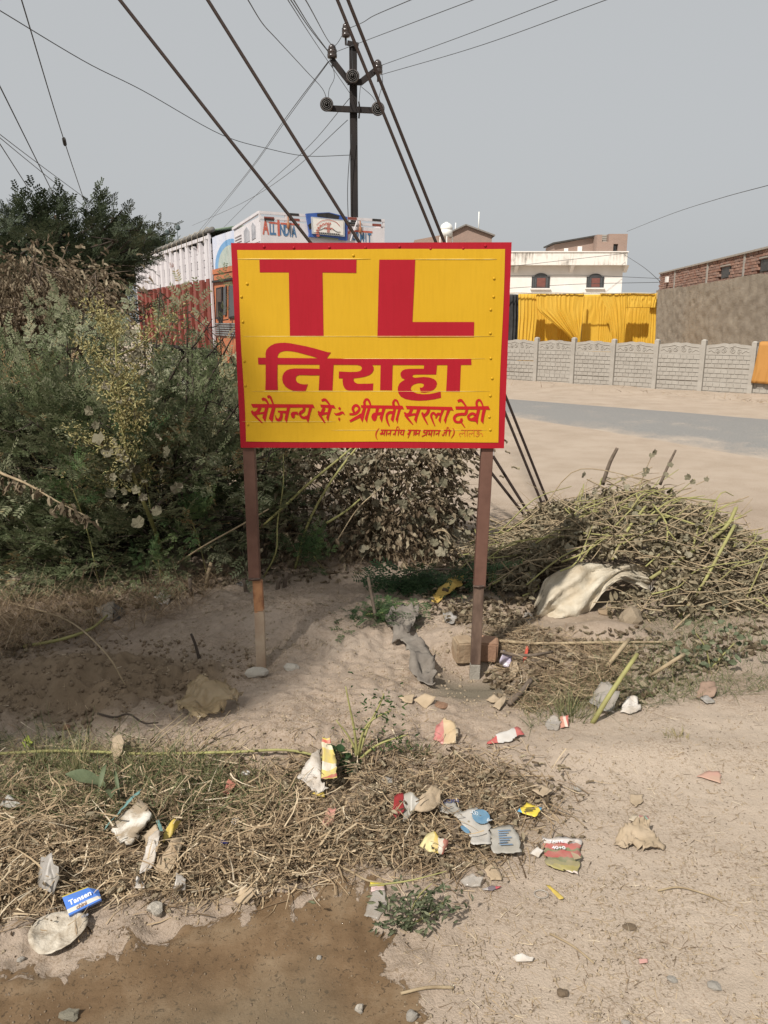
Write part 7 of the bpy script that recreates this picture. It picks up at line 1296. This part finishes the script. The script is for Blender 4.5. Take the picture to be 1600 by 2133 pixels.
flat('foil_scrap', 'open grey foil scrap beside the dark red wrapper', z3_((965, 820, .03), (1020, 815, .03), (1070, 840, .02), (1010, 910), (975, 930)), m_gpl, crumple=.015); flat('crumpled_paper', 'tan crumpled paper folded over in the straw', z3_((1040, 900), (1090, 835, .03), (1150, 800, .04), (1190, 840, .03), (1190, 880, .01), (1100, 900)), m_tan, crumple=.02, fold=.015, seed=6); pg = flat('printed_pouch', 'small dusty pouch with dark blue print by the clear pouch', z3_((1188, 828), (1265, 812), (1322, 880), (1240, 890), (1190, 875)), m_gpl, crumple=.004); ground_text('NOX', 936, 1692, .028, mat('navy_print', (.06, .07, .16), None, 10, .5), pg, .020, math.pi+.1)
flat('clear_sheet', 'clear plastic sheet with a yellow printed strip at the wet patch edge', z6_((690, 625), (735, 485), (800, 480), (815, 560), (770, 640)), m_clr, crumple=.004); flat('yellow_strip', 'yellow and pink printed strip at the top of the clear sheet', z6_((722, 437), (800, 440), (802, 480), (730, 485)), bandmat('yellow_pink_print', [(0, (.55, .40, .38)), (.6, (.62, .52, .05))], 'Y', .4, .1), crumple=.003); flat('yellow_tape', 'narrow yellow tape scrap on the track', z7_((362, 398), (385, 402), (465, 470), (440, 478)), MATS['yellow_plastic'], crumple=.004)
flat('clear_scrap', 'crumpled clear plastic between the grey pouch and the yellow tape', z6_((1225, 430), (1290, 410, .01), (1340, 430, .01), (1330, 465), (1250, 455)), m_clr, crumple=.012); flat('sachet', 'tiny crimson and white sachet near the creeping weed', z6_((1345, 475), (1400, 455), (1450, 460), (1400, 482)), bandmat('crimson_print', [(0, (.3, .28, .27)), (.3, (.12, .1, .12)), (.7, (.4, .05, .08))], 'X', .4, .1), 'sachet', crumple=.003); flat('torn_card', 'grey card scrap below the grey pouch', z4_((10, 1090), (80, 1065), (125, 1165), (60, 1170)), m_card, crumple=.003)
flat('plastic_bag', 'tan translucent plastic bag crumpled on the pale mound', z2_((1095, 240), (1160, 180, .03), (1240, 140, .06), (1310, 190, .07), (1400, 170, .06), (1500, 200, .03), (1440, 250, .02), (1340, 290, .01), (1250, 310), (1170, 330)), m_tbag, crumple=.030, cuts=9, fold=.022, lift=.015, freq=22, seed=7)
flat('plastic_bag', 'clear crumpled plastic bag behind the slanting cut stake', z4_((600, 180), (640, 150, .03), (720, 145, .05), (770, 190, .03), (740, 245), (650, 240)), m_clr, crumple=.03, cuts=4, fold=.02); flat('plastic_scrap', 'clear plastic scrap at the lip of the track by the cut stake', z4_((360, 290), (400, 280, .02), (445, 300, .01), (430, 330), (370, 330)), m_clr, crumple=.015); flat('sachet', 'small red and white sachet at the foot of the grass tuft', z4_((442, 283, .02), (488, 275, .02), (488, 315), (445, 320)), bandmat('pink_white_print', [(0, (.5, .22, .16)), (.45, (.6, .5, .42)), (.7, (.46, .12, .1))], 'X', .4, .1), 'sachet', crumple=.003); flat('crumpled_paper', 'pale crumpled paper beside the clear plastic bag', z4_((780, 230), (810, 190, .03), (860, 190, .03), (890, 225), (830, 245)), m_wpap, crumple=.02)
flat('carton_piece', 'purplish brown bent carton on the grass edge of the track', z4_((1200, 150), (1215, 105, .03), (1300, 110, .04), (1310, 150, .02), (1260, 165)), mat('purple_brown_card', (.20, .135, .10), (.26, .18, .13), 16, .7), crumple=.012); flat('foil_scrap', 'dark blue-silver foil under the bent carton', z4_((1215, 155), (1260, 150, .01), (1308, 180), (1260, 185)), m_foil, crumple=.008); flat('wrapper', 'faded pink and tan wrapper half buried at the verge', z3_((1150, 420), (1165, 365, .03), (1215, 360, .04), (1290, 390, .02), (1290, 435), (1200, 440)), bandmat('pink_tan_print', [(0, (.42, .12, .12)), (.42, (.46, .34, .20)), (.9, (.5, .42, .3))], 'X', .4, .2), crumple=.02, fold=.008)
flat('cardboard_piece', 'bent brown card at the near edge of the cement puddle', z3_((1035, 190, .01), (1100, 165, .02), (1170, 185, .02), (1110, 238)), m_card, crumple=.005); flat('cardboard_piece', 'flat brown card between the grey rag and the cement puddle', z3_((940, 155), (1040, 155, .01), (1020, 195), (990, 195)), m_card, crumple=.004)
z8_ = zf(500, 920, .375)
flat('yellow_rag', 'crumpled yellow cloth rag beside the dark-footed post', z8_((1055, 925), (1090, 870, .03), (1150, 825, .05), (1230, 805, .06), (1235, 850, .04), (1180, 870, .03), (1100, 910)), mat('mustard_cloth', (.48, .33, .09), (.38, .25, .06), 12, .85), crumple=.02, fold=.015, cuts=4); flat('plastic_wrapper', 'white and black crinkled wrapper on the mound beside the dark-footed post', z8_((1125, 965), (1170, 975, .02), (1205, 1005, .01), (1180, 1025), (1140, 1010)), m_foil, crumple=.012); flat('plastic_wrapper', 'violet and clear wrapper next to the orange half brick', z8_((1440, 1230), (1460, 1205, .03), (1510, 1230, .03), (1490, 1270), (1450, 1260)), mat('violet_plastic', (.30, .26, .36), (.4, .36, .38), 20, .3), crumple=.015); flat('plastic_wrapper', 'pale crumpled wrapper beyond the violet one', z8_((1490, 1300), (1500, 1260, .02), (1535, 1255, .02), (1550, 1300), (1520, 1315)), m_tan, crumple=.015); flat('red_thread', 'twist of red plastic string near the violet wrapper', z8_((1570, 1215), (1590, 1175, .03), (1600, 1180, .03), (1590, 1230), (1578, 1240)), mat('red_plastic', (.45, .08, .05), None, 10, .5), crumple=.006)
flat('clear_scrap', 'piece of clear plastic at the slumped end of the sack', [(1090, 1290), (1095, 1284, .02), (1108, 1290, .02), (1102, 1305)], m_clr, crumple=.006); flat('plastic_sheet', 'dark silver plastic scrap beside the pale cut stump', [(492, 1225), (500, 1218, .01), (524, 1212, .01), (520, 1224)], m_foil, crumple=.003); flat('rubber_mat', 'grey folded rubber mat piece at the hedge foot', [(200, 1278, .02), (240, 1268, .04), (236, 1295, .01), (212, 1300)], mat('grey_rubber', (.19, .17, .14), (.25, .22, .18), 10, .8), crumple=.004, thick=.006); flat('dark_wrapper', 'folded dark wrapper against the rubber mat piece', [(238, 1272, .04), (262, 1282, .02), (255, 1296), (238, 1296)], mat('charcoal_plastic', (.08, .075, .07), None, 10, .5), crumple=.008); flat('paper_scrap', 'muddy white paper flakes among the dry leaves at the hedge foot', [(322, 1252, .02), (340, 1240, .02), (358, 1248, .01), (350, 1262), (330, 1262)], m_wpap, crumple=.012)
flat('dry_broad_leaf', 'pale curled dry leaf by the cement puddle', z3_((1465, 180), (1510, 160, .015), (1552, 180), (1510, 195)), m_tan, 'leaf', crumple=.006); flat('dry_broad_leaf', 'second pale dry leaf between the puddle and the grey branch', z3_((1500, 215), (1560, 180, .02), (1588, 180, .01), (1545, 235)), m_tan, 'leaf', crumple=.008); flat('dry_broad_leaf', 'flat grey-white dry leaf at the straw edge by the grass clump', z2_((0, 870), (60, 825, .015), (160, 880), (80, 888)), m_gpl, 'leaf', crumple=.006); flat('yellow_leaf', 'bright lime yellow leaf on the straw under the clay', z2_((135, 455), (175, 430, .02), (210, 465, .01), (165, 490)), mat('lime_leaf', (.38, .42, .07), (.3, .36, .06), 20, .6), 'leaf', crumple=.006)
flat('dry_broad_leaf', 'curled brown leaf standing in the straw beside the grass tuft', z2_((680, 545), (700, 500, .04), (760, 505, .05), (770, 560, .02), (720, 590)), m_tan, 'leaf', crumple=.015); flat('plastic_scrap', 'small reddish scrap in the thin green grass', z2_((1380, 790), (1410, 740, .02), (1460, 750, .01), (1420, 800)), mat('salmon_plastic', (.45, .18, .13), None, 10, .5), crumple=.008); flat('plastic_scrap', 'faded printed scrap on matted straw by the white crumbs', z6_((455, 140), (480, 90, .02), (530, 90, .02), (520, 130), (480, 160)), mat('faded_print_plastic', (.36, .24, .16), (.42, .2, .16), 30, .5), crumple=.012); flat('cardboard_piece', 'narrow card sliver above the wet patch', z6_((390, 380), (435, 280, .01), (465, 265, .01), (415, 375)), m_card, crumple=.003); flat('white_strip', 'curled white plastic strip on the bare track', z7_((180, 800), (230, 798, .01), (295, 805), (290, 825), (200, 825)), m_wpap, crumple=.006); flat('white_chip', 'white crumpled chip beside the red patterned packet', z4_((275, 1025), (320, 1005, .01), (350, 1020, .01), (325, 1042)), m_wpap, crumple=.01); flat('pink_chip', 'tiny pink chip on the bare track', z7_((880, 812), (928, 808), (930, 830), (885, 835)), mat('pink_chip', (.5, .28, .24), None, 10, .6), crumple=.002)
rp = G(1127, 1866, .006); tag(MB().tube([(.020*math.cos(a_), .016*math.sin(a_), 0) for a_ in np.linspace(0, 6.283, 22)], .0018, 5).build('plastic_ring', m_clr, None, True, rp), 'small clear plastic ring lying by the yellow tape', 'ring')
# grey rag
RG = [(800, 1300), (830, 1285, .03), (870, 1290, .04), (872, 1310, .03), (850, 1330, .02), (880, 1350, .02), (900, 1390, .02), (910, 1410, .01), (905, 1440), (880, 1435), (855, 1400), (840, 1360, .01), (815, 1330)]
flat('grey_rag', 'long muddy grey cloth rag lying beside the cement puddle', RG, mat('muddy_grey_cloth', (.21, .185, .155), (.14, .12, .10), 12, .9, .4, 60), 'rag', lift=.02, crumple=.04, cuts=6, fold=.03, freq=16, seed=9)
# ================================================================== SACK
def sack():
    bot = [(1108, 1290), (1125, 1296), (1150, 1288), (1180, 1287), (1212, 1292), (1232, 1268), (1256, 1235), (1290, 1210), (1325, 1218), (1352, 1228)]; top_ = [(1110, 1265), (1122, 1235), (1138, 1206), (1170, 1186), (1212, 1172), (1240, 1174), (1275, 1176), (1305, 1174), (1335, 1178), (1365, 1192)]
    n, nv = 46, 18; V = []; B = resample(bot, n+1); T = resample(top_, n+1); c = G(1180, 1288)
    Yb0 = [G(*b_)[1] if i < n*.5 else None for i, b_ in enumerate(B)]; y0 = G(1150, 1288)[1]
    for j in range(nv+1):
        v = j/nv
        for i in range(n+1):
            u = i/n; yb_ = y0+.02+max(0, u-.42)*.42; yt = y0+.20+u*.18; px = B[i][0]*(1-v)+T[i][0]*v; py = B[i][1]*(1-v)+T[i][1]*v; Y = yb_*(1-v)+yt*v
            fold_ = .026*math.sin((v*3.2-u*5.5)*3.2+.5)+.013*math.sin(u*34+v*9+2*math.sin(v*5))+.008*math.sin((u*21-v*15)*2.2)+.018*fbm(np.array([u*9.]), np.array([v*6.]), 3, 51)[0]+.010*fbm(np.array([u*26.]), np.array([v*18.]), 2, 57)[0]
            V.append(P(px, py, Y-.07*math.sin(math.pi*v)*math.sin(math.pi*min(1, u+.1))-fold_)-c)
    F = [(j*(n+1)+i, j*(n+1)+i+1, (j+1)*(n+1)+i+1, (j+1)*(n+1)+i) for j in range(nv) for i in range(n)]; k = len(V)
    m, t, b = new_mat('woven_sack'); n1 = tex(t, 6, 6); r = ramp(t, [(.35, (.49, .44, .345)), (.6, (.40, .335, .24)), (.75, (.30, .235, .155))]); t.links.new(n1.outputs[0], r.inputs[0]); t.links.new(r.outputs[0], b.inputs['Base Color']); b.inputs['Roughness'].default_value = .6; n2 = tex(t, 28, 6, .7); bump(t, b, n2.outputs[0], 1., .010)
    o = put('woven_sack', arr_mesh('woven_sack', V, np.array(F), smooth=True), m, None, c); s_ = o.modifiers.new('s', 'SOLIDIFY'); s_.thickness = .004; tag(o, 'dirty white woven sack slumped against the cut brush heap', 'sack'); return o
sk = sack()
mb = MB()
for k in range(5): A_ = P(1348+k*3, 1226-k*4, sk.location.y+.30)-np.array(sk.location); mb.tube([A_, A_+np.array([-.01+.004*k, -.01, -.03]), A_+np.array([-.004*k, -.02, -.055])], .0012, 4)
mb.build('loose_threads', m_wpap, sk)
